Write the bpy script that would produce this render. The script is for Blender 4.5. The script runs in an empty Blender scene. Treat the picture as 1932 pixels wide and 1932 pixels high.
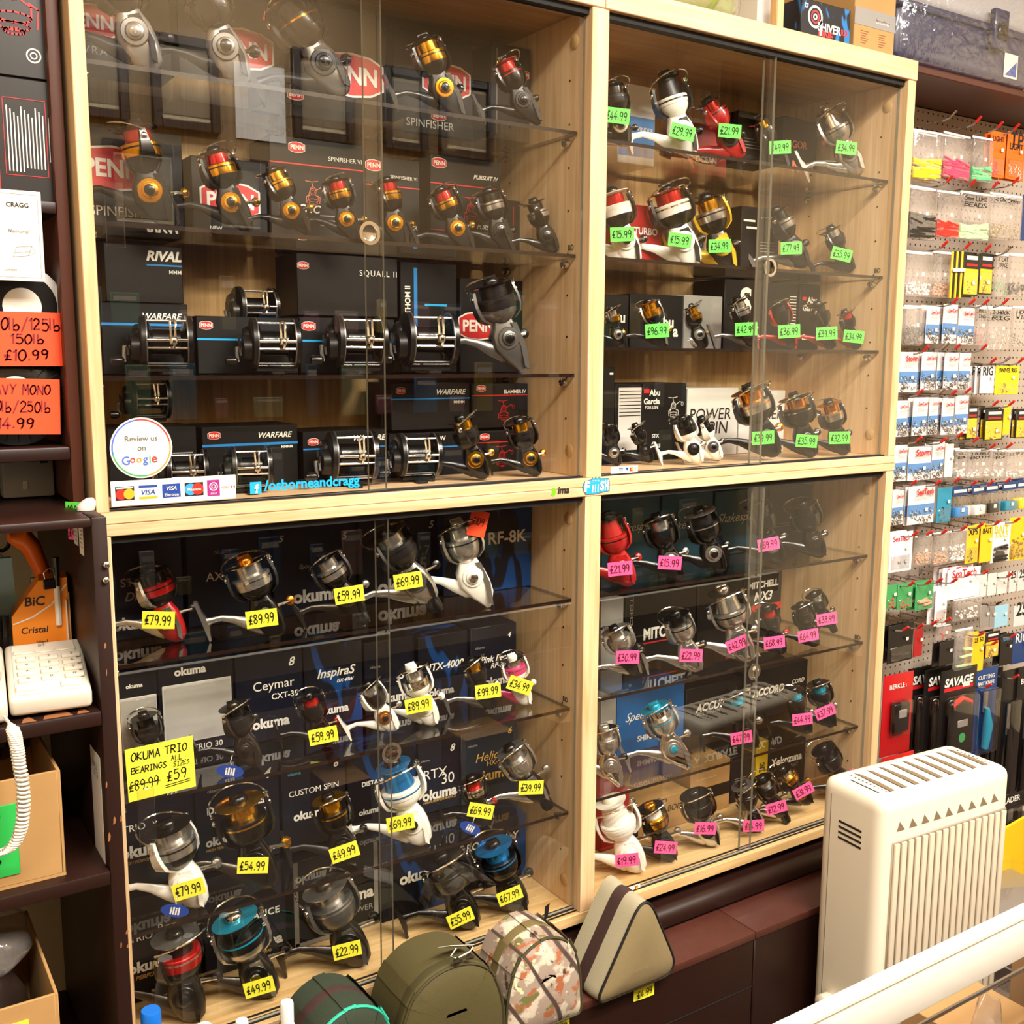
import bpy, bmesh, math, random
from mathutils import Vector, Matrix
random.seed(7)
SC = bpy.context.scene
COL = SC.collection
# ------------------------------------------------------------------ camera
F, YAW, PITCH, ROLL = 1978.95, .5779, .1461, .0047
CAM = Vector((-.3087, -1.4626, .2088))
_cy, _sy, _cp, _sp = math.cos(YAW), math.sin(YAW), math.cos(PITCH), math.sin(PITCH)
FWD = Vector((_sy*_cp, _cy*_cp, -_sp)); _r = Vector((_cy, -_sy, 0)); _u = _r.cross(FWD)
RGT = _r*math.cos(ROLL) + _u*math.sin(ROLL); UPV = -_r*math.sin(ROLL) + _u*math.cos(ROLL)
cd = bpy.data.cameras.new('camera'); co = bpy.data.objects.new('camera', cd); COL.objects.link(co)
cd.sensor_width = 36; cd.lens = 36*F/1932; cd.clip_start = .02
co.matrix_world = Matrix(((RGT.x, UPV.x, -FWD.x, CAM.x), (RGT.y, UPV.y, -FWD.y, CAM.y), (RGT.z, UPV.z, -FWD.z, CAM.z), (0, 0, 0, 1)))
SC.camera = co
# ------------------------------------------------------------------ world, exposure
w = bpy.data.worlds.new('world'); SC.world = w; w.use_nodes = True
w.node_tree.nodes['Background'].inputs[0].default_value = (1, .93, .84, 1)
w.node_tree.nodes['Background'].inputs[1].default_value = .35
vs = SC.view_settings; vs.view_transform = 'Standard'; vs.look = 'None'; vs.gamma = 1; vs.use_curve_mapping = False
vs.exposure = -.28
SC.cycles.transparent_max_bounces = 32; SC.cycles.max_bounces = 10; SC.cycles.caustics_reflective = False; SC.cycles.caustics_refractive = False
FLOOR, CEIL = -1.25, 1.75
LAMPS = [(.8, -1.55, 120), (-.75, -1.95, 75), (2.4, -1.75, 115), (.9, -2.3, 95)]   # fluorescent ceiling fittings (x, y, watts)
for lx, ly, p in LAMPS:
    ld = bpy.data.lights.new('ceiling_lamp_light', 'AREA'); ld.shape = 'RECTANGLE'; ld.size = 1.25; ld.size_y = .28; ld.energy = p; ld.color = (1, .94, .84)
    lo = bpy.data.objects.new('ceiling_lamp_light', ld); COL.objects.link(lo); lo.location = (lx, ly, CEIL-.075)
# ------------------------------------------------------------------ pixel <-> world
def ray(x, y): return (FWD*F + RGT*(x-966) + UPV*(966-y)).normalized()
def at(x, y, X=None, Y=None, Z=None):
    d = ray(x, y)
    t = (X-CAM.x)/d.x if X is not None else (Y-CAM.y)/d.y if Y is not None else (Z-CAM.z)/d.z
    return CAM + d*t
def onplane(x, y, p, n):
    d = ray(x, y); return CAM + d*((p-CAM).dot(n)/d.dot(n))
# ------------------------------------------------------------------ materials
MATS = {}
def lin(h):
    if isinstance(h, str):
        h = h.lstrip('#'); c = [int(h[i:i+2], 16)/255 for i in (0, 2, 4)]
    else: c = h
    return tuple(x/12.92 if x <= .04045 else ((x+.055)/1.055)**2.4 for x in c) + (1,)
def nodes(m): return m.node_tree.nodes, m.node_tree.links, m.node_tree.nodes['Principled BSDF']
def pm(name, col, rough=.5, metal=0, spec=.5, coat=0, alpha=1, bump=0, bscale=200, var=0, vscale=20):
    """plain principled material with optional fine bump and colour mottling"""
    if name in MATS: return MATS[name]
    m = bpy.data.materials.new(name); m.use_nodes = True; N, L, b = nodes(m)
    b.inputs['Base Color'].default_value = lin(col); b.inputs['Roughness'].default_value = rough; b.inputs['Metallic'].default_value = metal
    b.inputs['Specular IOR Level'].default_value = spec; b.inputs['Coat Weight'].default_value = coat
    if alpha < 1: b.inputs['Alpha'].default_value = alpha
    if bump or var: tc = N.new('ShaderNodeTexCoord')
    if bump:
        n = N.new('ShaderNodeTexNoise'); n.inputs['Scale'].default_value = bscale; bp = N.new('ShaderNodeBump'); bp.inputs['Strength'].default_value = bump; bp.inputs['Distance'].default_value = .002
        L.new(tc.outputs['Object'], n.inputs['Vector']); L.new(n.outputs['Fac'], bp.inputs['Height']); L.new(bp.outputs[0], b.inputs['Normal'])
    if var:
        n = N.new('ShaderNodeTexNoise'); n.inputs['Scale'].default_value = vscale; n.inputs['Detail'].default_value = 5
        c = lin(col); mx = N.new('ShaderNodeMix'); mx.data_type = 'RGBA'
        mx.inputs['A'].default_value = tuple(x*(1-var) for x in c[:3])+(1,); mx.inputs['B'].default_value = tuple(min(1, x*(1+var)) for x in c[:3])+(1,)
        L.new(tc.outputs['Object'], n.inputs['Vector']); L.new(n.outputs['Fac'], mx.inputs['Factor']); L.new(mx.outputs['Result'], b.inputs['Base Color'])
    MATS[name] = m; return m
def wood(name, ca, cb, horiz, rough=.45, scale=1.0):
    """light beech laminate: long noise grain plus fine streaks, along Z or along X"""
    m = bpy.data.materials.new(name); m.use_nodes = True; N, L, b = nodes(m)
    tc = N.new('ShaderNodeTexCoord'); mp = N.new('ShaderNodeMapping')
    mp.inputs['Scale'].default_value = (2.2*scale, 34*scale, 34*scale) if horiz else (34*scale, 34*scale, 2.2*scale)
    n1 = N.new('ShaderNodeTexNoise'); n1.inputs['Scale'].default_value = 1.6; n1.inputs['Detail'].default_value = 6; n1.inputs['Distortion'].default_value = .8
    mp2 = N.new('ShaderNodeMapping'); mp2.inputs['Scale'].default_value = (6, 260, 260) if horiz else (260, 260, 6)
    n2 = N.new('ShaderNodeTexNoise'); n2.inputs['Scale'].default_value = 1.0; n2.inputs['Detail'].default_value = 2
    cr = N.new('ShaderNodeValToRGB'); cr.color_ramp.elements[0].position = .3; cr.color_ramp.elements[0].color = lin(ca); cr.color_ramp.elements[1].position = .68; cr.color_ramp.elements[1].color = lin(cb)
    ad = N.new('ShaderNodeMath'); ad.operation = 'MULTIPLY_ADD'; ad.inputs[1].default_value = .35
    L.new(tc.outputs['Object'], mp.inputs[0]); L.new(mp.outputs[0], n1.inputs[0]); L.new(tc.outputs['Object'], mp2.inputs[0]); L.new(mp2.outputs[0], n2.inputs[0])
    sb = N.new('ShaderNodeMath'); sb.operation = 'SUBTRACT'; sb.inputs[1].default_value = .5
    L.new(n2.outputs['Fac'], sb.inputs[0]); L.new(sb.outputs[0], ad.inputs[0]); L.new(n1.outputs['Fac'], ad.inputs[2]); L.new(ad.outputs[0], cr.inputs[0]); L.new(cr.outputs[0], b.inputs['Base Color'])
    b.inputs['Roughness'].default_value = rough
    MATS[name] = m; return m
def thin(name, tint, ior, base=0.0, rough=.0, gl=(1, 1, 1)):
    """thin clear sheet: straight transmission plus Fresnel gloss"""
    m = bpy.data.materials.new(name); m.use_nodes = True; N = m.node_tree.nodes; L = m.node_tree.links; N.clear()
    o = N.new('ShaderNodeOutputMaterial'); t = N.new('ShaderNodeBsdfTransparent'); t.inputs[0].default_value = tint+(1,)
    g = N.new('ShaderNodeBsdfGlossy'); g.inputs['Roughness'].default_value = rough; g.inputs['Color'].default_value = gl+(1,)
    fr = N.new('ShaderNodeFresnel'); fr.inputs[0].default_value = ior; a = N.new('ShaderNodeMath'); a.operation = 'MULTIPLY_ADD'; a.inputs[1].default_value = 1.55; a.inputs[2].default_value = base; a.use_clamp = True
    ge = N.new('ShaderNodeNewGeometry'); iv = N.new('ShaderNodeMath'); iv.operation = 'SUBTRACT'; iv.inputs[0].default_value = 1; L.new(ge.outputs['Backfacing'], iv.inputs[1]); ml = N.new('ShaderNodeMath'); ml.operation = 'MULTIPLY'; L.new(iv.outputs[0], ml.inputs[1])   # both faces' gloss counted once, on the way in
    mx = N.new('ShaderNodeMixShader'); L.new(fr.outputs[0], a.inputs[0]); L.new(a.outputs[0], ml.inputs[0]); L.new(ml.outputs[0], mx.inputs[0]); L.new(t.outputs[0], mx.inputs[1]); L.new(g.outputs[0], mx.inputs[2]); L.new(mx.outputs[0], o.inputs[0])
    MATS[name] = m; return m
def emit(name, col, s):
    m = bpy.data.materials.new(name); m.use_nodes = True; N, L, b = nodes(m); b.inputs['Emission Color'].default_value = lin(col); b.inputs['Emission Strength'].default_value = s; b.inputs['Base Color'].default_value = (0, 0, 0, 1); MATS[name] = m; return m
def bag_film(name, milk=.13):
    m = thin(name, (.96, .95, .95), 1.5, .03, .12); N = m.node_tree.nodes; L = m.node_tree.links
    tc = N.new('ShaderNodeTexCoord'); n = N.new('ShaderNodeTexNoise'); n.inputs['Scale'].default_value = 38; n.inputs['Detail'].default_value = 3; bp = N.new('ShaderNodeBump'); bp.inputs['Strength'].default_value = .7; bp.inputs['Distance'].default_value = .006
    L.new(tc.outputs['Object'], n.inputs[0]); L.new(n.outputs[0], bp.inputs['Height'])
    for x in list(N):
        if x.type == 'BSDF_GLOSSY': L.new(bp.outputs[0], x.inputs['Normal'])
    t = [x for x in N if x.type == 'BSDF_TRANSPARENT'][0]; df = N.new('ShaderNodeBsdfDiffuse'); df.inputs[0].default_value = lin('#e6dcd4'); L.new(bp.outputs[0], df.inputs['Normal'])
    m2 = N.new('ShaderNodeMixShader'); m2.inputs[0].default_value = milk; fin = [x for x in N if x.type == 'MIX_SHADER' and x is not m2][0]; L.new(t.outputs[0], m2.inputs[1]); L.new(df.outputs[0], m2.inputs[2]); L.new(m2.outputs[0], fin.inputs[1])
    return m
wood('beech_v', '#c39560', '#dfba88', False); wood('beech_h', '#cba074', '#e2c197', True); wood('beech_face_v', '#cda372', '#e6c499', False); wood('beech_in', '#b58a56', '#d4ad78', False); wood('beech_floor', '#c0965c', '#dcba86', True)
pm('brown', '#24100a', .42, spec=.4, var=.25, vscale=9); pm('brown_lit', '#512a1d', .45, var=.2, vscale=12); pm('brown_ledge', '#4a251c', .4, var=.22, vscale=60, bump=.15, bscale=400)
pm('chip', '#8f5a34', .7); pm('black_gap', '#0a0504', .8); pm('glass_edge', '#1d0f08', .25); pm('pane_edge', '#8f8b7c', .2, spec=.8)
thin('pane', (.99, .99, .98), 1.5); thin('shelf_glass', (.97, .97, .93), 1.5); thin('clear_plastic', (.95, .95, .95), 1.45, .02, .06); bag_film('bag_film'); bag_film('wrap_clear', .03)
pm('k', '#0c0a09', .26, spec=.5, coat=.2); pm('d', '#292625', .32, .5); pm('m', '#77736f', .3, .75); pm('s', '#c8c4bc', .22, .9); pm('c', '#e6e2da', .1, 1); pm('w', '#efe9dd', .25, coat=.4)
pm('g', '#e0a22c', .18, .95); pm('r', '#c3201c', .22, .55, coat=.3); pm('R', '#a31616', .3, coat=.4); pm('b', '#2f8fd8', .2, .7); pm('t', '#23b0d6', .2, .6); pm('o', '#e08a2a', .2, .9); pm('p', '#e2447c', .25, .3); pm('y', '#e0b020', .3, .3); pm('n', '#4a433c', .25, .8); pm('v', '#8f8a85', .28, .5)
pm('wire', '#d8d4cc', .15, 1); pm('chrome', '#d9d5cf', .12, 1)
pm('ink', '#14100c', .6); pm('ink_red', '#7d1020', .6); pm('white_print', '#eae4da', .5); pm('grey_print', '#8b8681', .5); pm('grey_dark', '#6a6663', .5); pm('gold_print', '#c79a4a', .4); pm('red_print', '#c81e22', .45); pm('blue_print', '#1b78c0', .45); pm('cyan_print', '#1aa3e0', .45); pm('salmon_print', '#e07a5a', .5); pm('teal_print', '#54b4c8', .5)
pm('tag_y', '#f4ee3c', .6); pm('tag_g', '#67ec52', .6); pm('tag_p', '#ff5fa2', .6); pm('tag_o', '#fb4d1e', .6); pm('paper', '#e6dfd2', .7); pm('paper_grey', '#c9c4be', .7)
pm('cardboard', '#ad8450', .8, var=.12, vscale=14); pm('card_tan', '#b58a55', .8, var=.1)
def splash(name, base, blot, scale, lo=.5):
    m = pm(name, base, .45, spec=.3); N, L, b = nodes(m); tc = N.new('ShaderNodeTexCoord'); mp = N.new('ShaderNodeMapping'); mp.inputs['Rotation'].default_value = (0, .6, 0); mp.inputs['Scale'].default_value = (1, 1, .38)
    n = N.new('ShaderNodeTexNoise'); n.inputs['Scale'].default_value = scale; n.inputs['Detail'].default_value = 1.5; n.inputs['Distortion'].default_value = 1.2
    cr = N.new('ShaderNodeValToRGB'); cr.color_ramp.elements[0].position = lo; cr.color_ramp.elements[0].color = lin(base); cr.color_ramp.elements[1].position = lo+.04; cr.color_ramp.elements[1].color = lin(blot)
    L.new(tc.outputs['Object'], mp.inputs[0]); L.new(mp.outputs[0], n.inputs[0]); L.new(n.outputs['Fac'], cr.inputs[0]); L.new(cr.outputs[0], b.inputs['Base Color']); return m
splash('box_navy_splash', '#070b18', '#0b3b74', 16)
pm('box_black', '#0a0706', .5, spec=.3); pm('box_navy', '#060b1c', .45, spec=.3, var=.3, vscale=10); pm('box_blue', '#0f5a9c', .35); pm('box_teal', '#1d5a70', .4, var=.35, vscale=14); pm('box_grey', '#8f8b86', .5, var=.2, vscale=20); pm('box_white', '#d9d5d0', .5); pm('box_slate', '#1a2430', .4); pm('box_red', '#a31318', .4); pm('box_dkgrey', '#171210', .5, spec=.3); pm('box_yellow', '#d9b51a', .45)
# ------------------------------------------------------------------ mesh helpers
class MB:
    def __init__(s): s.v = []; s.f = []; s.mi = []
    def add(s, vs, fs, mi=0):
        o = len(s.v); s.v += [tuple(p) for p in vs]; s.f += [tuple(i+o for i in f) for f in fs]; s.mi += [mi]*len(fs); return s
    def box(s, x0, x1, y0, y1, z0, z1, mi=0, M=None):
        vs = [Vector((x, y, z)) for z in (z0, z1) for y in (y0, y1) for x in (x0, x1)]
        if M: vs = [M @ p for p in vs]
        return s.add(vs, [(0, 2, 3, 1), (4, 5, 7, 6), (0, 1, 5, 4), (1, 3, 7, 5), (3, 2, 6, 7), (2, 0, 4, 6)], mi)
    def cbox(s, x0, x1, y0, y1, z0, z1, c=.004, seg=2, mi=0, M=None):
        bm = bmesh.new(); bmesh.ops.create_cube(bm, size=1)
        for v in bm.verts: v.co = Vector(((x0+x1)/2+v.co.x*(x1-x0), (y0+y1)/2+v.co.y*(y1-y0), (z0+z1)/2+v.co.z*(z1-z0)))
        bmesh.ops.bevel(bm, geom=bm.edges[:], offset=c, segments=seg, profile=.5, affect='EDGES')
        bm.verts.index_update(); vs = [M @ v.co if M else v.co.copy() for v in bm.verts]; fs = [[v.index for v in f.verts] for f in bm.faces]; bm.free(); return s.add(vs, fs, mi)
    def lathe(s, prof, axis='z', n=20, c=(0, 0, 0), mi=0, a0=0, M=None):
        """prof: (radius, height) pairs turned about an axis through c"""
        vs = []
        for r, h in prof:
            for k in range(n):
                a = a0+2*math.pi*k/n; x, y = r*math.cos(a), r*math.sin(a)
                p = (x, y, h) if axis == 'z' else (y, h, x) if axis == 'y' else (h, x, y)
                p = Vector((p[0]+c[0], p[1]+c[1], p[2]+c[2])); vs.append(M @ p if M else p)
        fs = []
        for i in range(len(prof)-1):
            for k in range(n): fs.append((i*n+k, i*n+(k+1) % n, (i+1)*n+(k+1) % n, (i+1)*n+k))
        fs.append(tuple(reversed(range(n)))); fs.append(tuple(range((len(prof)-1)*n, len(prof)*n))); return s.add(vs, fs, mi)
    def tube(s, pts, rad, n=8, mi=0, flat=1.0, up=Vector((0, 1, 0))):
        """swept tube; rad a number or one per point; flat squeezes it along up"""
        pts = [Vector(p) for p in pts]; rs = rad if isinstance(rad, (list, tuple)) else [rad]*len(pts); vs = []
        for i, p in enumerate(pts):
            t = (pts[min(i+1, len(pts)-1)]-pts[max(i-1, 0)]).normalized(); a = up-t*up.dot(t)
            if a.length < 1e-4: a = t.orthogonal()
            a.normalize(); b = t.cross(a)
            for k in range(n): g = 2*math.pi*k/n; vs.append(p+a*(math.cos(g)*rs[i]*flat)+b*(math.sin(g)*rs[i]))
        fs = [(i*n+k, i*n+(k+1) % n, (i+1)*n+(k+1) % n, (i+1)*n+k) for i in range(len(pts)-1) for k in range(n)]
        fs.append(tuple(reversed(range(n)))); fs.append(tuple(range((len(pts)-1)*n, len(pts)*n))); return s.add(vs, fs, mi)
    def loft(s, secs, n=16, ex=2.4, mi=0):
        """secs: (z, cx, cy, hx, hy) superellipse sections stacked along z"""
        vs = []
        for z, cx, cy, hx, hy in secs:
            for k in range(n):
                a = 2*math.pi*k/n; ca, sa = math.cos(a), math.sin(a)
                vs.append((cx+hx*math.copysign(abs(ca)**(2/ex), ca), cy+hy*math.copysign(abs(sa)**(2/ex), sa), z))
        fs = [(i*n+k, i*n+(k+1) % n, (i+1)*n+(k+1) % n, (i+1)*n+k) for i in range(len(secs)-1) for k in range(n)]
        fs.append(tuple(reversed(range(n)))); fs.append(tuple(range((len(secs)-1)*n, len(secs)*n))); return s.add(vs, fs, mi)
    def prism(s, poly, y0, y1, mi=0, M=None):
        """polygon of (x, z) extruded along y"""
        n = len(poly); vs = [Vector((x, y0, z)) for x, z in poly]+[Vector((x, y1, z)) for x, z in poly]
        if M: vs = [M @ p for p in vs]
        ar = sum(poly[i][0]*poly[(i+1) % n][1]-poly[(i+1) % n][0]*poly[i][1] for i in range(n))
        fs = [tuple(range(n)), tuple(reversed(range(n, 2*n)))]+[(i, i+n, (i+1) % n+n, (i+1) % n) for i in range(n)]
        if ar < 0: fs = [tuple(reversed(f)) for f in fs]
        return s.add(vs, fs, mi)
    def flat(s, poly, y=0, mi=0):
        n = len(poly); ar = sum(poly[i][0]*poly[(i+1) % n][1]-poly[(i+1) % n][0]*poly[i][1] for i in range(n))
        return s.add([(x, y, z) for x, z in poly], [tuple(range(n)) if ar > 0 else tuple(reversed(range(n)))], mi)
    def rect(s, x0, x1, z0, z1, y=0, mi=0): return s.flat([(x0, z0), (x1, z0), (x1, z1), (x0, z1)], y, mi)
    def ell(s, cx, cz, rx, rz=None, y=0, mi=0, n=24, r0=None):
        rz = rz or rx
        if r0 is None: return s.flat([(cx+rx*math.cos(2*math.pi*k/n), cz+rz*math.sin(2*math.pi*k/n)) for k in range(n)], y, mi)
        for k in range(n):
            a, b = 2*math.pi*k/n, 2*math.pi*(k+1)/n
            s.flat([(cx+r0*math.cos(a), cz+r0*math.sin(a)), (cx+rx*math.cos(a), cz+rz*math.sin(a)), (cx+rx*math.cos(b), cz+rz*math.sin(b)), (cx+r0*math.cos(b), cz+r0*math.sin(b))], y, mi)
        return s
    def stroke(s, pts, wd, y=0, mi=0):
        for (ax, az), (bx, bz) in zip(pts, pts[1:]):
            dx, dz = bx-ax, bz-az; l = math.hypot(dx, dz)
            if l < 1e-9: continue
            ex, ez = dx/l*wd*.35, dz/l*wd*.35; nx, nz = -dz/l*wd/2, dx/l*wd/2
            s.flat([(ax-ex-nx, az-ez-nz), (bx+ex-nx, bz+ez-nz), (bx+ex+nx, bz+ez+nz), (ax-ex+nx, az-ez+nz)], y, mi)
        return s
    def mesh(s, name, mats=None, smooth=40):
        me = bpy.data.meshes.new(name); me.from_pydata(s.v, [], s.f)
        if mats:
            for m in mats: me.materials.append(MATS[m] if isinstance(m, str) else m)
        if max(s.mi, default=0) > 0: me.polygons.foreach_set('material_index', s.mi)
        if smooth:
            me.polygons.foreach_set('use_smooth', [True]*len(me.polygons)); me.set_sharp_from_angle(angle=math.radians(smooth))
        me.update(); return me
    def build(s, name, mats, parent=None, smooth=40, **kw): return ob(name, s.mesh(name, mats if isinstance(mats, (list, tuple)) else [mats], smooth), None, parent, **kw)
def ob(name, me, mat=None, parent=None, loc=None, label=None, cat=None, group=None, kind=None, M=None):
    o = bpy.data.objects.new(name, me); COL.objects.link(o)
    if mat is not None:
        if not len(me.materials): me.materials.append(None)
        o.material_slots[0].link = 'OBJECT'; o.material_slots[0].material = MATS[mat] if isinstance(mat, str) else mat
    if parent: o.parent = parent
    if M is not None: o.matrix_local = M
    if loc is not None: o.location = loc
    return tag(o, label, cat, group, kind)
def tag(o, label=None, cat=None, group=None, kind=None):
    if label: o['label'] = ' '.join(label.split()[:16])
    if cat: o['category'] = cat
    if group: o['group'] = group
    if kind: o['kind'] = kind
    return o
def empty(name, loc=(0, 0, 0), rz=0, label=None, cat=None, group=None):
    o = bpy.data.objects.new(name, None); COL.objects.link(o); o.empty_display_size = .02; o.location = loc; o.rotation_euler.z = rz; return tag(o, label, cat, group)
def struct(name, mb, mats, **k): return mb.build(name, mats, kind='structure', **k)
# ------------------------------------------------------------------ lettering
TX = {}
def tmesh(s, bold=0.0, shear=0.0, space=1.0):
    """printed lettering as a flat mesh facing -Y, unit cap size, centred"""
    key = (s, bold, shear, space)
    if key in TX: return TX[key]
    cu = bpy.data.curves.new('lettering', 'FONT'); cu.body = s; cu.size = 1; cu.offset = bold; cu.shear = shear; cu.space_character = space; cu.resolution_u = 3; cu.align_x = 'CENTER'; cu.align_y = 'CENTER'; cu.fill_mode = 'FRONT'
    o = bpy.data.objects.new('lettering', cu); COL.objects.link(o); me = bpy.data.meshes.new_from_object(o.evaluated_get(bpy.context.evaluated_depsgraph_get())); bpy.data.objects.remove(o)
    me.transform(Matrix.Rotation(math.pi/2, 4, 'X'))
    if len(me.vertices):
        xs = [v.co.x for v in me.vertices]; zs = [v.co.z for v in me.vertices]; cx, cz = (min(xs)+max(xs))/2, (min(zs)+max(zs))/2
        me.transform(Matrix.Translation((-cx, 0, -cz))); dims = (max(xs)-min(xs), max(zs)-min(zs))
    else: dims = (1, 1)
    me.materials.clear(); TX[key] = (me, dims); return TX[key]
def text(parent, s, x, z, w, mat='white_print', y=-.0006, bold=.01, shear=0, space=1.0, h=None, rot=0, name='lettering', M=None):
    """lettering of width w (height h) centred at local (x, z) on a face looking to -Y"""
    me, (dw, dh) = tmesh(s, bold, shear, space); sx = w/dw; sz = h/dh if h else sx
    L = Matrix.Translation((x, y, z)) @ Matrix.Rotation(-math.radians(rot), 4, 'Y') @ Matrix.Diagonal((sx, 1, sz, 1))
    return ob(name, me, mat, parent, M=(M @ L) if M else L)
GL = {'0': '~3,10 1,8 0,5 1,1 3,0 5,2 6,5 5,9 3,10', '1': '1,8 3,10 3,0', '2': '~0,8 2,10 5,9 5,6 2,3 0,0|0,0 6,0', '3': '~0,9 3,10 5,8 3,5.5 2,5.3|~2,5.3 5,5 6,2 3,0 0,1', '4': '4,10 0,3 6,3|4,6 4,0', '5': '5,10 1,10 0.6,6|~0.6,6 4,6.5 6,3.5 4,0 0,0.6', '6': '~5,10 2,8 0,3 2,0 5,0.5 6,3 4,5.4 1,4', '7': '0,10 6,10 2,0', '8': '~3,10 0.5,8 3,5.3 5.8,2.5 3,0 0.3,2.5 3,5.3 5.5,8 3,10', '9': '~5.5,8 3,10 0.5,8 1.5,5 4.5,5.5 5.5,8 5,3 3.6,0', '.': '1,0 1.3,0.8', '£': '~5.5,9 4,10 2.4,8.5 2.4,3 1,0 3,0.8 6,0.3|0,5.2 4.6,5.2|0,3.6 4.6,3.6', '/': '0,-1.5 5,11', ' ': '',
 'A': '0,0 3,10 6,0|1,4 5,4', 'B': '0,0 0,10|~0,10 5,9 4.6,6 0,5.3|~0,5.3 6,4.6 5.4,0.8 0,0', 'C': '~6,8.6 3,10 0,6 0.6,1.5 3.4,0 6,1.4', 'D': '0,0 0,10|~0,10 5,8.6 6,4 4,0.6 0,0', 'E': '6,10 0,10 0,0 6,0|0,5 4.6,5', 'G': '~6,8.6 3,10 0,6 0.6,1.5 3.4,0 6,1.6|6,1.6 6,4.6 3.6,4.6', 'I': '3,0 3,10|1,10 5,10|1,0 5,0', 'J': '5,10 5,3|~5,3 4,0 1,0.6', 'K': '0,0 0,10|5.6,10 0,4.6 6,0', 'L': '0.6,10 0.6,0 6,0', 'M': '0,0 0.6,10 3,4 5.4,10 6,0', 'N': '0,0 0,10 6,0 6,10', 'O': '~3,10 1,8 0,5 1,1 3,0 5,2 6,5 5,9 3,10', 'P': '0,0 0,10|~0,10 5,9.4 5,5.6 0,5', 'R': '0,0 0,10|~0,10 5,9.4 5,5.6 0,5.2|2,5 6,0', 'S': '~5.6,9 3,10 0.6,8 3,5.4 5.6,2.6 3,0 0,1', 'T': '0,10 6,10|3,10 3,0', 'U': '0,10 0,3|~0,3 1,0.4 3,0 5,0.6 6,3|6,3 6,10', 'V': '0,10 3,0 6,10', 'Y': '0,10 3,5 6,10|3,5 2,0', 'Z': '0,10 6,10 0,0 6,0|1,5 5,5', 'W': '0,10 1.6,0 3,6 4.4,0 6,10', 'l': '1.5,10 1.5,0', 'b': '0,10 0,0|~0,3 2.6,5 5,3 3.6,0.2 0,0.3', 'F': '0,0 0,10 6,10|0,5 4.4,5', 'H': '0,0 0,10|6,0 6,10|0,5 6,5', 'x': '0,6 5,0|0,0 5,6', '-': '0.5,5 5,5', 'X': '0,10 6,0|0,0 6,10', 'm': '0,0 0,5.6|~0,4 2,5.8 3,4|3,4 3,0|~3,4 5,5.8 6,4|6,4 6,0'}
def _cat(p):
    out = []
    for i in range(len(p)-1):
        a, b, c, d = p[max(i-1, 0)], p[i], p[i+1], p[min(i+2, len(p)-1)]
        for k in range(4):
            t = k/4; out.append(tuple(.5*((2*b[j])+(-a[j]+c[j])*t+(2*a[j]-5*b[j]+4*c[j]-d[j])*t*t+(-a[j]+3*b[j]-3*c[j]+d[j])*t**3) for j in (0, 1)))
    return out+[p[-1]]
PEN = {}
def pen_mesh(lines, wd=.14):
    """hand-written lines of felt-pen strokes; unit letter height, centred, facing -Y"""
    key = (lines, wd)
    if key in PEN: return PEN[key]
    mb = MB(); rnd = random.Random(sum(map(ord, lines)))
    rows = lines.split('\n'); W = 0
    for r, row in enumerate(rows):
        tot = sum(.34 if c in '.l1' else .5 if c == ' ' else .72 for c in row); x = -tot/2; W = max(W, tot)
        for c in row:
            jit = rnd.uniform(-.06, .06); sl = rnd.uniform(0, .1); sc = rnd.uniform(.92, 1.06)
            for st in GL.get(c, '').split('|'):
                if not st: continue
                sm = st[0] == '~'; p = [tuple(map(float, q.split(','))) for q in st.lstrip('~').split()]
                if sm: p = _cat(p)
                mb.stroke([(x+(a/10*.92+b/10*sl)*sc-(.14 if c in '1l' else 0), (b/10-.5)*sc+jit+((len(rows)-1)/2-r)*1.5) for a, b in p], wd)
            x += .34 if c in '.l1' else .5 if c == ' ' else .72
    me = mb.mesh('price_lettering', smooth=0); PEN[key] = (me, W, 1+(len(rows)-1)*1.5); return PEN[key]
def pen(parent, lines, x, z, w, mat='ink', y=-.0007, wd=.14, h=None, rot=0, name='price_lettering', M=None):
    me, W, H = pen_mesh(lines, wd); sx = w/W; sz = h/H if h else sx
    L = Matrix.Translation((x, y, z)) @ Matrix.Rotation(-math.radians(rot), 4, 'Y') @ Matrix.Diagonal((sx, 1, sz, 1))
    return ob(name, me, mat, parent, M=(M @ L) if M else L)
# ================================================================== the room
XL, XR, YB, YF = -1.7, 3.9, .345, -2.6
pm('wall_tan', '#7c6546', .85, var=.06, vscale=3); pm('wall_cream', '#d8c6a6', .8, var=.06, vscale=3); pm('ceil_white', '#e8e2d6', .8); pm('carpet', '#4a3a30', .95, var=.3, vscale=90)
struct('floor', MB().box(XL, XR, YF, YB, FLOOR-.05, FLOOR), 'carpet')
struct('ceiling', MB().box(XL, XR, YF, YB, CEIL, CEIL+.05), 'ceil_white')
struct('wall_left', MB().box(XL-.05, XL, YF, YB, FLOOR, CEIL), 'wall_cream')
struct('wall_right', MB().box(XR, XR+.05, YF, YB, FLOOR, CEIL), 'wall_cream')
struct('wall_front', MB().box(XL, XR, YF-.05, YF, FLOOR, CEIL), 'wall_tan')
struct('wall_back', MB().box(XL, XR, YB, YB+.05, FLOOR, CEIL), 'wall_cream')
emit('tube_glow', '#fff1dc', 3.0)
for i, (lx, ly, p) in enumerate(LAMPS):
    r = empty('ceiling_lamp', (lx, ly, CEIL), 0, 'white fluorescent ceiling fitting with bright diffuser over the shop aisle', 'lamp', 'fluorescent ceiling fittings')
    MB().cbox(-.66, .66, -.16, .16, -.05, 0, .008).build('lamp_body', 'ceil_white', r)
    MB().cbox(-.64, .64, -.14, .14, -.066, -.05, .006).build('diffuser', 'tube_glow', r)
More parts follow.
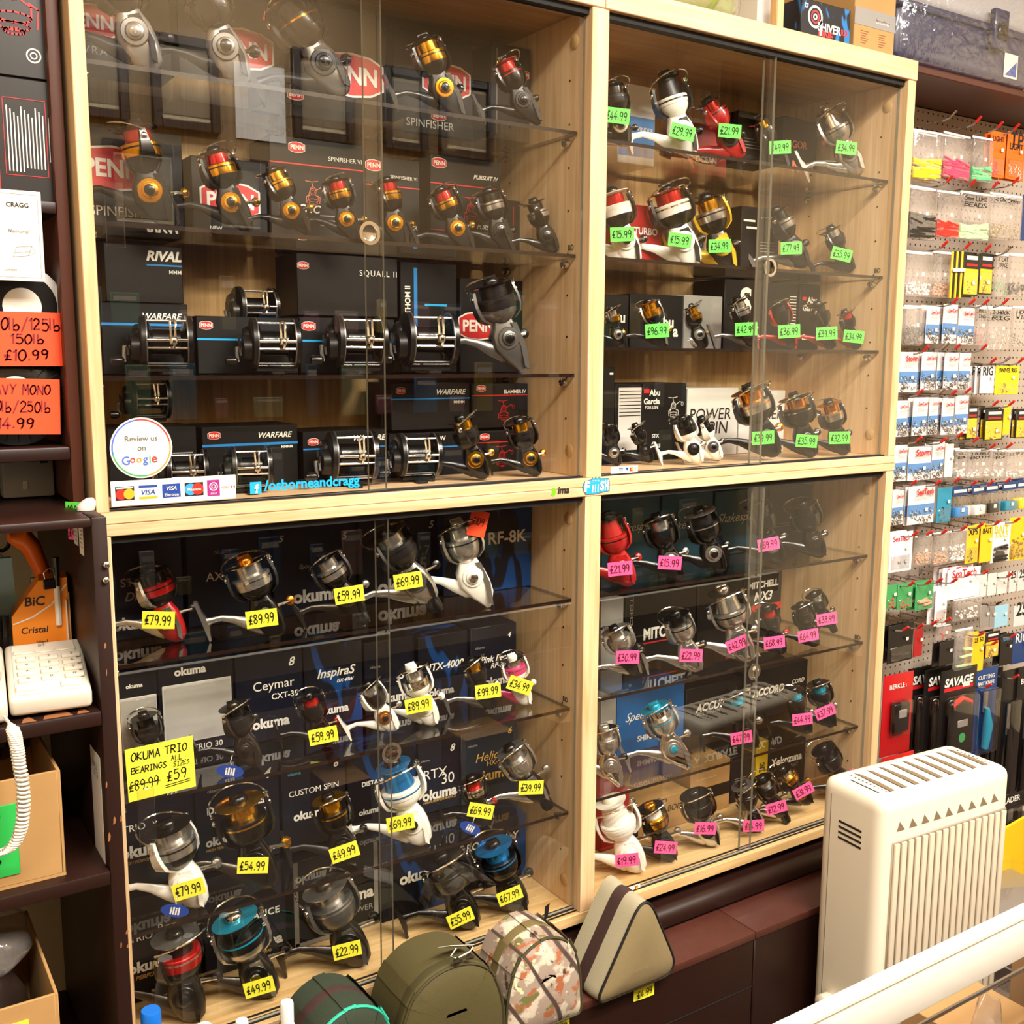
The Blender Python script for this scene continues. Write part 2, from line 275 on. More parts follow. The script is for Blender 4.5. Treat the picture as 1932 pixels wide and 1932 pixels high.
# ================================================================== display cabinets
xL, xp1, xp2, xRi, xR = 0.0, .80, .835, 1.6217, 1.6464
xl = -.018; D = .30
zTt, zTb, zMs, zMb, zBt, zBb = .8223, .7827, -.0159, -.0327, -.8179, -.839
BAYX = {'L': (xL, xp1), 'R': (xp2, xRi)}
SHELF = {'UL': (.590, .386, .1814, .0), 'UR': (.5855, .386, .228, .0), 'LL': (-.2233, -.4288, -.631, -.8179), 'LR': (-.2239, -.4242, -.6224, -.8179)}
BAYN = {'UL': 'upper bay beside the brown shelving', 'UR': 'upper bay beside the pegboard', 'LL': 'lower bay beside the brown shelving', 'LR': 'lower bay beside the pegboard'}
ORD = ['top', 'second', 'third', 'bottom']
def cabinet(name, z0, z1, zlo, zhi, label):
    c = empty(name, (.814, .15, z0), 0, label, 'cabinet'); o = Vector((.814, .15, z0))
    def P(nm, mb, mats): 
        x = mb.build(nm, mats, c); x.location = -o; return x
    P('side_panel', MB().cbox(xl, xL, 0, D+.012, zlo, zhi, .0012, 1), 'beech_face_v'); P('side_panel', MB().cbox(xRi, xR, 0, D+.012, zlo, zhi, .0012, 1), 'beech_face_v')
    P('divider', MB().cbox(xp1, xp2, 0, D, zlo, zhi, .0012, 1), 'beech_face_v')
    if zhi > .5:
        P('top_board', MB().cbox(xl, .8245, -.002, D+.012, zhi, z1, .0015, 1), 'beech_h'); P('top_board', MB().cbox(.825, xR+.001, -.002, D+.012, zhi, z1, .0015, 1), 'beech_h')
    else: P('top_board', MB().cbox(xl, xR+.001, -.001, D+.012, zhi, z1-.0003, .0012, 1), 'beech_h')
    P('bottom_board', MB().cbox(xl, xR+.001, -.001, D+.012, z0, zlo, .0012, 1), 'beech_floor' if z0 < -.5 else 'beech_h')
    P('back_panel', MB().box(xl, xR, D, D+.012, zlo, zhi), 'beech_in')
    for b, (a, e) in BAYX.items():
        P('door_track', MB().box(a+.0005, e-.0005, .0095, .0275, zhi-.011, zhi-.0002), 'black_gap')
        P('door_track', MB().box(a+.0005, e-.0005, .0085, .0100, zlo+.0002, zlo+.003).box(a+.0005, e-.0005, .0165, .0180, zlo+.0002, zlo+.003).box(a+.0005, e-.0005, .0262, .0277, zlo+.0002, zlo+.003), 'black_gap')
        # line-bored pin holes, cam covers and a maker's stamp on the side that faces the camera
        key = ('U' if zhi > .5 else 'L')+b
        for k in range(9):
            z = zlo+(zhi-zlo)*(.13+.092*k)
            for yy in (.062, .25):
                if yy > .1 and k % 2: continue
                P('pin_hole', MB().lathe([(.0021, -.0003), (.0021, .0004)], 'x', 8, (e-.0004, yy, z)), 'black_gap')
        for z in (zlo+.045, zhi-.045): P('screw_cover', MB().lathe([(.0125, -.0006), (.0115, -.0014)], 'x', 18, (e, .05, z)), 'beech_in')
        text(c, 'BD', 0, 0, .016, 'ink', bold=.03, name='maker_stamp', M=Matrix.Translation(Vector((e-.0005, .052, zlo+(zhi-zlo)*.51))-o) @ Matrix.Rotation(-math.pi/2, 4, 'Z'))
        for s in SHELF[key][:3]:
            for yy in (.06, .25):
                for xx, d in ((a, 1), (e, -1)):
                    P('shelf_support', MB().lathe([(.003, 0), (.003, .004), (.0085, .005), (.0095, .012), (.006, .014)], 'x', 12, (0, 0, 0), M=Matrix.Translation((xx, yy, s-.0155)) @ Matrix.Diagonal((d, 1, .75, 1))), 'chrome')
    return c
cabinet('display_cabinet', zMs, zTt, 0, zTb, 'upper pale beech display cabinet with sliding glass doors and glass shelves')
cabinet('display_cabinet', zBb, zMs, zBt, zMb, 'lower pale beech display cabinet standing on the dark brown ledge')
for bay, zs in SHELF.items():
    a, e = BAYX[bay[1]]
    for i, s in enumerate(zs[:3]):
        mb = MB(); mb.box(a+.0015, e-.0015, .037, .292, s-.006, s); mb.mi = [0, 0, 1, 1, 1, 1]
        mb.build('glass_shelf', ['shelf_glass', 'glass_edge'], smooth=0, label=f'{ORD[i]} glass shelf of the {BAYN[bay]}', cat='shelf')
# sliding doors: where the two panes of each bay overlap (metres) and where the finger pull sits (pixels)
DOORS = {'UL': (.392, .418, (697, 440)), 'LL': (.402, .420, (738, 1420)), 'UR': (1.222, 1.2436, (1452, 505)), 'LR': (1.2346, 1.2577, (1422, 1267))}
for bay, (ov0, ov1, (pu, pv)) in DOORS.items():
    a, e = BAYX[bay[1]]; z0, z1 = (.003, zTb-.004) if bay[0] == 'U' else (zBt+.003, zMb-.004)
    for which, (x0, x1, y0) in (('outer', (a+.001, ov1, .0103)), ('inner', (ov0, e-.001, .0192))):
        mb = MB(); mb.box(x0, x1, y0, y0+.0055, z0, z1); mb.mi = [1, 1, 0, 1, 0, 1]
        d = mb.build('sliding_door', ['pane', 'pane_edge'], smooth=0, label=f'{which} sliding glass door of the {BAYN[bay]}', cat='door')
        if which == 'inner':
            q = at(pu, pv, Y=y0)
            MB().lathe([(.0145, 0), (.0175, -.0016), (.0175, -.0022), (.0125, -.0022), (.0115, -.0004), (.0115, .0056), (.0145, .0056)], 'y', 28, (q.x, y0, q.z)).build('finger_pull', 'chrome', d)
# clear plastic price pockets stuck on the glass
for u, v in ((216, 405), (277, 1540)):
    q = at(u, v, Y=.0095); MB().cbox(-.012, .012, -.0015, 0, -.042, .042, .001, 1).build('sign_clip', 'clear_plastic', loc=q, label='clear plastic sign holder clip stuck on glass door '+('below the yellow reduced price note' if v > 1000 else 'beside the gold capped reel'), cat='clip')
# ================================================================== stickers on the frame and the glass
def sticker(u, v, Y=.0095, **k): return empty(k.pop('name', 'sticker'), at(u, v, Y=Y), 0, **k)
s = sticker(267, 845, name='round_sticker', label='round white review sticker with multicoloured ring on the glass door', cat='sticker')
mb = MB().ell(0, 0, .0415, .0415, 0, 0, 40)
for k in range(40):
    a, b = 2*math.pi*k/40+.2, 2*math.pi*(k+1)/40+.2; c = 1+int(k/10)
    mb.flat([(r*math.cos(t), r*math.sin(t)) for r, t in ((.0375, a), (.0395, a), (.0395, b), (.0375, b))], -.0003, c)
for i, h in enumerate(('#d83a3a', '#4a6ac8', '#4aa35a', '#e8913a')): pm('ring%d' % i, h, .5)
mb.build('disc', ['paper', 'ring0', 'ring1', 'ring2', 'ring3'], s, 0)
text(s, 'Review us', 0, .013, .043, 'grey_dark', bold=.008); text(s, 'on', 0, -.001, .011, 'grey_dark', bold=.008)
for i, (c, x, wd, m) in enumerate((('G', -.0215, .0105, 'ring1'), ('o', -.0125, .007, 'ring0'), ('o', -.004, .007, 'ring3'), ('g', .0045, .007, 'ring1'), ('l', .0105, .0016, 'ring2'), ('e', .0165, .0075, 'ring0'))): text(s, c, x, -.0165 if c != 'g' else -.0185, wd, m, bold=.015)
pm('visa_blue', '#1a3f94', .5); pm('mc_red', '#e0261c', .5); pm('mc_amber', '#f5a623', .5); pm('maestro', '#2f9ae0', .5); pm('solo', '#9c1f7a', .5)
def card_strip(u, v, W, H, label, Y=.0093):
    s = sticker(u, v, Y, name='card_sticker', label=label, cat='sticker')
    MB().cbox(-W/2, W/2, 0, .0006, -H/2, H/2, .0002, 1).build('strip', 'paper', s); return s
s = card_strip(331, 925, .172, .0345, 'white payment card sticker strip along the foot of the glass door', .0088)
x = -.068
MB().rect(x-.0125, x+.0125, -.0095, .0095, -.0002, 3).ell(x-.005, -.001, .0072, None, -.0004, 0).ell(x+.0055, -.001, .0072, None, -.0005, 1).rect(x-.011, x+.011, .0065, .0085, -.0005, 2).build('card_logo', ['mc_red', 'mc_amber', 'paper', 'ink'], s, 0)
x = -.037; MB().rect(x-.0125, x+.0125, .006, .0095, -.0002, 0).rect(x-.0125, x+.0125, -.0095, -.006, -.0002, 1).build('card_logo', ['visa_blue', 'mc_amber'], s, 0); text(s, 'VISA', x, 0, .018, 'visa_blue', shear=.25, bold=.02)
x = -.0055; MB().rect(x-.0125, x+.0125, -.0095, .0095, -.0002, 0).build('card_logo', ['visa_blue'], s, 0); text(s, 'VISA', x, .0035, .014, 'paper', y=-.001, shear=.25, bold=.02); text(s, 'Electron', x, -.0055, .019, 'paper', y=-.001, bold=.01)
x = .026; MB().rect(x-.013, x+.013, -.0095, .0095, -.0002, 2).ell(x-.005, 0, .0082, None, -.0004, 0).ell(x+.005, 0, .0082, None, -.0005, 1).build('card_logo', ['maestro', 'mc_red', 'ink'], s, 0); text(s, 'Maestro', x, 0, .019, 'paper', y=-.001, bold=.01)
x = .0535; MB().rect(x-.009, x+.009, -.0115, .0115, -.0002, 0).ell(x, .002, .0062, None, -.0004, 1, 20, .0048).ell(x, .002, .0032, None, -.0004, 1, 16, .0022).build('card_logo', ['solo', 'paper'], s, 0); text(s, 'SOLO', x, -.008, .009, 'paper', y=-.001)
x = .074; text(s, 'HSBC', x-.0035, 0, .013, 'grey_print', bold=0); MB().flat([(x+.0045, .002), (x+.0075, 0), (x+.0045, -.002)], -.0003).flat([(x+.0105, .002), (x+.0075, 0), (x+.0105, -.002)], -.0003).build('card_logo', ['mc_red'], s, 0)
s = card_strip(1178, 886, .063, .0125, 'small white payment card sticker at the foot of the glass door beside the divider', .0088)
MB().rect(-.013, -.003, .0015, .003, -.0003, 0).flat([(.001, .0035), (.009, .0035), (.009, -.004)], -.0003, 0).rect(.0125, .0195, -.0035, .0035, -.0003, 1).ell(.0172, 0, .0022, None, -.0005, 2).build('card_logo', ['visa_blue', 'mc_red', 'mc_amber'], s, 0); text(s, 'VISA', -.008, -.001, .009, 'grey_print'); text(s, 'LG', .025, 0, .005, 'ink', rot=90)
s = card_strip(1197, 1676, .03, .012, 'tiny payment card sticker peeking over the triangular khaki bag', .0088)
MB().rect(.001, .009, -.004, .004, -.0003, 0).ell(.006, 0, .0027, None, -.0005, 1).build('card_logo', ['mc_red', 'mc_amber'], s, 0)
pm('vinyl_cyan', '#18a6ee', .45)
s = sticker(578, 914, .0095, name='vinyl_lettering', label='cyan vinyl page address with square icon along the foot of the glass door', cat='lettering')
text(s, '/osborneandcragg', .0105, 0, .152, 'vinyl_cyan', bold=.028)
mb = MB().rect(-.0865, -.0695, -.009, .0085, 0); mb.build('icon', 'vinyl_cyan', s, 0); text(s, 'f', -.0765, -.0015, .0065, 'paper', bold=.04)
pm('lime', '#6cc21a', .5)
s = sticker(1058, 925, -.0016, name='logo_sticker', label='black lettered sticker with green crescent on the middle rail', cat='sticker')
text(s, 'ima', .006, 0, .0245, 'ink', shear=.12, bold=.03); mb = MB()
mb.flat([(-.0165, -.001)]+[(-.0155+.0062*math.cos(a), -.002+.0072*math.sin(a)) for a in [math.radians(200+i*20) for i in range(16)] if not math.radians(150) < a % (2*math.pi) < math.radians(205)]).build('crescent', 'lime', s, 0)
s = sticker(1125, 917, -.0016, name='logo_sticker', label='white bubble lettered sticker on blue ground at the crossing of post and rail', cat='sticker')
out = [(-.028, .004), (-.024, .009), (-.012, .011), (-.008, .0145), (-.005, .012), (-.001, .0148), (.002, .012), (.006, .0145), (.01, .012), (.026, .0115), (.0285, .006), (.0285, -.010), (.018, -.011), (.010, -.012), (-.004, -.0135), (-.022, -.013), (-.026, -.007), (-.0285, -.002)]
pm('outline_grey', '#55606a', .5); MB().prism([(x*1.06, z*1.1) for x, z in out], 0, .0004, 0).flat(out, -.0002, 1).build('ground', ['outline_grey', 'cyan_print'], s, 0)
for ch, x, wd, hh, z in (('F', -.0205, .013, .019, 0), ('I', -.0085, .0032, .014, -.004), ('I', -.0025, .0032, .014, -.004), ('I', .0035, .0032, .014, -.004), ('S', .0125, .0098, .018, 0), ('H', .0227, .0092, .019, 0), ('*', -.0085, .0048, .0045, .0085), ('*', -.0025, .0048, .0045, .0088), ('*', .0035, .0048, .0045, .0085)): text(s, ch, x, z, wd, 'paper', bold=.05, h=hh, y=-.0009, shear=.08)
# yellow reduced-price note on the glass
s = sticker(304, 1450, .0096, name='price_note', label='large yellow handwritten note with struck through price on the glass door', cat='note'); s.rotation_euler.y = math.radians(-1.5)
MB().cbox(-.0475, .0475, 0, .0004, -.039, .039, .0001, 1).build('paper_sheet', 'tag_y', s)
pen(s, 'OKUMA TRIO', 0, .0255, .08, wd=.13, h=.0115); pen(s, 'ALL', .023, .012, .016, h=.0075); pen(s, 'BEARINGS', -.016, .0055, .05, wd=.14, h=.0088); pen(s, 'SIZES', .0295, .0022, .024, h=.0065)
pen(s, '£89.99', -.0245, -.0165, .043, wd=.1, h=.0145); pen(s, '£59', .022, -.0135, .03, wd=.1, h=.0155)
MB().stroke([(-.042, -.0145), (-.002, -.0165)], .0011, -.0009).stroke([(.004, -.0265), (.04, -.024)], .001, -.0009).stroke([(.004, -.0295), (.04, -.027)], .001, -.0009).build('pen_lines', 'ink', s, 0)
# ================================================================== fishing reels
BAYS = {'UL': 'upper bay by brown shelving', 'UR': 'upper bay by pegboard', 'LL': 'lower bay by brown shelving', 'LR': 'lower bay by pegboard'}
CACHE = {}
def cm(key, fn):
    if key not in CACHE:
        CACHE[key] = fn().mesh(key[0] if isinstance(key, tuple) else key)
    return CACHE[key]
def pol(r, a, z): return Vector((r*math.cos(a), r*math.sin(a), z))
def reel_parts(style, rot, hd):
    """unit spinning reel: spool axis +Z, foot towards -X, gear cap faces -Y at the origin, spool top at z = 1.
    returns (part name, mesh, palette slot, parent part)"""
    st = style.split(); long = 'long' in st; ang = 'ang' in st; rear = 'rear' in st; fat = 1.27 if 'fat' in st else 1.13
    out = []
    def body():
        if ang: return MB().loft([(-.60, .13, 0, .035, .05), (-.55, .13, 0, .07, .07), (-.34, .08, 0, .20, .13), (-.12, .01, 0, .26, .155), (.08, -.01, 0, .235, .155), (.2, 0, 0, .18, .14), (.3, 0, 0, .15, .13)], 16, 5)
        return MB().loft([(-.47, .07, 0, .03, .03), (-.45, .07, 0, .09, .06), (-.36, .05, 0, .18, .11), (-.2, .02, 0, .235, .14), (-.03, 0, 0, .25, .155), (.1, 0, 0, .225, .155), (.2, 0, 0, .18, .14), (.3, 0, 0, .15, .13)], 18, 2.7)
    out.append(('body', cm(('body', ang), body), 0, None))
    def trim():
        return MB().prism([(-.02, .2), (.13, .2), (.20, -.16), (.15, -.42), (.10, -.36), (.13, -.14), (.07, .1), (-.02, .12)], -.165, -.12) if not ang else MB().prism([(.1, .22), (.19, .2), (.25, -.2), (.20, -.56), (.14, -.5), (.16, -.18)], -.16, -.1)
    out.append(('side_trim', cm(('side_trim', ang), trim), 7, None))
    def cap(): return MB().lathe([(.165, -.12), (.175, -.155), (.165, -.168), (.115, -.172), (.11, -.2), (.1, -.206)], 'y', 24)
    out.append(('side_cap', cm('side_cap', lambda: MB().lathe([(.165, .12), (.178, .155), (.165, .17), (.118, .172), (.11, .2), (.098, .207)], 'y', 24, M=Matrix.Diagonal((1, -1, 1, 1)))), 6, None))
    out.append(('cap_screw', cm('cap_screw', lambda: MB().lathe([(.075, .2), (.075, .235), (.06, .245)], 'y', 16, M=Matrix.Diagonal((1, -1, 1, 1))).box(-.008, .008, -.25, -.244, -.05, .05)), 5, 'side_cap'))
    out.append(('stem', cm('stem', lambda: MB().tube([(.02, 0, -.2), (-.14, 0, -.17), (-.3, 0, -.09), (-.48, 0, .05), (-.66, 0, .15), (-.82, 0, .17), (-.92, 0, .17)], [.19, .17, .11, .068, .05, .052, .085], 10, flat=.6)), 8, None))
    def foot():
        m = MB(); p = [(-.965, -.13), (-.93, -.12), (-.915, -.02), (-.88, .08), (-.88, .24), (-.915, .36), (-.92, .54), (-.97, .56), (-.965, .16)]
        return m.prism(p, -.075, .075)
    out.append(('foot', cm('foot', foot), 8, None))
    S = .56 if not long else .50; wst = .84 if not long else .93
    out.append(('rotor', cm(('rotor', fat), lambda: MB().lathe([(.12, .22), (.16, .26), (.19*fat, .33), (.225*fat, .40), (.232*fat, .47), (.21*fat, .475), (.2*fat, .46)], 'z', 24)), 1, None))
    sp = cm(('spool', long, fat), lambda: MB().lathe([(.2*fat, .455), (.238*fat, .46), (.245*fat, .50), (.245*fat, S+.075), (.235*fat, S+.088), (.17*fat, S+.092)], 'z', 28)); out.append(('spool', sp, 2, None))
    out.append(('skirt_band', cm(('skirt_band', long, fat), lambda: MB().lathe([(.2*fat, S+.012), (.2485*fat, S+.013), (.2485*fat, S+.036), (.2*fat, S+.037)], 'z', 28)), 4, 'spool'))
    out.append(('line_winding', cm(('line_winding', long, fat), lambda: MB().lathe([(.1, S+.07), (.165*fat, S+.075), ((.168 if not long else .19)*fat, S+.1), ((.168 if not long else .145)*fat, wst-.02), (.14, wst)], 'z', 24)), 3, 'spool'))
    out.append(('spool_lip', cm(('spool_lip', long, fat), lambda: MB().lathe([(.12, wst-.015), (.2*fat, wst-.012), (.258*fat if not long else .215*fat, wst+.012), (.262*fat if not long else .22*fat, wst+.026), (.2, wst+.032), (.1, wst+.03)], 'z', 28)), 4, 'spool'))
    kz = wst+.03
    out.append(('drag_knob', cm(('drag_knob', long), lambda: MB().lathe([(.125, kz-.01), (.13, kz+.02), (.115, kz+.075), (.08, kz+.1), (.02, kz+.105)], 'z', 16).box(-.1, .1, -.015, .015, kz+.07, kz+.125)), 5, 'spool'))
    def arm(a):
        def f():
            m = MB(); pts = [(.17, .27), (.262, .36), (.292, .47), (.3, .6), (.285, .72), (.275, .80)]; wd = [.10, .12, .11, .085, .06, .05]; t = Vector((-math.sin(a), math.cos(a), 0)); e = Vector((math.cos(a), math.sin(a), 0)); vs = []
            for (r, z), ww in zip(pts, wd):
                for dr, s in ((-.022, -1), (.022, -.8), (.022, .8), (-.022, 1)): vs.append(e*(r*fat+dr)+t*(s*ww)+Vector((0, 0, z)))
            n = len(pts); fs = [(i*4+k, i*4+(k+1) % 4, (i+1)*4+(k+1) % 4, (i+1)*4+k) for i in range(n-1) for k in range(4)]+[(3, 2, 1, 0), ((n-1)*4, (n-1)*4+1, (n-1)*4+2, (n-1)*4+3)]
            return m.add(vs, fs)
        return f
    for k in (0, 1):
        a = rot+k*math.pi; out.append(('bail_arm', cm(('bail_arm', round(a, 2), fat), arm(a)), 7, None))
        out.append(('pivot_screw', cm(('pivot_screw', round(a, 2), fat), lambda: MB().lathe([(.045, 0), (.045, .03), (.03, .042)], 'z', 12, M=Matrix.Translation(pol(.295*fat, a, .70)) @ Matrix.Rotation(a, 4, 'Z') @ Matrix.Rotation(math.pi/2, 4, 'Y'))), 9, 'bail_arm%d' % k))
    def wire():
        pts = []; R = .31*fat
        for i in range(17):
            g = math.pi*i/16; pts.append(pol(R*(1+.12*math.sin(g)), rot+g*hd, .80+.16*math.sin(g)))
        return MB().tube(pts, [.026]+[.0145]*15+[.026], 6)
    out.append(('bail_wire', cm(('bail_wire', round(rot, 2), hd, fat), wire), 9, None))
    out.append(('line_roller', cm(('line_roller', round(rot, 2), fat), lambda: MB().lathe([(.02, -.05), (.045, -.04), (.032, 0), (.045, .04), (.02, .05)], 'z', 10, tuple(pol(.29*fat, rot, .815)))), 9, 'bail_wire'))
    hx = .42 if 'hup' not in st else .30; hz = -.04 if 'hup' not in st else .42
    out.append(('crank', cm(('crank', 'hup' in st), lambda: MB().tube([(0, .12, 0), (0, .2, 0), (.05, .225, hz*.15), (hx*.8, .24, hz*.8), (hx, .245, hz)], [.06, .05, .04, .026, .03], 8)), 9, None))
    out.append(('crank_knob', cm(('crank_knob', 'hup' in st), lambda: MB().lathe([(.03, 0), (.075, .03), (.085, .09), (.06, .15), (.02, .17)], 'y', 12, (hx, .235, hz))), 10, 'crank'))
    if rear: out.append(('rear_drag', cm('rear_drag', lambda: MB().lathe([(.10, -.34), (.125, -.46), (.13, -.58), (.11, -.6), (.11, -.63), (.07, -.65)], 'z', 14, (.07, 0, 0))), 5, None))
    return out
def hull2(p):
    """lower-side candidates only"""
    return [q for q in set((round(a, 3), round(b, 3)) for a, b in p) if q[1] < .2]
def place_reel(shelf_z, cap, top, parts, yaw, ylo, yhi, lock=None, xmax=9):
    best = None; cache = hull2([(v.co.x, v.co.z) for _, me, s, _p in parts if not _.startswith('crank') for v in me.vertices])
    n = Vector((math.sin(yaw), -math.cos(yaw), 0)); ex = Vector((math.cos(yaw), math.sin(yaw), 0))
    for k in range(26):
        Y = lock if lock else ylo+(yhi-ylo)*k/25
        p0 = at(*cap, Y=Y); p1 = onplane(*top, p0, n); d = p1-p0; L = d.length; t0 = math.atan2(d.dot(ex), d.z)
        for dt in (0, 2, 4, 6, 8, 10, 12):                              # stand it a little straighter where that seats it better
            tt = t0+math.radians(dt) if t0 < 0 else t0; c, s = math.cos(tt), math.sin(tt)     # axis = (s along ex, c up)
            lowz, lowx = min((z*c-x*s, x*c+z*s) for x, z in cache); dz = shelf_z-(p0.z+L*lowz)
            cost = abs(dz)+.01*abs(Y-.11)+.45*L*math.radians(dt)+4*max(0, p0.x+.3*L*ex.x-xmax)
            if best is None or cost < best[0]: best = (cost, Y, p0, L, c, s, lowz, lowx, dz)
    return best
REELS = []
def reel(bay, i, cap, top, pal, desc, price=None, style='', rot=None, hd=None, yaw=None, y=(.068, .185), lock=None, base=None, grp=None):
    """pal: body rotor skirt line lip knob cap arm foot wire handle-knob"""
    pal = (pal+'kkkkkkkkk'[len(pal):] if len(pal) < 9 else pal); pal = pal+('c' if len(pal) < 10 else '')+('k' if len(pal) < 11 else '')
    k = len(REELS); rot = [.55, .9, .2, 1.25, .4][k % 5] if rot is None else rot; hd = (1 if k % 2 else -1) if hd is None else hd
    parts = reel_parts(style, rot, hd); sz = (SHELF[bay][i] if base is None else base)+.0008; yaw = math.radians(yaw if yaw is not None else -20 if bay[1] == 'L' else -27)
    _, Y, p0, L, c, s, lowz, lowx, dz = place_reel(sz, cap, top, parts, yaw, y[0], y[1], lock, BAYX[bay[1]][1]-.004)
    ex = Vector((math.cos(yaw), math.sin(yaw), 0)); ey = Vector((-math.sin(yaw), math.cos(yaw), 0)); ax = ex*s+Vector((0, 0, c)); bx = ex*c-Vector((0, 0, s))
    R = Matrix((bx, ey, ax)).transposed().to_4x4()
    p0 = p0+Vector((0, 0, dz)); low = (lowx*s*0+0)  # contact height is exact after the shift
    lx = lowx*c-lowz*s*0
    lab = desc+(f' tagged {price}' if price else '')+f', {ORD[i]} shelf, {BAYS[bay]}'
    # the empty sits where the reel touches the shelf
    b_loc = min(((v.co.x, v.co.y, v.co.z) for nme, me, *_x in parts if not nme.startswith('crank') for v in me.vertices), key=lambda q: q[2]*c-q[0]*s); b_loc = Vector(b_loc)
    o = empty('spinning_reel', (0, 0, 0), 0, lab, 'reel', grp); o.matrix_world = Matrix.Translation(p0+(R.to_3x3() @ b_loc)*L) @ R @ Matrix.Diagonal((L, L, L, 1))
    made = {}; arms = 0
    for nme, me, slot, par in parts:
        q = ob(nme, me, pal[slot], made[par] if par else o)
        q.location = -b_loc if not par else (0, 0, 0)
        made[nme] = q
        if nme == 'bail_arm': made['bail_arm%d' % arms] = q; arms += 1
    REELS.append((o, p0, L, -ey, yaw, lab)); print('REEL', bay, i, price, 'Y%.3f L%.3f dz%+.3f tilt%.0f' % (Y, L, dz, math.degrees(math.atan2(-s, c))))
    return REELS[-1]
TW, TH = .0465, .0265
def price_tag(r, price, u, v, roll, colr, W=TW, H=TH, off=.36):
    o, p0, L, n, yaw, lab = r; p = onplane(u, v, p0+n*(off*L+.001), n)
    t = MB().cbox(-W/2, W/2, 0, .0005, -H/2, H/2, .0001, 1).build('price_tag', {'y': 'tag_y', 'g': 'tag_g', 'p': 'tag_p'}[colr], label='%s handwritten price card %s by the %s' % ({'y': 'yellow', 'g': 'green', 'p': 'pink'}[colr], price, lab.split(' tagged')[0].split(',')[0].replace('spinning ', '')), cat='price tag', group='handwritten price cards')
    t.matrix_world = Matrix.Translation(p) @ Matrix.Rotation(yaw, 4, 'Z') @ Matrix.Rotation(-math.radians(roll), 4, 'Y')
    pen(t, price, 0, 0, W*.82, 'ink_red' if colr == 'p' else 'ink', wd=.13, h=H*.52); return t
def R_(bay, i, cap, top, pal, desc, price=None, tg=None, **k):
    r = reel(bay, i, cap, top, pal, desc, price, **k)
    if price and tg: price_tag(r, price, tg[0], tg[1], tg[2] if len(tg) > 2 else 0, {'U': 'g', 'L': 'y'}[bay[0]] if bay != 'LR' else 'p')
    return r
# palettes: body rotor skirt line lip knob cap arm foot wire knob
# ---- upper bay, brown-shelving side
R_('UL', 0, (254, 62), (200, -95), 'vkkkkvmddcd', 'huge grey bodied reel with black spool', rot=.5, yaw=-14)
R_('UL', 0, (424, 93), (372, -58), 'vkkkdkmddcd', 'big grey reel with ringed black spool', rot=1.3, yaw=-14, style='fat')
R_('UL', 0, (607, 123), (530, -14), 'mkkkgkdddcd', 'big black reel with thin gold spool ring', rot=.2, yaw=-14, style='fat')
R_('UL', 0, (835, 168), (796, 63), 'dkggkkgkkck', 'black reel with gold spool and gold cap', rot=.3, style='ang', yaw=-16)
R_('UL', 0, (984, 191), (946, 106), 'dkkrrkdkkck', 'black reel with crimson spool', rot=.4, style='ang')
R_('UL', 1, (285, 362), (251, 224), 'dkgrkkgkdcg', 'large black reel with gold skirt and red line', rot=1.9, style='ang')
R_('UL', 1, (436, 384), (400, 274), 'dkgrkkgddcg', 'black gold capped reel, second from brown shelving', rot=.5, style='ang')
R_('UL', 1, (549, 385), (510, 298), 'kkggkkgkkcg', 'black gold capped reel with turned gold spool', rot=.75, style='ang')
R_('UL', 1, (653, 415), (630, 330), 'dkgrkkgkdcg', 'black gold capped reel before wire drawn box', rot=.2, style='ang')
R_('UL', 1, (744, 422), (726, 330), 'dkgrkkgkdcg', 'black gold capped reel behind the door overlap', rot=.9, style='ang')
R_('UL', 1, (861, 432), (826, 350), 'dkgrkkgkdcg', 'small black gold capped reel with red line', rot=.2, style='ang')
R_('UL', 1, (942, 436), (918, 352), 'ddskkkkkdcd', 'black reel with silver skirt and raised bail', rot=.15, hd=1, style='ang')
R_('UL', 1, (1030, 446), (1001, 374), 'kkskkkkkkcd', 'smallest black reel with silver skirt', rot=1.3, hd=1)
R_('UL', 2, (954, 651), (922, 533), 'mmddkkmmmcd', 'large grey reel with black spool', rot=.15, style='ang fat', yaw=-14)
R_('UL', 3, (895, 870), (856, 788), 'kkdgkkgkkcg', 'black reel with gold lined spool and angled lip', rot=1.2)
R_('UL', 3, (998, 868), (976, 790), 'kkdgkkgkkcg', 'black reel with gold lined spool beside side panel', rot=.1)
# ---- upper bay, pegboard side
R_('UR', 0, (1168, 238), (1154, 150), 'kkdkkkskkck', 'black reel with silver cap', '£44.99', (1164, 218, -5), rot=.4)
R_('UR', 0, (1284, 248), (1254, 140), 'wwwdkkwkwck', 'white reel with smoked spool', '£29.99', (1288, 249, -12), rot=.15, style='long', hd=-1)
R_('UR', 0, (1374, 264), (1330, 182), 'RRRrkkkRRck', 'red reel', '£21.99', (1377, 247, -3), rot=.8, hd=1)
R_('UR', 0, (1462, 292), (1428, 218), 'kkkgkkkkkck', 'black reel with thin gold spool', '£49.99', (1472, 278, 4), rot=.8)
R_('UR', 0, (1597, 292), (1547, 212), 'sssckcmsscs', 'silver reel with clear spool lip', '£34.99', (1597, 279, -4), rot=.1, style='long')
R_('UR', 1, (1178, 455), (1150, 350), 'wkwrwkwkwck', 'white reel with red line beside divider', '£15.99', (1174, 442, 3), rot=.2)
R_('UR', 1, (1287, 457), (1238, 352), 'wkwrckwdwck', 'white bodied reel with red line', '£15.99', (1283, 453, -6), rot=.25, hd=-1, style='fat')
R_('UR', 1, (1358, 466), (1327, 362), 'kksgkkyyyck', 'yellow and black reel with gold spool', '£34.99', (1358, 464, 2), rot=.1)
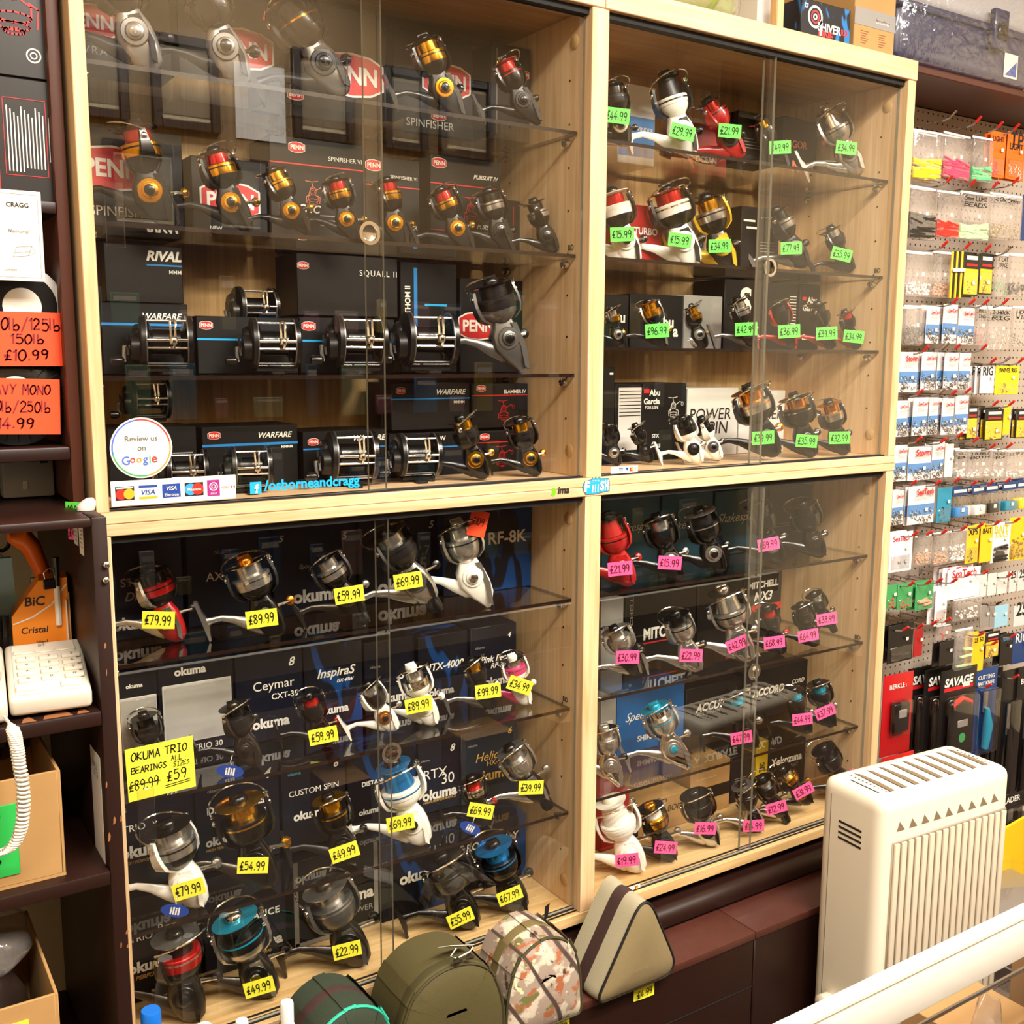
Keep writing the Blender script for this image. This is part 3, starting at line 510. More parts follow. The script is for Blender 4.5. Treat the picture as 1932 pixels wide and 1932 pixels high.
R_('UR', 1, (1496, 470), (1458, 388), 'dkskkkmdmcd', 'dark reel with bright spool skirt', '£77.99', (1493, 468, 3), rot=.9, hd=1)
R_('UR', 1, (1590, 492), (1552, 438), 'kkdskkkkkck', 'little dark reel', '£35.99', (1588, 480, -12), rot=.6)
R_('UR', 2, (1163, 624), (1150, 570), 'kkgskkskkcg', 'black and silver reel with pale spool', rot=.6, yaw=-12)
R_('UR', 2, (1240, 632), (1218, 568), 'kkggokkskcg', 'black reel with gold spool', '£96.99', (1240, 624, 4), rot=.3)
R_('UR', 2, (1317, 632), (1300, 572), 'kkggkkskscg', 'black reel with gold spool and grey tail', rot=.9)
R_('UR', 2, (1408, 627), (1378, 564), 'ddsskkmdmck', 'grey reel with silver spool', '£42.99', (1408, 621, 3), rot=.8, hd=-1)
R_('UR', 2, (1484, 628), (1464, 566), 'kkkdkkkrRck', 'black reel with red arm and tail', '£36.99', (1489, 625, 4), rot=.2)
R_('UR', 2, (1557, 630), (1540, 566), 'kkkdkkkkRck', 'black reel with red tail', '£39.99', (1560, 629, 4), rot=.9, hd=1)
R_('UR', 2, (1607, 638), (1590, 586), 'kkkrkkkkRck', 'tiny black reel with red line', '£34.99', (1611, 635, -5), rot=.6)
R_('UR', 3, (1157, 853), (1146, 797), 'kdkkdksdkck', 'black reel with bare metal body, beside divider', rot=.5)
R_('UR', 3, (1215, 850), (1196, 798), 'kkkkkkdkkck', 'black reel before the black carton', rot=.9)
R_('UR', 3, (1306, 846), (1276, 786), 'wwkkkkkwwcs', 'white reel with black spool and long foot', rot=.4)
R_('UR', 3, (1343, 842), (1320, 784), 'wwkkkkmwwck', 'white reel with black spool and dark cap', rot=1.2)
R_('UR', 3, (1440, 836), (1388, 750), 'ddsookkddco', 'graphite copper lipped reel with orange line', '£39.99', (1440, 826, 4), rot=.25, hd=-1, style='fat')
R_('UR', 3, (1516, 838), (1494, 753), 'dddockkddck', 'graphite chrome lipped reel with orange line', '£35.99', (1522, 832, -4), rot=.1, style='fat')
R_('UR', 3, (1580, 840), (1550, 771), 'ddsookkddcd', 'small graphite reel with orange line', '£32.99', (1584, 826, 1), rot=.2)
# ---- lower bay, brown-shelving side
R_('LL', 0, (315, 1166), (278, 1066), 'Rkrkkkcsscd', 'red bodied reel with black spool', '£79.99', (299, 1170, -4), rot=.9, hd=1, style='fat')
R_('LL', 0, (500, 1164), (438, 1066), 'kksscokksco', 'black reel with polished spool', '£89.99', (494, 1167, 5), rot=.2, hd=1, style='fat')
R_('LL', 0, (654, 1130), (598, 1050), 'nksskkmdncs', 'bronze black reel with polished spool', '£59.99', (659, 1122, 7), rot=.15, hd=-1, style='rear')
R_('LL', 0, (782, 1112), (722, 1010), 'sndskkmdsck', 'silver reel with dark rear knob', '£69.99', (770, 1096, 7), rot=.7, style='rear fat')
R5 = R_('LL', 0, (889, 1102), (858, 994), 'wssskcwswcs', 'bright silver reel with white ball cap under red card', rot=.2, style='ang hup', hd=-1)
R_('LL', 1, (290, 1418), (268, 1342), 'kdnkdndkkcd', 'black reel half behind yellow note', rot=.3)
R_('LL', 1, (464, 1408), (436, 1322), 'nndkdnnnkcn', 'bronze reel with dark hooded spool and blue charm', rot=.9, style='hup')
R_('LL', 1, (604, 1376), (578, 1304), 'kkkrkkkkkcr', 'black reel with small red accents', '£59.99', (610, 1388, 8), rot=.2)
R_('LL', 1, (725, 1350), (688, 1284), 'wkkskkowwcs', 'white reel with black spool and orange cap', rot=.7)
R_('LL', 1, (800, 1332), (772, 1250), 'wwcscwwwwcw', 'white reel with polished spool', '£89.99', (790, 1330, 8), rot=.05, hd=-1)
R_('LL', 1, (912, 1308), (884, 1240), 'kkkgkkkkmcs', 'black reel with dull gold line', '£99.99', (921, 1304, 4), rot=.8)
R_('LL', 1, (982, 1300), (964, 1232), 'wwpscwwwpcw', 'pink and white reel', '£34.99', (981, 1293, -22), rot=.2)
R_('LL', 2, (352, 1692), (312, 1576), 'wksskkwwwcs', 'white and chrome reel', '£79.99', (356, 1678, 12), rot=.9, style='fat', hd=1)
R_('LL', 2, (482, 1640), (446, 1516), 'kkkggkkkncg', 'black reel with tall gold spool', '£54.99', (477, 1633, -5), rot=.3, style='fat')
R_('LL', 2, (645, 1614), (616, 1520), 'kkkggkkkdck', 'black reel with narrow gold band', '£49.99', (650, 1608, 15), rot=.2)
R_('LL', 2, (776, 1556), (740, 1448), 'wwwbbkwwwcw', 'large white reel with blue spool', '£69.99', (756, 1553, 7), rot=.3, style='long fat hup', hd=-1)
R_('LL', 2, (906, 1532), (886, 1464), 'kkcrkkkkkcr', 'black reel with red line', '£69.99', (907, 1530, -14), rot=.15)
R_('LL', 2, (1002, 1496), (956, 1420), 'ksssskksscs', 'silver reel with black rear knob', '£39.99', (1002, 1486, -3), rot=.2, style='rear', hd=-1)
R_('LL', 3, (350, 1886), (328, 1764), 'ndrdskkkncd', 'dark smoky reel with red spool skirt', rot=.9, style='fat')
R_('LL', 3, (484, 1866), (424, 1760), 'nskktcksnck', 'smoked reel with broad silver rotor', '£49.99', (489, 1863, 11), rot=.15, style='fat', hd=1)
R_('LL', 3, (655, 1796), (598, 1688), 'nmmssnkmnck', 'grey metal reel', '£22.99', (655, 1793, 8), rot=.5, style='fat', hd=1)
R_('LL', 3, (868, 1736), (828, 1636), 'kkkkkkkdkck', 'big black reel', '£35.99', (869, 1732, 20), rot=.25, style='fat', hd=-1)
R_('LL', 3, (962, 1694), (926, 1600), 'kkkbbkkkkck', 'black reel with blue spool rings', '£67.99', (962, 1690, 18), rot=.3, style='fat', hd=1)
# ---- lower bay, pegboard side
R_('LR', 0, (1170, 1080), (1144, 988), 'RRRRkkRRRcR', 'red reel', '£21.99', (1170, 1073, 5), rot=.2, style='long')
R_('LR', 0, (1262, 1064), (1224, 982), 'kkkskkskkcs', 'black reel with silver line', '£15.99', (1264, 1062, -4), rot=.1, hd=-1)
R_('LR', 0, (1342, 1044), (1304, 962), 'kkkdskskkck', 'hooded black reel with silver cap', rot=.5, style='fat')
R_('LR', 0, (1452, 1030), (1414, 950), 'kkkkkkskkck', 'black reel with wide bail', '£69.99', (1450, 1027, 10), rot=.6, hd=1)
R_('LR', 0, (1533, 1022), (1500, 950), 'kkkkkknkkck', 'black reel nearest the pegboard', rot=.2, style='fat')
R_('LR', 1, (1186, 1244), (1154, 1178), 'nsssskkssck', 'silver reel with black body', '£30.99', (1184, 1240, 0), rot=.1, hd=-1, style='fat')
R_('LR', 1, (1298, 1238), (1262, 1160), 'ssskkkmssck', 'silver reel with tall black spool', '£22.99', (1304, 1237, -2), rot=.5, hd=1)
R_('LR', 1, (1391, 1218), (1358, 1124), 'sssskcmsscs', 'silver reel with satin skirt', '£42.99', (1391, 1215, 22), rot=.2, style='long fat', hd=-1)
R_('LR', 1, (1462, 1212), (1434, 1150), 'kkkrkkkkkcr', 'black reel with red trim', '£68.99', (1461, 1212, 6), rot=.6)
R_('LR', 1, (1526, 1198), (1506, 1140), 'kkknkkkkkcr', 'black reel with bronze line', '£64.99', (1525, 1199, 9), rot=.3)
R_('LR', 1, (1556, 1168), (1528, 1122), 'kkkskkkkkck', 'black rear knob reel', '£33.99', (1560, 1168, 8), rot=.3, style='rear', base=-.4)
R_('LR', 2, (1150, 1452), (1138, 1376), 'cssscssssck', 'chrome reel beside the divider', rot=.4, style='ang')
R_('LR', 2, (1266, 1416), (1222, 1338), 'csscttssscs', 'chrome reel with blue rings', rot=.3, hd=-1, style='ang')
R_('LR', 2, (1404, 1388), (1376, 1308), 'kkktkkkkkcs', 'black reel with turquoise line', '£47.99', (1399, 1392, 8), rot=.2)
R_('LR', 2, (1512, 1362), (1490, 1302), 'kkktkkkkkcs', 'black reel with hidden turquoise line', '£44.99', (1514, 1357, 5), rot=.8)
R_('LR', 2, (1557, 1348), (1533, 1288), 'kkktkkkkkcs', 'small black turquoise lined reel', '£37.99', (1557, 1343, 22), rot=.1)
R_('LR', 3, (1184, 1626), (1146, 1532), 'wwwwwwwwwcw', 'all white reel', '£19.99', (1183, 1623, 4), rot=.1, style='long fat', hd=-1)
R_('LR', 3, (1250, 1602), (1220, 1526), 'dkgwngdkdcs', 'gold skirted reel with white line', '£24.99', (1256, 1599, -6), rot=.7)
R_('LR', 3, (1332, 1566), (1290, 1500), 'skddkkdkscs', 'charcoal reel with silver body', '£16.99', (1331, 1563, -4), rot=.1, style='fat', hd=-1)
R_('LR', 3, (1418, 1558), (1388, 1496), 'skkdskkkscs', 'black reel with pale knob top', '£14.99', (1422, 1558, 2), rot=.9)
R_('LR', 3, (1462, 1530), (1430, 1476), 'kkkskkkkscs', 'black reel with silver tail', '£12.99', (1465, 1524, 14), rot=.2, style='rear')
R_('LR', 3, (1508, 1496), (1470, 1446), 'kkgskkgkkcg', 'black and gold reel with silver line', '£31.99', (1516, 1492, 28), rot=.7, hd=1)
R_('LR', 3, (1584, 1474), (1534, 1420), 'kkkkkkrkkck', 'black reel with red accent', '£29.99', (1598, 1468, 30), rot=.5, style='rear')
# red card pushed behind the bright silver reel's arm and a blue charm on the bronze one
o, p0, L, n, yaw, lab = R5; p = onplane(902, 988, p0+n*.02, n)
t = MB().cbox(-.016, .016, 0, .0006, -.0225, .0225, .0002, 1).build('swing_tag', 'tag_o', label='red orange card tucked in the bright silver reel', cat='tag'); t.matrix_world = Matrix.Translation(p) @ Matrix.Rotation(yaw, 4, 'Z') @ Matrix.Rotation(math.radians(14), 4, 'Y'); pen(t, '£109', 0, .004, .022, 'ink_red', h=.012)
for k, (rr, (u, v), rot, what) in enumerate(((46, (434, 1455), 12, 'bronze reel'), (52, (330, 1718), 14, 'white and chrome reel'), (56, (887, 1562), 30, 'red lined reel'))):
    o, p0, L, n, yaw, lab = REELS[rr]; p = onplane(u, v, p0+n*(.4*L), n)
    t = empty('charm_tag', p, yaw, f'oval blue swing label with white print hanging from the {what}', 'tag'); t.rotation_euler.y = math.radians(rot)
    MB().lathe([(.0165, 0), (.0165, -.0007)], 'y', 24, M=Matrix.Diagonal((1.25, 1, .62, 1))).build('disc', 'visa_blue', t); text(t, 'iIiI', 0, 0, .014, 'white_print', y=-.0012, bold=.03); MB().tube([(0, -.0002, .0095), (-.002, -.0004, .016), (-.001, .004, .024)], .0006, 5).build('cord', 'paper', t)
# ------------------------------------------------------------------ multiplier (drum) reels
def drum_parts(lw):
    P = []
    def plate(sx): return lambda: MB().lathe([(.6, sx*.70), (.93, sx*.70), (1.0, sx*.74), (1.0, sx*.92), (.9, sx*.98), (.35, sx*1.02), (.05, sx*1.03)] if sx > 0 else [(.05, -1.03), (.35, -1.02), (.9, -.98), (1.0, -.92), (1.0, -.74), (.93, -.70), (.6, -.70)], 'x', 28)
    P.append(('side_plate', cm(('side_plate', 1), plate(1)), 'k', None)); P.append(('rim', cm(('rim', 1), lambda: MB().lathe([(.9, .7), (1.015, .715), (1.015, .76), (.9, .775)], 'x', 28)), 'm', 'side_plate'))
    P.append(('side_plate', cm(('side_plate', -1), plate(-1)), 'd', None)); P.append(('rim', cm(('rim', -1), lambda: MB().lathe([(.9, -.775), (1.015, -.76), (1.015, -.715), (.9, -.7)], 'x', 28)), 'm', 'side_plate'))
    P.append(('spool', cm('drum', lambda: MB().lathe([(.2, -.68), (.84, -.68), (.86, -.64), (.62, -.58), (.5, -.5), (.5, .5), (.62, .58), (.86, .64), (.84, .68), (.2, .68)], 'x', 24)), 'k', None))
    for k, a in enumerate((15, 62, 118, 165, 250, 290)):
        a = math.radians(a+180) if k < 4 else math.radians(a)
        P.append(('crossbar', cm(('crossbar', k), lambda a=a: MB().tube([(-.74, .93*math.cos(a), .93*math.sin(a)), (.74, .93*math.cos(a), .93*math.sin(a))], .055, 8, up=Vector((0, 0, 1)))), 'c' if k % 2 == 0 else 'd', None))
    P.append(('worm_bar', cm('worm_bar', lambda: MB().tube([(-.72, -.98, .06), (.72, -.98, .06)], .07, 10, up=Vector((0, 0, 1)))), 'c', None))
    P.append(('top_bar', cm('top_bar', lambda: MB().tube([(-.72, -.55, .78), (.72, -.55, .78)], .05, 8, up=Vector((0, 0, 1)))), 's', None))
    if lw: P.append(('line_guide', cm('line_guide', lambda: MB().tube([(.12, -1.02, .02), (.12, -1.0, .4), (.10, -.9, .78), (.2, -.9, .82), (.3, -.9, .78), (.28, -1.0, .4), (.28, -1.02, .02), (.2, -1.05, -.25)], .045, 6).lathe([(.13, -.1), (.17, -.04), (.17, .12), (.12, .18)], 'z', 10, (.2, -1.02, 0))), 'c', None))
    P.append(('reel_foot', cm('reel_foot', lambda: MB().cbox(-.78, .78, -.25, .35, -1.14, -.98, .03, 1).cbox(-.25, .25, -.9, .9, -1.24, -1.12, .03, 1)), 'd', None))
    P.append(('gear_box', cm('gear_box', lambda: MB().lathe([(.05, -1.34), (.38, -1.34), (.5, -1.28), (.55, -.9)], 'x', 20, (0, -.25, -.22)).lathe([(.05, -1.2), (.34, -1.2), (.42, -1.1), (.45, -.9)], 'x', 16, (0, .3, .25))), 'd', None))
    P.append(('star_drag', cm('star_drag', lambda: MB().prism([((.48 if k % 2 == 0 else .22)*math.cos(k*math.pi/5), (.48 if k % 2 == 0 else .22)*math.sin(k*math.pi/5)) for k in range(10)], -.04, .04, M=Matrix.Translation((-1.42, -.25, -.22)) @ Matrix.Rotation(math.pi/2, 4, 'Z'))), 'd', 'gear_box'))
    P.append(('crank', cm('drum_crank', lambda: MB().tube([(-1.3, -.25, -.22), (-1.52, -.25, -.22), (-1.55, -.5, -.5), (-1.55, -.75, -.72)], [.1, .1, .07, .06], 8)), 's', None))
    P.append(('crank_knob', cm('drum_knob', lambda: MB().lathe([(.08, 0), (.17, -.08), (.19, -.3), (.15, -.46), (.05, -.5)], 'x', 12, (-1.55, -.75, -.72))), 'k', 'crank'))
    return P
def drum(u, v, halfpx, bay, i, desc, base=None, lw=True, yaw=-12, Y=.105, flip=False, col=None):
    """drum reel centred at pixel (u, v); halfpx is half its frame width in pixels"""
    y = math.radians(yaw); c = at(u, v, Y=Y); e = at(u+halfpx, v, Y=Y); R = (e-c).length*1.05
    z = (SHELF[bay][i] if base is None else base)+1.24*R+.0006
    o = empty('drum_reel', (c.x, Y, z-1.24*R), y, f'{desc}, {ORD[i]} shelf, {BAYS[bay]}', 'reel', 'multiplier reels'); o.scale = (R, R, R)
    if flip: o.rotation_euler.z = y+math.pi
    made = {}
    for nme, me, m, par in drum_parts(lw):
        q = ob(nme, me, (col or {}).get(nme, m), made[par] if par else o); q.location = (0, 0, 0) if par else (0, 0, 1.24); made[nme] = q
    print('DRUM', desc, 'R%.3f zc-err %.3f' % (R, z-c.z)); return o
drum(314, 648, 47, 'UL', 2, 'black drum reel before the graffiti lettered carton')
drum(518, 655, 42, 'UL', 2, 'black drum reel with silver crossbars, second along')
drum(678, 655, 42, 'UL', 2, 'black drum reel with silver crossbars at door overlap')
drum(808, 655, 42, 'UL', 2, 'black drum reel next to large grey spinning reel')
drum(480, 561, 36, 'UL', 2, 'black drum reel perched on cartons', base=.243, Y=.2, yaw=0)
drum(282, 768, 36, 'UL', 3, 'black drum reel perched above the round sticker', base=.105, Y=.2, yaw=-4)
drum(352, 868, 38, 'UL', 3, 'black drum reel behind the round sticker', col={'side_plate': 'k'})
drum(472, 868, 36, 'UL', 3, 'black drum reel with chrome line guide', flip=False)
drum(664, 870, 40, 'UL', 3, 'black drum reel with chrome line guide at door overlap')
drum(788, 870, 34, 'UL', 3, 'black drum reel beside the gold lined reel')
# ================================================================== cartons behind the reels
def carton(bay, i, uL, uR, vT, Yf, mat, desc, marks=(), base=None, dep=.1, vref=None, name='reel_box', full=None):
    a, e = BAYX[bay[1]]; z0 = (SHELF[bay][i] if base is None else base)+.0005; vr = vref or vT+40
    x0 = max(a+.003, at(uL, vr, Y=Yf).x); x1 = min(e-.003, at(uR, vr, Y=Yf).x); z1 = at((uL+uR)/2, vT, Y=Yf).z
    lim = (SHELF[bay][i-1]-.009 if i else (zTb-.014 if bay[0] == 'U' else zMb-.014)); z1 = min(z1, lim); w, h = x1-x0, z1-z0; dep = min(dep, .297-Yf)
    o = MB().cbox(-w/2, w/2, 0, dep, 0, h, .0012, 1).build(name, mat, loc=((x0+x1)/2, Yf, z0), label=full or f'{desc}, {ORD[i]} shelf, {BAYS[bay]}', cat='box', group='reel cartons')
    print('BOX', bay, i, desc[:30], 'w%.3f h%.3f' % (w, h))
    for mk in marks:
        k = mk[0]; fx, fz, fw = mk[1:4]; X = (fx-.5)*w; Z = fz*h
        if k == 'penn': badge(o, X, Z, fw*w)
        elif k == 'bar': MB().rect(X-fw*w/2, X+fw*w/2, Z-mk[5]*h/2, Z+mk[5]*h/2, -.0005).build('printed_band', mk[4], o, 0)
        elif k == 'vbar': MB().rect(X-mk[5]*w/2, X+mk[5]*w/2, Z-fw*h/2, Z+fw*h/2, -.0005).build('printed_band', mk[4], o, 0)
        elif k == 'reel': reel_drawing(o, X, Z, fw*w, mk[4])
        elif k == 'lines':
            mb = MB()
            for q in range(mk[5]): mb.rect(X-fw*w/2, X+fw*w/2, Z-q*.045*h, Z-q*.045*h+.012*h, -.0005)
            mb.build('small_print', mk[4], o, 0)
        else: text(o, k, X, Z, fw*w, mk[4] if len(mk) > 4 else 'white_print', **(mk[5] if len(mk) > 5 else {}))
    return o
def badge(o, X, Z, W):
    H = W*.62; oc = [(-.5, -.28), (-.3, -.44), (0, -.5), (.3, -.44), (.5, -.28), (.5, .28), (.3, .44), (0, .5), (-.3, .44), (-.5, .28)]
    MB().flat([(X+x*W, Z+z*H) for x, z in oc], -.0005, 0).flat([(X+x*W*.94, Z+z*H*.9) for x, z in oc], -.0009, 1).build('logo_badge', ['white_print', 'red_print'], o, 0)
    text(o, 'PENN', X, Z, W*.78, 'white_print', y=-.0014, bold=.03, h=H*.4, name='badge_lettering')
def reel_drawing(o, X, Z, W, mat, y=-.0006):
    """outline drawing of a spinning reel as printed on cartons"""
    mb = MB(); t = W*.022; g = lambda pts: mb.stroke([(X+a*W, Z+b*W) for a, b in pts], t, y)
    ring = lambda cx, cz, rx, rz: g([(cx+rx*math.cos(k*math.pi/8), cz+rz*math.sin(k*math.pi/8)) for k in range(17)])
    ring(0, .0, .12, .12); ring(0, 0, .06, .06); ring(.0, -.32, .2, .06); ring(0, -.42, .18, .05); ring(0, -.48, .12, .035)
    g([(-.2, -.32), (-.2, -.18), (-.1, -.12)]); g([(.2, -.32), (.2, -.18), (.1, -.12)]); g([(-.26, -.42), (-.28, -.2), (-.18, -.14), (-.12, .1), (0, .2), (.12, .1)]); g([(.26, -.42), (.28, -.2), (.18, -.14)]); g([(0, .12), (-.05, .36), (-.3, .38)]); g([(-.05, .36), (.2, .4)]); g([(.12, .06), (.36, .2), (.5, .14)]); ring(.5, .1, .06, .09)
    mb.build('reel_drawing', mat, o, 0)
bt = dict(bold=.03); it = dict(bold=.02, shear=.3)
# ---- upper bay by brown shelving
carton('UL', 0, 150, 322, -90, .2, 'box_black', 'tall black carton with half seen red badge', [('penn', .12, .52, .62), ('WRATH', .22, .30, .5, 'grey_print', dict(bold=.005, space=1.3))], vref=60)
carton('UL', 0, 335, 528, -90, .2, 'box_black', 'tall black carton with red badge behind ringed spool', [('penn', .62, .50, .62)], vref=60)
carton('UL', 0, 542, 728, -90, .2, 'box_black', 'tall black carton with big red badge at door overlap', [('penn', .64, .43, .66)], vref=60)
carton('UL', 0, 742, 892, 62, .2, 'box_black', 'black carton with red badge behind gold reel', [('penn', .66, .55, .62), ('SPINFISHER', .45, .10, .6, 'white_print', dict(bold=.0))], vref=120)
carton('UL', 0, 926, 1000, 86, .17, 'box_black', 'narrow black carton standing on end', [('penn', .84, .72, .3), ('vbar', .15, .5, .9, 'grey_print', .012)], vref=150)
carton('UL', 1, 160, 345, 245, .2, 'box_black', 'black carton with large red badge by gold capped reel', [('penn', .28, .62, .74), ('SPINFISHER', .38, .22, .7, 'white_print', dict(bold=.0)), ('bar', .5, .14, .4, 'grey_print', .015)], vref=340)
carton('UL', 1, 362, 504, 300, .2, 'box_black', 'black carton with red badge, plain edges', [('penn', .5, .5, .8), ('NEW', .3, .16, .16)], vref=370)
carton('UL', 1, 510, 688, 264, .205, 'box_black', 'black carton with red rule and reel drawing', [('penn', .28, .91, .17), ('SPINFISHER VI', .79, .84, .36, 'white_print', dict(bold=.0)), ('bar', .5, .76, 1, 'red_print', .012), ('reel', .44, .52, .26, 'salmon_print'), ('CNC', .40, .36, .24, 'white_print', it), ('lines', .66, .3, .3, 'grey_print', 3)], vref=360)
carton('UL', 1, 690, 792, 298, .2, 'box_black', 'black carton with red rule at door overlap', [('penn', .15, .9, .3), ('SPINFISHER VI', .7, .8, .5, 'white_print', dict(bold=0)), ('bar', .5, .7, 1, 'red_print', .012), ('SPINFISHER', .7, .28, .5)], vref=380)
carton('UL', 1, 812, 945, 298, .2, 'box_black', 'black carton with italic lettering and red reel drawing', [('penn', .12, .92, .2), ('PURSUIT IV', .78, .82, .36, 'white_print', it), ('bar', .5, .72, 1, 'red_print', .012), ('reel', .56, .5, .34, 'red_print'), ('bar', .5, .26, 1, 'red_print', .01), ('PURSUIT', .8, .32, .3, 'white_print', it)], vref=380)
carton('UL', 1, 955, 1012, 380, .21, 'box_dkgrey', 'plain dark carton in the corner', [('bar', .5, .6, .04, 'red_print', .6)], vref=420)
b1 = carton('UL', 2, 192, 356, 572, .16, 'box_black', 'low black carton with blue rule and graffiti lettering', [('WARFARE', .7, .82, .46, 'white_print', it), ('bar', .5, .7, 1, 'blue_print', .035), ('MMMM', .82, .60, .12)], vref=640)
carton('UL', 2, 198, 345, 462, .2, 'box_dkgrey', 'dark carton with bold slanted lettering stacked on another', [('RIVAL', .76, .82, .46, 'white_print', dict(bold=.04, shear=.25)), ('bar', .76, .66, .46, 'blue_print', .03), ('MMM', .9, .55, .16)], base=at(270, 572, Y=.16).z+.002, vref=520)
carton('UL', 2, 372, 562, 598, .16, 'box_black', 'low black carton with blue rule and red badge', [('penn', .09, .84, .13), ('FATHOM II', .76, .68, .3, 'white_print', dict(bold=.02, space=1.1)), ('bar', .5, .6, 1, 'cyan_print', .035)], vref=650)
carton('UL', 2, 566, 745, 600, .16, 'box_black', 'low black carton with blue rule at door overlap', [('penn', .09, .84, .14), ('FATHOM II', .7, .68, .4, 'white_print', dict(bold=.02, space=1.1)), ('bar', .5, .58, 1, 'cyan_print', .035)], vref=650)
carton('UL', 2, 560, 750, 456, .2, 'box_dkgrey', 'dark carton with wide spaced lettering stacked on another', [('penn', .06, .8, .11), ('SQUALL II', .8, .72, .38, 'white_print', dict(bold=.0, space=1.2)), ('box', .6, .3, .001)], base=at(650, 598, Y=.16).z+.002, vref=520)
carton('UL', 2, 756, 862, 496, .205, 'box_black', 'black carton with upright lettering and blue band', [('FATHOM II', .12, .62, .55, 'white_print', dict(bold=.03, rot=90, h=.011)), ('vbar', .26, .6, .7, 'blue_print', .06), ('bar', .62, .36, .4, 'cyan_print', .02), ('bar', .62, .62, .4, 'cyan_print', .02)], vref=600)
carton('UL', 2, 868, 1000, 528, .2, 'box_black', 'tall black carton behind the large grey reel', [('penn', .28, .5, .62)], vref=620)
carton('UL', 3, 205, 372, 806, .16, 'box_black', 'low black carton mostly behind round sticker', [('bar', .6, .6, .7, 'grey_print', .02)], vref=860)
carton('UL', 3, 382, 562, 803, .17, 'box_black', 'low black carton with graffiti lettering and badge', [('penn', .12, .86, .13), ('WARFARE', .76, .84, .36, 'white_print', it), ('bar', .5, .7, 1, 'blue_print', .04), ('MMMM', .88, .64, .12)], vref=850)
carton('UL', 3, 572, 728, 812, .17, 'box_black', 'low black carton with lettering at door overlap', [('penn', .12, .8, .13), ('WARFARE', .8, .84, .4, 'white_print', it), ('bar', .5, .66, 1, 'blue_print', .03)], vref=850)
carton('UL', 3, 735, 884, 816, .17, 'box_black', 'low black carton under a taller stack', [('penn', .16, .86, .12), ('W', .66, .86, .08), ('bar', .5, .66, 1, 'blue_print', .03)], vref=850)
carton('UL', 3, 738, 886, 722, .18, 'box_dkgrey', 'black carton with graffiti lettering on a stack', [('penn', .12, .84, .12), ('WARFARE', .76, .8, .38, 'white_print', it), ('bar', .5, .66, 1, 'blue_print', .03), ('MMMM', .86, .58, .14)], base=at(810, 814, Y=.17).z+.002, vref=780)
carton('UL', 3, 892, 1004, 812, .17, 'box_black', 'low black carton with red rule and drawing in corner', [('penn', .2, .86, .16), ('bar', .5, .72, 1, 'red_print', .02), ('reel', .5, .4, .34, 'red_print')], vref=850)
carton('UL', 3, 890, 1004, 724, .18, 'box_dkgrey', 'black carton with red reel drawing on a stack', [('penn', .16, .9, .16), ('SLAMMER IV', .76, .82, .4, 'white_print', dict(bold=.02)), ('bar', .5, .74, 1, 'red_print', .02), ('reel', .56, .42, .34, 'red_print')], base=at(948, 810, Y=.17).z+.002, vref=780)
# ---- upper bay by pegboard
carton('UR', 0, 1166, 1236, 160, .2, 'box_white', 'white carton with blue panel', [('bar', .5, .35, .96, 'blue_print', .5), ('WINDER', .7, .45, .5)], vref=230)
carton('UR', 0, 1306, 1372, 236, .21, 'box_red', 'dull red carton', [('OCEAN', .4, .3, .6, 'white_print', bt)], vref=270)
carton('UR', 0, 1392, 1446, 212, .2, 'box_dkgrey', 'dark carton behind black gold spooled reel', [('lines', .5, .6, .6, 'grey_print', 4)], vref=260)
carton('UR', 0, 1476, 1542, 224, .21, 'box_dkgrey', 'dark carton with salmon lettering', [('VIGOR', .4, .62, .6, 'salmon_print', dict(bold=.0)), ('NEO', .6, .3, .6, 'salmon_print', bt)], vref=270)
carton('UR', 1, 1186, 1250, 388, .21, 'box_red', 'red carton showing past white reels', [('TURBO', .5, .6, .7, 'white_print', bt)], vref=430)
carton('UR', 1, 1296, 1330, 408, .2, 'box_grey', 'grey carton beside the yellow reel', [('6000', .5, .5, .8, 'ink', bt)], vref=440)
carton('UR', 1, 1398, 1470, 392, .21, 'box_dkgrey', 'dark carton with slanted stripe marks', [('bar', .2, .8, .3, 'white_print', .03), ('bar', .28, .7, .3, 'white_print', .03), ('lines', .7, .5, .4, 'grey_print', 4)], vref=450)
ag = [('Abu', .64, .66, .5, 'white_print', bt), ('Garcia', .55, .44, .7, 'white_print', bt), ('bar', .26, .68, .2, 'red_print', .14)]
carton('UR', 2, 1138, 1186, 556, .18, 'box_black', 'black carton with cut off white lettering', [('u', .75, .55, .2, 'white_print', bt), ('a', .75, .3, .2, 'white_print', bt)], vref=610)
carton('UR', 2, 1188, 1288, 556, .185, 'box_black', 'black carton between gold spooled reels', [('bu', .72, .5, .2, 'white_print', bt), ('a', .86, .3, .1, 'white_print', bt)], vref=610)
carton('UR', 2, 1290, 1362, 558, .19, 'box_grey', 'mottled grey carton', [('lines', .3, .2, .4, 'white_print', 2)], vref=610)
carton('UR', 2, 1366, 1438, 518, .2, 'box_dkgrey', 'dark carton with white emblem', [('S', .55, .7, .3, 'white_print', bt), ('Garcia', .7, .2, .5, 'white_print', bt)], vref=590)
carton('UR', 2, 1440, 1504, 534, .2, 'box_black', 'black carton with ruled white list', [('lines', .86, .8, .2, 'white_print', 10)], vref=590)
carton('UR', 2, 1508, 1568, 514, .205, 'box_black', 'black carton with stacked white lettering and red flash', [('Abu', .6, .76, .48, 'white_print', bt), ('Garcia', .5, .64, .7, 'white_print', bt), ('bar', .22, .78, .2, 'red_print', .05), ('Ga', .3, .2, .3, 'white_print', bt)], vref=590)
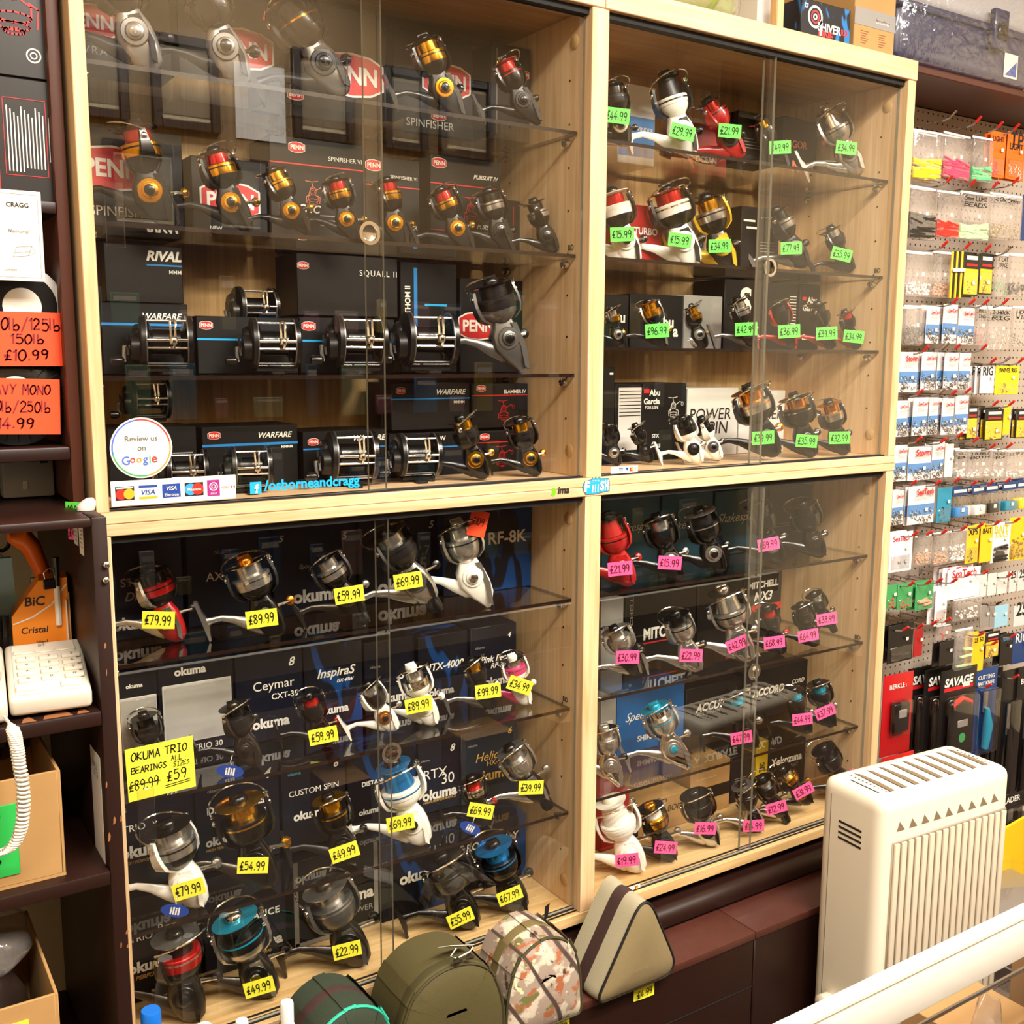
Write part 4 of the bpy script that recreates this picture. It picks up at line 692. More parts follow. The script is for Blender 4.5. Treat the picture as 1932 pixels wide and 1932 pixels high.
carton('UR', 3, 1136, 1159, 692, .17, 'box_black', 'tall narrow black carton beside divider', [('bar', .7, .93, .3, 'white_print', .02)], vref=780)
carton('UR', 3, 1160, 1210, 724, .19, 'box_black', 'black carton printed with a pale list', [('bar', .55, .55, .86, 'paper_grey', .8), ('lines', .55, .9, .8, 'ink', 8)], vref=800)
carton('UR', 3, 1212, 1294, 723, .185, 'box_black', 'black carton with white lettering and reel drawing', [('Abu', .26, .88, .24, 'white_print', bt), ('Garcia', .2, .77, .36, 'white_print', bt), ('bar', .08, .90, .12, 'red_print', .05), ('FOR LIFE', .2, .69, .3), ('reel', .7, .7, .4, 'white_print'), ('STX', .3, .32, .16), ('Abu', .3, .2, .22, 'white_print', bt)], vref=790)
carton('UR', 3, 1296, 1392, 732, .2, 'box_white', 'pale carton with thin grey capitals', [('POWER', .45, .62, .8, 'ink', dict(bold=.0, shear=.1)), ('SPIN', .55, .42, .5, 'ink', dict(bold=.0, shear=.1))], vref=790)
carton('UR', 3, 1394, 1480, 737, .205, 'box_white', 'pale carton with thin grey capitals behind copper lip reel', [('SPINNER', .5, .62, .9, 'ink', dict(bold=0, shear=.1))], vref=790)
# ---- lower bay by brown shelving
ok_ = lambda x, z, w, m='white_print': ('okuma', x, z, w, m, dict(bold=.04))
carton('LL', 0, 214, 345, 1010, .17, 'box_navy', 'navy carton with white lettering behind red bodied reel', [('STA', .25, .56, .3, 'grey_print'), ('DI', .25, .42, .2, 'grey_print', it), ok_(.3, .16, .7)], vref=1110)
carton('LL', 0, 352, 512, 1000, .19, 'box_navy', 'navy carton with two white capitals', [('okuma', .42, .78, .2, 'grey_print'), ('AX', .32, .52, .2, 'white_print', dict(bold=0))], vref=1090)
carton('LL', 0, 516, 672, 985, .18, 'box_navy', 'navy carton numbered five with large white lettering', [('5', .1, .85, .06, 'white_print', it), ('5', .86, .82, .07, 'white_print', it), ('okuma', .5, .72, .14, 'grey_print'), ('Epixor', .4, .52, .2, 'grey_print', it), ok_(.5, .2, .56)], vref=1080)
carton('LL', 0, 676, 832, 972, .19, 'box_navy', 'navy carton behind the dark rear knob reel', [('5', .88, .86, .07, 'white_print', it), ('V.7', .76, .56, .2, 'grey_print'), ('65', .72, .4, .2, 'grey_print', bt), ok_(.52, .18, .6)], vref=1060)
carton('LL', 0, 836, 1006, 955, .165, 'box_navy_splash', 'navy carton with blue splashes and model number', [('RF-8K', .72, .62, .44, 'white_print', dict(bold=.02, space=1.05))], vref=1040)
def window_box(uL, uR, vT, Yf, desc):
    o = carton('LL', 1, uL, uR, vT, Yf, 'box_navy', desc, [('okuma', .42, .86, .42, 'white_print', dict(bold=.04)), ('TRIO 30', .62, .07, .4)], vref=1320); xs = [v.co.x for v in o.data.vertices]; zs = [v.co.z for v in o.data.vertices]; w, h = max(xs)*2, max(zs)
    MB().cbox(-w*.46, w*.46, -.003, -.0005, h*.14, h*.74, .001, 1).build('window', 'paper_grey', o); MB().cbox(-w*.44, w*.44, -.006, -.0035, h*.16, h*.72, .001, 1).build('window_film', 'clear_plastic', o); return o
window_box(222, 298, 1268, .18, 'navy carton with clear window by the stile')
window_box(300, 442, 1236, .175, 'navy carton with clear window and white lettering')
carton('LL', 1, 446, 572, 1226, .17, 'box_navy', 'navy carton with rounded white model name', [('8', .84, .84, .1, 'white_print', it), ('Ceymar', .56, .60, .62, 'white_print', dict(bold=0)), ('CXT-35', .72, .48, .4, 'white_print'), ok_(.5, .2, .56)], vref=1320)
carton('LL', 1, 574, 684, 1214, .18, 'box_navy_splash', 'navy carton with blue splashes and slim script', [('InspiraS', .55, .64, .66, 'white_print', it), ('ISX-40W', .7, .54, .3, 'white_print', it), ok_(.5, .2, .5)], vref=1300)
carton('LL', 1, 688, 786, 1206, .19, 'box_navy', 'navy carton at the door overlap', [('okuma', .2, .66, .2, 'grey_print'), ('S', .7, .5, .1), ok_(.6, .2, .6)], vref=1290)
carton('LL', 1, 790, 884, 1196, .175, 'box_navy_splash', 'navy carton with blue splashes between white and black reels', [('ITX-4000', .55, .56, .7, 'white_print', dict(bold=.02, shear=.2)), ok_(.45, .2, .5)], vref=1280)
carton('LL', 1, 888, 974, 1180, .165, 'box_navy', 'navy carton with flowing script behind pink reel', [('4', .84, .84, .08, 'white_print', it), ('okuma', .2, .72, .2, 'grey_print'), ('Pink Pearl', .55, .54, .7, 'white_print', it), ('RP-30', .6, .44, .34, 'white_print', it), ok_(.6, .22, .6)], vref=1260)
carton('LL', 2, 228, 368, 1466, .17, 'box_navy', 'navy carton numbered ten', [('10', .7, .82, .16, 'white_print', it), ('TRIO', .18, .58, .3, 'white_print', dict(bold=0)), ('W', .48, .58, .1), ok_(.3, .36, .66), ('HIGH PERFORMANCE', .3, .26, .6, 'gold_print', it)], vref=1590)
carton('LL', 2, 370, 528, 1448, .165, 'box_navy', 'navy carton with blocky model name behind tall gold spool', [('4', .86, .88, .1, 'white_print', it), ('okuma', .22, .82, .16, 'grey_print'), ('DEADRINGER', .5, .62, .74, 'white_print', bt), ('210', .82, .5, .16, 'white_print', bt), ok_(.3, .3, .4), ('HIGH PERFORMANCE', .32, .22, .44, 'gold_print', it)], vref=1550)
carton('LL', 2, 532, 652, 1424, .165, 'box_navy', 'navy carton with handwritten style capitals', [('6', .86, .86, .08, 'white_print', it), ('okuma', .2, .84, .2, 'teal_print'), ('CUSTOM SPIN', .5, .62, .78, 'white_print', dict(bold=0)), ok_(.42, .36, .5)], vref=1520)
carton('LL', 2, 656, 786, 1408, .18, 'box_navy_splash', 'navy carton with blue splashes behind the large white reel', [('DISTANCE', .4, .56, .4, 'white_print', bt), ok_(.3, .2, .3)], vref=1490)
carton('LL', 2, 790, 868, 1390, .17, 'box_navy', 'navy carton numbered eight', [('8', .82, .82, .12, 'white_print', it), ('okuma', .16, .72, .2, 'grey_print'), ('RTX', .4, .52, .56, 'white_print', dict(bold=0)), ('30', .7, .42, .3, 'white_print', dict(bold=0)), ok_(.5, .24, .84), ('HIGH PERFORMANCE', .5, .15, .8, 'gold_print', it)], vref=1460)
carton('LL', 2, 870, 976, 1366, .165, 'box_slate', 'slate carton with copper lettering', [('6', .86, .86, .07, 'gold_print', it), ('okuma', .2, .76, .16, 'grey_print'), ('Helios', .5, .58, .5, 'gold_print', dict(bold=0, shear=.3)), ('HX-40', .6, .48, .3, 'gold_print'), ('okuma', .55, .32, .6, 'gold_print', bt)], vref=1450)
carton('LL', 3, 238, 378, 1672, .16, 'box_black', 'black carton behind the red skirted reel', [('TRIO', .2, .62, .3, 'white_print', dict(bold=0)), ('Roc', .55, .66, .24, 'white_print', dict(bold=0)), ('T', .6, .55, .06), ok_(.3, .34, .6), ('PERFORMANCE', .4, .24, .6, 'gold_print', it)], vref=1780)
carton('LL', 3, 384, 540, 1640, .165, 'box_navy', 'navy carton with wide spaced capitals', [('3', .86, .88, .06, 'white_print', it), ('DISTANCE', .62, .5, .6, 'white_print', dict(bold=.03, space=1.1)), ('mag', .62, .36, .3, 'white_print', it), ok_(.7, .2, .5), ('PERFORMANCE', .75, .1, .4, 'gold_print', it)], vref=1740)
o = carton('LL', 3, 552, 716, 1606, .17, 'box_black', 'black carton with grey border', [('1', .44, .84, .05, 'white_print', it), ok_(.68, .42, .5), ('POWER', .76, .24, .32, 'grey_print', dict(bold=0)), ('vbar', .04, .5, .98, 'grey_print', .05), ('vbar', .96, .5, .98, 'grey_print', .05), ('bar', .5, .03, .96, 'grey_print', .05)], vref=1700)
carton('LL', 3, 720, 846, 1580, .165, 'box_navy_splash', 'large navy carton with blue splashes behind big black reel', [ok_(.56, .5, .6)], vref=1660)
carton('LL', 3, 850, 992, 1552, .17, 'box_navy_splash', 'large navy carton with blue splashes in the corner', [('ROCKAWAY', .55, .7, .7, 'white_print', dict(bold=.02, shear=.15)), ('8000', .6, .58, .3, 'white_print', dict(bold=0))], vref=1620)
# ---- lower bay by pegboard
sk = dict(bold=0, shear=.45)
carton('LR', 0, 1136, 1244, 938, .2, 'box_teal', 'teal carton with flowing script behind silver lined reel', [('Shakespeare', .6, .56, .8, 'white_print', sk)], vref=1000)
carton('LR', 0, 1248, 1344, 930, .2, 'box_teal', 'teal carton with flowing script behind hooded reel', [('Shakespeare', .5, .52, .9, 'white_print', sk)], vref=990)
carton('LR', 0, 1348, 1446, 924, .2, 'box_teal', 'teal carton with flowing script behind wide bail reel', [('Shakespeare', .5, .56, .9, 'white_print', sk)], vref=980)
carton('LR', 0, 1450, 1546, 918, .2, 'box_navy', 'dark blue carton in the corner', [('lines', .3, .4, .4, 'grey_print', 2)], vref=970)
carton('LR', 1, 1134, 1176, 1130, .18, 'box_grey', 'grey carton with dark oval', [('MITCHELL', .3, .6, .7, 'ink', bt)], vref=1190)
carton('LR', 1, 1180, 1312, 1118, .185, 'box_black', 'black carton with cut off slab capitals', [('MITCHELL', .08, .66, .5, 'grey_print', dict(rot=90, h=.009, bold=.02)), ('MITCHELL', .56, .40, .62, 'white_print', dict(bold=.04, h=.026)), ('bar', .5, .26, .5, 'red_print', .02)], vref=1180)
carton('LR', 1, 1316, 1400, 1100, .19, 'box_black', 'plain black carton behind satin silver reel', [('bar', .8, .2, .3, 'red_print', .1)], vref=1160)
carton('LR', 1, 1404, 1474, 1080, .185, 'box_black', 'black carton with slab capitals and red strip', [('MITCHELL', .5, .82, .8, 'white_print', dict(bold=.04, h=.016)), ('MX3', .5, .64, .5, 'white_print', it), ('bar', .5, .46, 1, 'red_print', .1), ('Y', .4, .2, .2)], vref=1130)
carton('LR', 2, 1134, 1162, 1320, .18, 'box_grey', 'narrow grey carton by the divider', [('bar', .5, .5, .5, 'paper_grey', .3)], vref=1380)
carton('LR', 2, 1164, 1290, 1296, .185, 'box_blue', 'bright blue carton', [('SpeedMaster', .5, .56, .76, 'white_print', sk), ('SHIMANO', .5, .2, .4, 'white_print', bt)], vref=1360)
carton('LR', 2, 1294, 1398, 1290, .19, 'box_black', 'black carton with bold slanted capitals', [('ACCURATE', .56, .55, .8, 'white_print', dict(bold=.04, shear=.25)), ('REEL SPINNING REEL', .5, .42, .6, 'grey_print')], vref=1350)
carton('LR', 2, 1402, 1536, 1256, .19, 'box_black', 'wide black carton with bold slanted capitals', [('ACCORD', .38, .54, .5, 'white_print', dict(bold=.04, shear=.25)), ('SPINNING REEL', .3, .42, .3, 'grey_print'), ('CORD', .85, .6, .2, 'white_print', it)], vref=1320)
carton('LR', 3, 1134, 1186, 1494, .17, 'box_red', 'deep red carton', [('EX', .3, .68, .5, 'white_print', it)], vref=1560)
carton('LR', 3, 1192, 1300, 1506, .18, 'cardboard', 'brown cardboard carton', [('BOLT', .76, .62, .3, 'ink', dict(bold=0, shear=.2)), ('bar', .06, .5, .1, 'ink', .9)], vref=1540)
carton('LR', 3, 1302, 1376, 1440, .19, 'card_tan', 'taller brown cardboard carton with dark band', [('bar', .5, .42, 1, 'box_dkgrey', .24), ('bar', .4, .72, .5, 'paper_grey', .01)], vref=1500)
carton('LR', 3, 1378, 1424, 1424, .2, 'box_navy', 'dark purple carton', [('lines', .4, .5, .5, 'grey_print', 3)], vref=1480)
carton('LR', 3, 1426, 1448, 1400, .185, 'box_yellow', 'yellow carton seen edge on', [('ZUNO', .5, .55, .6, 'ink', dict(rot=90, bold=.04, h=.02))], vref=1460)
carton('LR', 3, 1450, 1528, 1400, .185, 'box_black', 'black carton with white condensed name', [('Yokozuna', .48, .66, .84, 'white_print', dict(bold=.03, h=.02)), ('HYCHAT', .6, .5, .4, 'grey_print')], vref=1460)
# ================================================================== brown shelving beside the cabinets
pm('bottle_white', '#efece6', .35); pm('phone_white', '#d9cfbd', .42); pm('key_white', '#e4dac8', .42); pm('router_grey', '#a9a6a4', .5); pm('orange_card', '#f08a1c', .5); pm('orange_tool', '#ea6a10', .35); pm('sign_green', '#28b04a', .6); pm('sky_blue', '#9cc9dc', .5); pm('black_box_lit', '#191413', .35); pm('poly_dark', '#241a16', .3)
def shelving(name, x0, x1, yf, z0, z1, zs, label, xsh):
    c = empty(name, ((x0+x1)/2, yf, z0), 0, label, 'shelving'); o = Vector(c.location)
    def P(nm, mb, m):
        q = mb.build(nm, m, c); q.location = -o; return q
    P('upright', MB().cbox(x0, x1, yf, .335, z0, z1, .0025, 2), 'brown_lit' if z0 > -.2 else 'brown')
    for z, t in zs: P('shelf_board', MB().cbox(xsh, x0-.0003, yf-.004, .335, z-t, z, .003, 2), 'brown')
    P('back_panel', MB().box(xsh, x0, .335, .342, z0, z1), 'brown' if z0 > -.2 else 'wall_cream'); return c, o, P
up, uo, UP = shelving('wall_shelving', -.040, -.0245, .03, .012, 1.28, [(.089, .018), (.405, .016), (.80, .016)], 'upper dark brown shelving bay stacked with boxes and line spools', -.62)
lo_, loo, LP = shelving('wall_shelving', -.041, -.022, -.085, FLOOR, .008, [(.008, .012), (-.243, .02), (-.462, .02), (-.86, .02)], 'lower deeper dark brown shelving bay with telephone shelf and worn edges', -.62)
rc = random.Random(3)
for k in range(10):                                   # bare wood where the paint has chipped
    z = rc.uniform(-.75, 0); h = rc.uniform(.002, .007); w_ = rc.uniform(.0006, .002); x = rc.choice((-.0395, -.0235, -.032))
    LP('paint_chip', MB().flat([(x-w_, z-h), (x+w_*.4, z-h*.8), (x+w_, z+h*.2), (x+w_*.2, z+h), (x-w_*.6, z+h*.5)], -.0853), 'chip')
for k, (a, b, h) in enumerate(((-.11, -.075, .003), (-.135, -.118, .002), (-.07, -.055, .002))): LP('paint_chip', MB().add([(a, -.085, -.2428), (b, -.086, -.2428), (b-.006, -.06-h, -.2428), (a+.004, -.07, -.2428)], [(0, 1, 2, 3)]), 'chip')
for u, v in ((201, 1066), (200, 1095)): q = at(u, v, Y=-.088); LP('dome_nail', MB().lathe([(.0045, 0), (.004, -.002), (.0015, -.0035)], 'y', 12, tuple(q)), 'chrome')
# --- boxes, certificate, spools
def P3(u, v, Y): return at(u, v, Y=Y)
a, b = P3(-90, 190, .05), P3(99, 172, .05)
q = MB().cbox(-.15, 0, 0, .2, 0, .17, .0015, 1).build('reel_box', 'black_box_lit', loc=(b.x, .045, .557), label='upper black carton with red reel drawing on the brown shelving', cat='box'); reel_drawing(q, -.042, .105, .105, 'red_print'); MB().ell(-.021, .028, .009, None, -.0006, 0, 24, .0072).ell(-.021, .028, .0045, None, -.0006, 0, 16, .003).build('emblem', 'white_print', q, 0)
q = MB().cbox(-.15, 0, 0, .2, 0, .15, .0015, 1).build('reel_box', 'black_box_lit', loc=(b.x+.004, .042, .4055), label='lower black carton with red stripe and white specification table on brown shelving', cat='box')
MB().rect(-.078, -.073, .002, .148, -.0006).build('printed_band', 'red_print', q, 0); mb = MB()
for k in range(11): mb.rect(-.062+k*.0042, -.0605+k*.0042, .035 if k < 5 else .04, .115-.004*(k % 4), -.0006)
for k in range(5): mb.rect(-.013+k*.0022, -.0122+k*.0022, .05+.003*k, .105-.004*k, -.0006)
mb.build('small_print', 'white_print', q, 0); MB().rect(-.066, -.0652, .03, .125, -.0006).rect(-.0162, -.0154, .03, .125, -.0006).rect(-.066, -.0155, .03, .0308, -.0006).rect(-.066, -.0155, .124, .1248, -.0006).build('printed_frame', 'red_print', q, 0); badge(q, -.09, .025, .03)
p = P3(36, 445, .02); s = empty('certificate', (p.x-.012, .02, p.z-.056), 0, 'white certificate sheet with grey engraving pinned below the black cartons', 'certificate'); MB().cbox(-.04, .04, 0, .002, 0, .112, .0005, 1).build('sheet', 'paper', s)
MB().rect(-.036, .036, .0045, .005, -.0003).rect(-.036, .036, .107, .1075, -.0003).rect(.0355, .036, .0045, .1075, -.0003).build('printed_frame', 'grey_print', s, 0); text(s, 'CRAGG', .012, .094, .026, 'ink', bold=.02); text(s, 'Memorial', .012, .062, .026, 'grey_print', shear=.3); MB().stroke([(.004, .03), (.022, .032), (.026, .044), (.008, .042), (.004, .03)], .0006, -.0003).stroke([(.006, .035), (.024, .037)], .0005, -.0003).stroke([(.022, .032), (.03, .036), (.026, .044)], .0005, -.0003).build('engraving', 'grey_print', s, 0); text(s, 'London', .0, .014, .014, 'grey_print')
def spool(x, y, z, R, m1, m2, label, ribs):
    o = empty('line_spool', (x, y, z), 0, label, 'spool'); MB().lathe([(R*.5, .045), (R, .045), (R, .052), (R*.96, .054), (R*.5, .054)], 'y', 36, (0, 0, R)).build('rear_flange', m1, o)
    MB().lathe([(R*.9, .008), (R*.9, .046)], 'y', 30, (0, 0, R)).build('wound_line', m2, o); MB().lathe([(R*.3, 0), (R*.96, 0), (R, .002), (R, .009), (R*.5, .009)], 'y', 36, (0, 0, R)).build('front_flange', m1, o)
    if ribs:
        for k in range(24): a = k*math.pi/12; MB().box(-.0006, .0006, -.0012, 0, R*.62, R*.95, M=Matrix.Translation((0, 0, R)) @ Matrix.Rotation(a, 4, 'Y')).build('rib', 'd', o)
    else: MB().lathe([(R*.78, -.0008), (R*.8, -.0016), (R*.5, -.0016)], 'y', 30, (0, 0, R)).build('label_disc', 'k', o)
    MB().lathe([(R*.42, -.001), (R*.44, -.0022), (R*.1, -.0022)], 'y', 24, (0, 0, R)).build('hub_label', 'paper', o)
p = P3(32, 770, .06); spool(p.x, .062, .0896, .064, 'k', 'd', 'black ribbed line spool standing on the brown shelf', True)
p2 = P3(45, 642, .06); spool(p2.x, .058, .0896+.128+.0006, .054, 'bottle_white', 'v', 'white line spool resting on top of the black spool', False)
def card(u, v, W, H, m, lines, inkm, label, Y, rot=0, wd=.13, name='price_card', dz=0):
    p = P3(u, v, Y); o = MB().cbox(-W/2, W/2, 0, .0006, -H/2, H/2, .0002, 1).build(name, m, loc=p, label=label, cat='price tag'); o.rotation_euler.y = math.radians(rot)
    for t, x, z, w_, h_ in lines: pen(o, t, x, z, w_, inkm, wd=wd, h=h_)
    return o
card(55, 640, .1, .07, 'tag_o', [('100lb/125lb', -.003, .0195, .088, .0145), ('150lb', .0, .0005, .042, .012), ('£10.99', -.003, -.020, .056, .013)], 'ink_red', 'orange handwritten card in front of the white line spool', .048)
card(38, 767, .098, .073, 'tag_o', [('HEAVY MONO', -.004, .0225, .086, .012), ('200lb/250lb', -.004, .0, .086, .0135), ('£14.99', -.010, -.0215, .056, .013)], 'ink_red', 'orange handwritten card in front of the black line spool', .046, rot=2)
# --- clutter under the spool shelf
q = P3(58, 922, .16); r = empty('router', (q.x, .16, .0095), 0, 'grey white network box standing under the spool shelf', 'router'); MB().cbox(-.038, .03, -.015, .015, 0, .06, .004, 2).build('casing', 'router_grey', r); MB().cbox(-.012, -.006, -.0165, -.0145, .012, .024, .0005, 1).build('switch', 'paper', r); MB().box(.012, .022, -.0156, -.0148, .048, .056).build('status_light', 'box_dkgrey', r)
for k, (y, z, h, m, lab) in enumerate(((.0, -.028, .044, 'paper', 'white printed leaflet taped to the upright'), (.035, -.022, .04, 'box_white', 'pale ruled leaflet taped to the upright behind another'))):
    s = MB().cbox(0, .0006, -.013, .013, -h/2, h/2, .0002, 1).build('leaflet', m, loc=(-.0418, -.02+y, z+.0), label=lab, cat='paper'); mb = MB()
    for i in range(6): mb.add([(-.0003, -.01, h*.35-i*.0055), (-.0003, .009-.003*(i % 3), h*.35-i*.0055), (-.0003, .009-.003*(i % 3), h*.35-i*.0055+.0014), (-.0003, -.01, h*.35-i*.0055+.0014)], [(0, 1, 2, 3)])
    mb.build('small_print', 'grey_print', s, 0)
for u, v, m, t, lab in ((139, 962, 'tag_g', '£19.99', 'green handwritten price card stuck on the brown upright'), (152, 982, 'tag_p', '', 'small pink price card stuck below the green card'), (137, 1004, 'tag_p', '£4', 'narrow pink price card on the brown upright')):
    p = at(u, v, X=-.0425); o = MB().cbox(-.014 if m == 'tag_g' else -.008, .014 if m == 'tag_g' else .008, 0, .0006, -.0105, .0105, .0002, 1).build('price_tag', m, loc=p, label=lab, cat='price tag'); o.rotation_euler.z = -.95
    if t: pen(o, t, 0, 0, .02 if m == 'tag_g' else .011, 'ink' if m == 'tag_g' else 'ink_red', h=.011)
p = at(184, 1517, X=-.0422); o = MB().cbox(-.03, .03, 0, .0007, -.075, .075, .0002, 1).build('paper_note', 'box_white', loc=p, label='creased white paper note pinned to the inner side of the upright', cat='paper'); o.rotation_euler.z = -math.pi/2; pen(o, 'WALL\n1 2 3', .0, .05, .03, 'grey_print', h=.02)
p = P3(162, 928, -.03); MB().loft([(0, 0, 0, .011, .008), (.006, .001, 0, .012, .009), (.012, .004, 0, .009, .007), (.016, .006, 0, .004, .004)], 12).build('putty_lump', 'paper_grey', loc=(-.034, -.02, .0085), label='small lump of grey putty on top of the lower shelving upright', cat='putty')
# --- telephone
zp = -.2425; ph = empty('telephone', (-.112, -.075, zp), math.radians(-6), 'cream desk telephone with keypad and coiled cord on the brown shelf', 'telephone')
def slope(mb): return mb
MP = Matrix.Rotation(math.radians(13), 4, 'X')
MB().cbox(-.034, .062, 0, .15, .004, .03, .006, 3, M=MP).build('base', 'phone_white', ph)
mb = MB().cbox(-.026, .052, .008, .142, .030, .0315, .001, 1, M=MP).build('keypad_plate', 'key_white', ph)
for r_ in range(4):
    for c_ in range(3):
        k = MB().cbox(-.0115, .0115, -.0055, .0055, 0, .004, .0015, 2, M=MP @ Matrix.Translation((-.01+c_*.0275, .096-r_*.0185, .0315))).build('key', 'key_white', ph)
        g = '123456789*0#'[r_*3+c_]; me, (dw, dh) = tmesh(g, .0); ob('key_digit', me, 'grey_dark', k, M=MP @ Matrix.Translation((-.01+c_*.0275, .096-r_*.0185, .0358)) @ Matrix.Rotation(-math.pi/2, 4, 'X') @ Matrix.Diagonal((.006/dh,)*3+(1,)))
for x in (-.012, .014, .04): MB().cbox(-.012, .012, -.004, .004, 0, .002, .0008, 1, M=MP @ Matrix.Translation((x, .117, .0315))).build('function_key', 'key_white', ph)
for x in (-.012, .04): MB().cbox(-.013, .013, -.006, .006, 0, .003, .0008, 1, M=MP @ Matrix.Translation((x, .02, .0315))).build('function_key', 'key_white', ph)
text(ph, 'BT', .012, 0, .009, 'grey_print', M=MP @ Matrix.Translation((0, .134, .0325)) @ Matrix.Rotation(-math.pi/2, 4, 'X'))
MB().cbox(-.105, -.036, -.012, .15, .004, .034, .008, 3, M=MP).build('handset_cradle', 'phone_white', ph)
MB().tube([(-.07, -.008, .062), (-.07, .02, .072), (-.07, .07, .085), (-.07, .12, .098), (-.07, .15, .1)], [.03, .033, .027, .033, .028], 14, flat=.8, up=Vector((0, 0, 1))).build('handset', 'phone_white', ph)
path = [Vector(P3(u, v, Y)) for u, v, Y in ((8, 1352, -.10), (22, 1372, -.125), (30, 1400, -.13), (36, 1440, -.13), (44, 1500, -.128), (40, 1560, -.126), (20, 1600, -.124), (-20, 1612, -.122))]
pts = []; N_ = 420
for i in range(N_+1):
    t = i/N_*(len(path)-1); k = min(int(t), len(path)-2); f_ = t-k; a, b, c, d = path[max(k-1, 0)], path[k], path[k+1], path[min(k+2, len(path)-1)]
    p = .5*((2*b)+(c-a)*f_+(2*a-5*b+4*c-d)*f_*f_+(3*b-a-3*c+d)*f_**3); rr = .0065 if i > 70 else .0065*max(0, (i-40)/30)
    g = i*.8; pts.append(p+Vector((math.cos(g)*rr, math.sin(g)*rr, 0)))
q = MB().tube(pts, .0021, 6).build('coiled_cord', 'phone_white', ph); q.matrix_parent_inverse = Matrix.LocRotScale(ph.location, ph.rotation_euler, None).inverted()
# --- pen pot clutter behind the telephone
pb = empty('pen_carton', (-.083, .07, -.2425), math.radians(-8), 'orange pen carton with slanted top behind the telephone', 'box'); MB().prism([(-.036, 0), (.036, 0), (.036, .148), (.0, .146), (-.036, .098)], 0, .05).build('carton', 'orange_card', pb); text(pb, 'BiC', -.006, .118, .026, 'ink', bold=.02, shear=.1); text(pb, 'Cristal', -.008, .078, .034, 'ink', shear=.15); text(pb, 'Ideal', .0, .06, .014, 'ink'); text(pb, 'everyday pen', .0, .05, .036, 'ink', rot=6)
MB().stroke([(-.034, .088), (-.01, .096), (.015, .112), (.034, .138)], .002, -.0006).build('printed_swoosh', 'paper', pb, 0)
pe = empty('ballpoint_pen', (-.061, .064, -.16), 0, 'black and white ballpoint pen clipped to the orange carton', 'pen'); MB().tube([(0, 0, 0), (0, 0, .055)], .004, 8).build('barrel', 'paper', pe); MB().tube([(0, 0, .055), (0, -.001, .095)], .0046, 8).build('cap', 'k', pe)
bc = empty('binder_clip', (-.070, .062, -.098), 0, 'black and silver binder clip on the orange carton', 'clip'); MB().cbox(-.008, .008, -.002, .004, -.01, .004, .001, 1).build('clip_body', 'k', bc); MB().tube([(-.006, 0, .004), (-.008, -.004, .014), (-.002, -.006, .02), (.004, -.006, .018), (.007, 0, .004)], .0007, 5).build('wire_loop', 'chrome', bc)
for k, (x, w_, m) in enumerate(((-.047, .0025, 'cardboard'), (-.0505, .002, 'paper'))): MB().cbox(x-.0479+.047, x-.0479+.047+w_*.7, .06, .16, -.2425, -.115-.01*k, .0004, 1).build('envelope', m, label=['brown', 'white'][k]+' envelope standing between pen carton and upright', cat='paper')
ut = empty('utility_knife', (-.082, .125, -.2425), 0, 'orange handled utility knife standing upright behind the pen carton', 'tool'); MB().tube([(.018, 0, 0), (.016, 0, .1), (.012, 0, .15), (.0, 0, .185), (-.012, 0, .2), (-.028, -.004, .2)], [.011, .012, .011, .014, .017, .007], 10).build('handle', 'orange_tool', ut); MB().tube([(.002, 0, .1), (.002, 0, .14)], .006, 6).build('blade_slide', 'm', ut)
MB().prism([(-.014, 0), (.016, 0), (.012, .17), (-.016, .17)], 0, .012).build('plaster_packet', 'sky_blue', loc=(-.118, .135, -.2425), label='pale blue packet standing beside the orange utility knife', cat='packet')
sc_ = empty('scissors', (-.128, .155, -.2425), 0, 'black handled scissors standing in the clutter behind the telephone', 'scissors'); MB().tube([(0, 0, 0), (0, 0, .17)], .004, 6).build('blade', 'm', sc_)
for d in (-1, 1): MB().tube([(d*.012+.012*math.cos(t*.6), 0, .195+.018*math.sin(t*.6)) for t in range(11)], .003, 6).build('finger_loop', 'k', sc_)
for k, (x, y, h, m, lab) in enumerate(((-.15, .09, .105, 'y', 'yellow marker pen'), (-.138, .11, .125, 'k', 'black marker pen'), (-.147, .07, .09, 'sign_green', 'green highlighter pen'), (-.158, .12, .12, 'r', 'red marker pen'), (-.13, .085, .10, 'd', 'grey marker pen'))):
    o = empty('marker_pen', (x, y, -.2425), 0, lab+' standing in the clutter behind the telephone', 'pen'); MB().tube([(0, 0, 0), (.002, 0, h*.7)], .0065, 10).build('barrel', m, o); MB().tube([(.002, 0, h*.7), (.003, 0, h)], .0068, 10).build('cap', 'k' if m != 'k' else 'd', o)
for k, (pts_, m) in enumerate((([(-.2, .25, -.1), (-.15, .2, -.06), (-.115, .21, -.13), (-.112, .22, -.24)], 'k'), ([(-.22, .26, 0), (-.14, .24, -.03), (-.1, .25, -.1), (-.095, .25, -.24)], 'paper_grey'), ([(-.056, .3, .0), (-.056, .3, -.242)], 'paper_grey'))): MB().tube(pts_, .0028, 6).build('cable', m, label=['black cable looping behind the telephone clutter', 'grey cable looping behind the telephone clutter', 'grey cable running down beside the upright'][k], cat='cable')
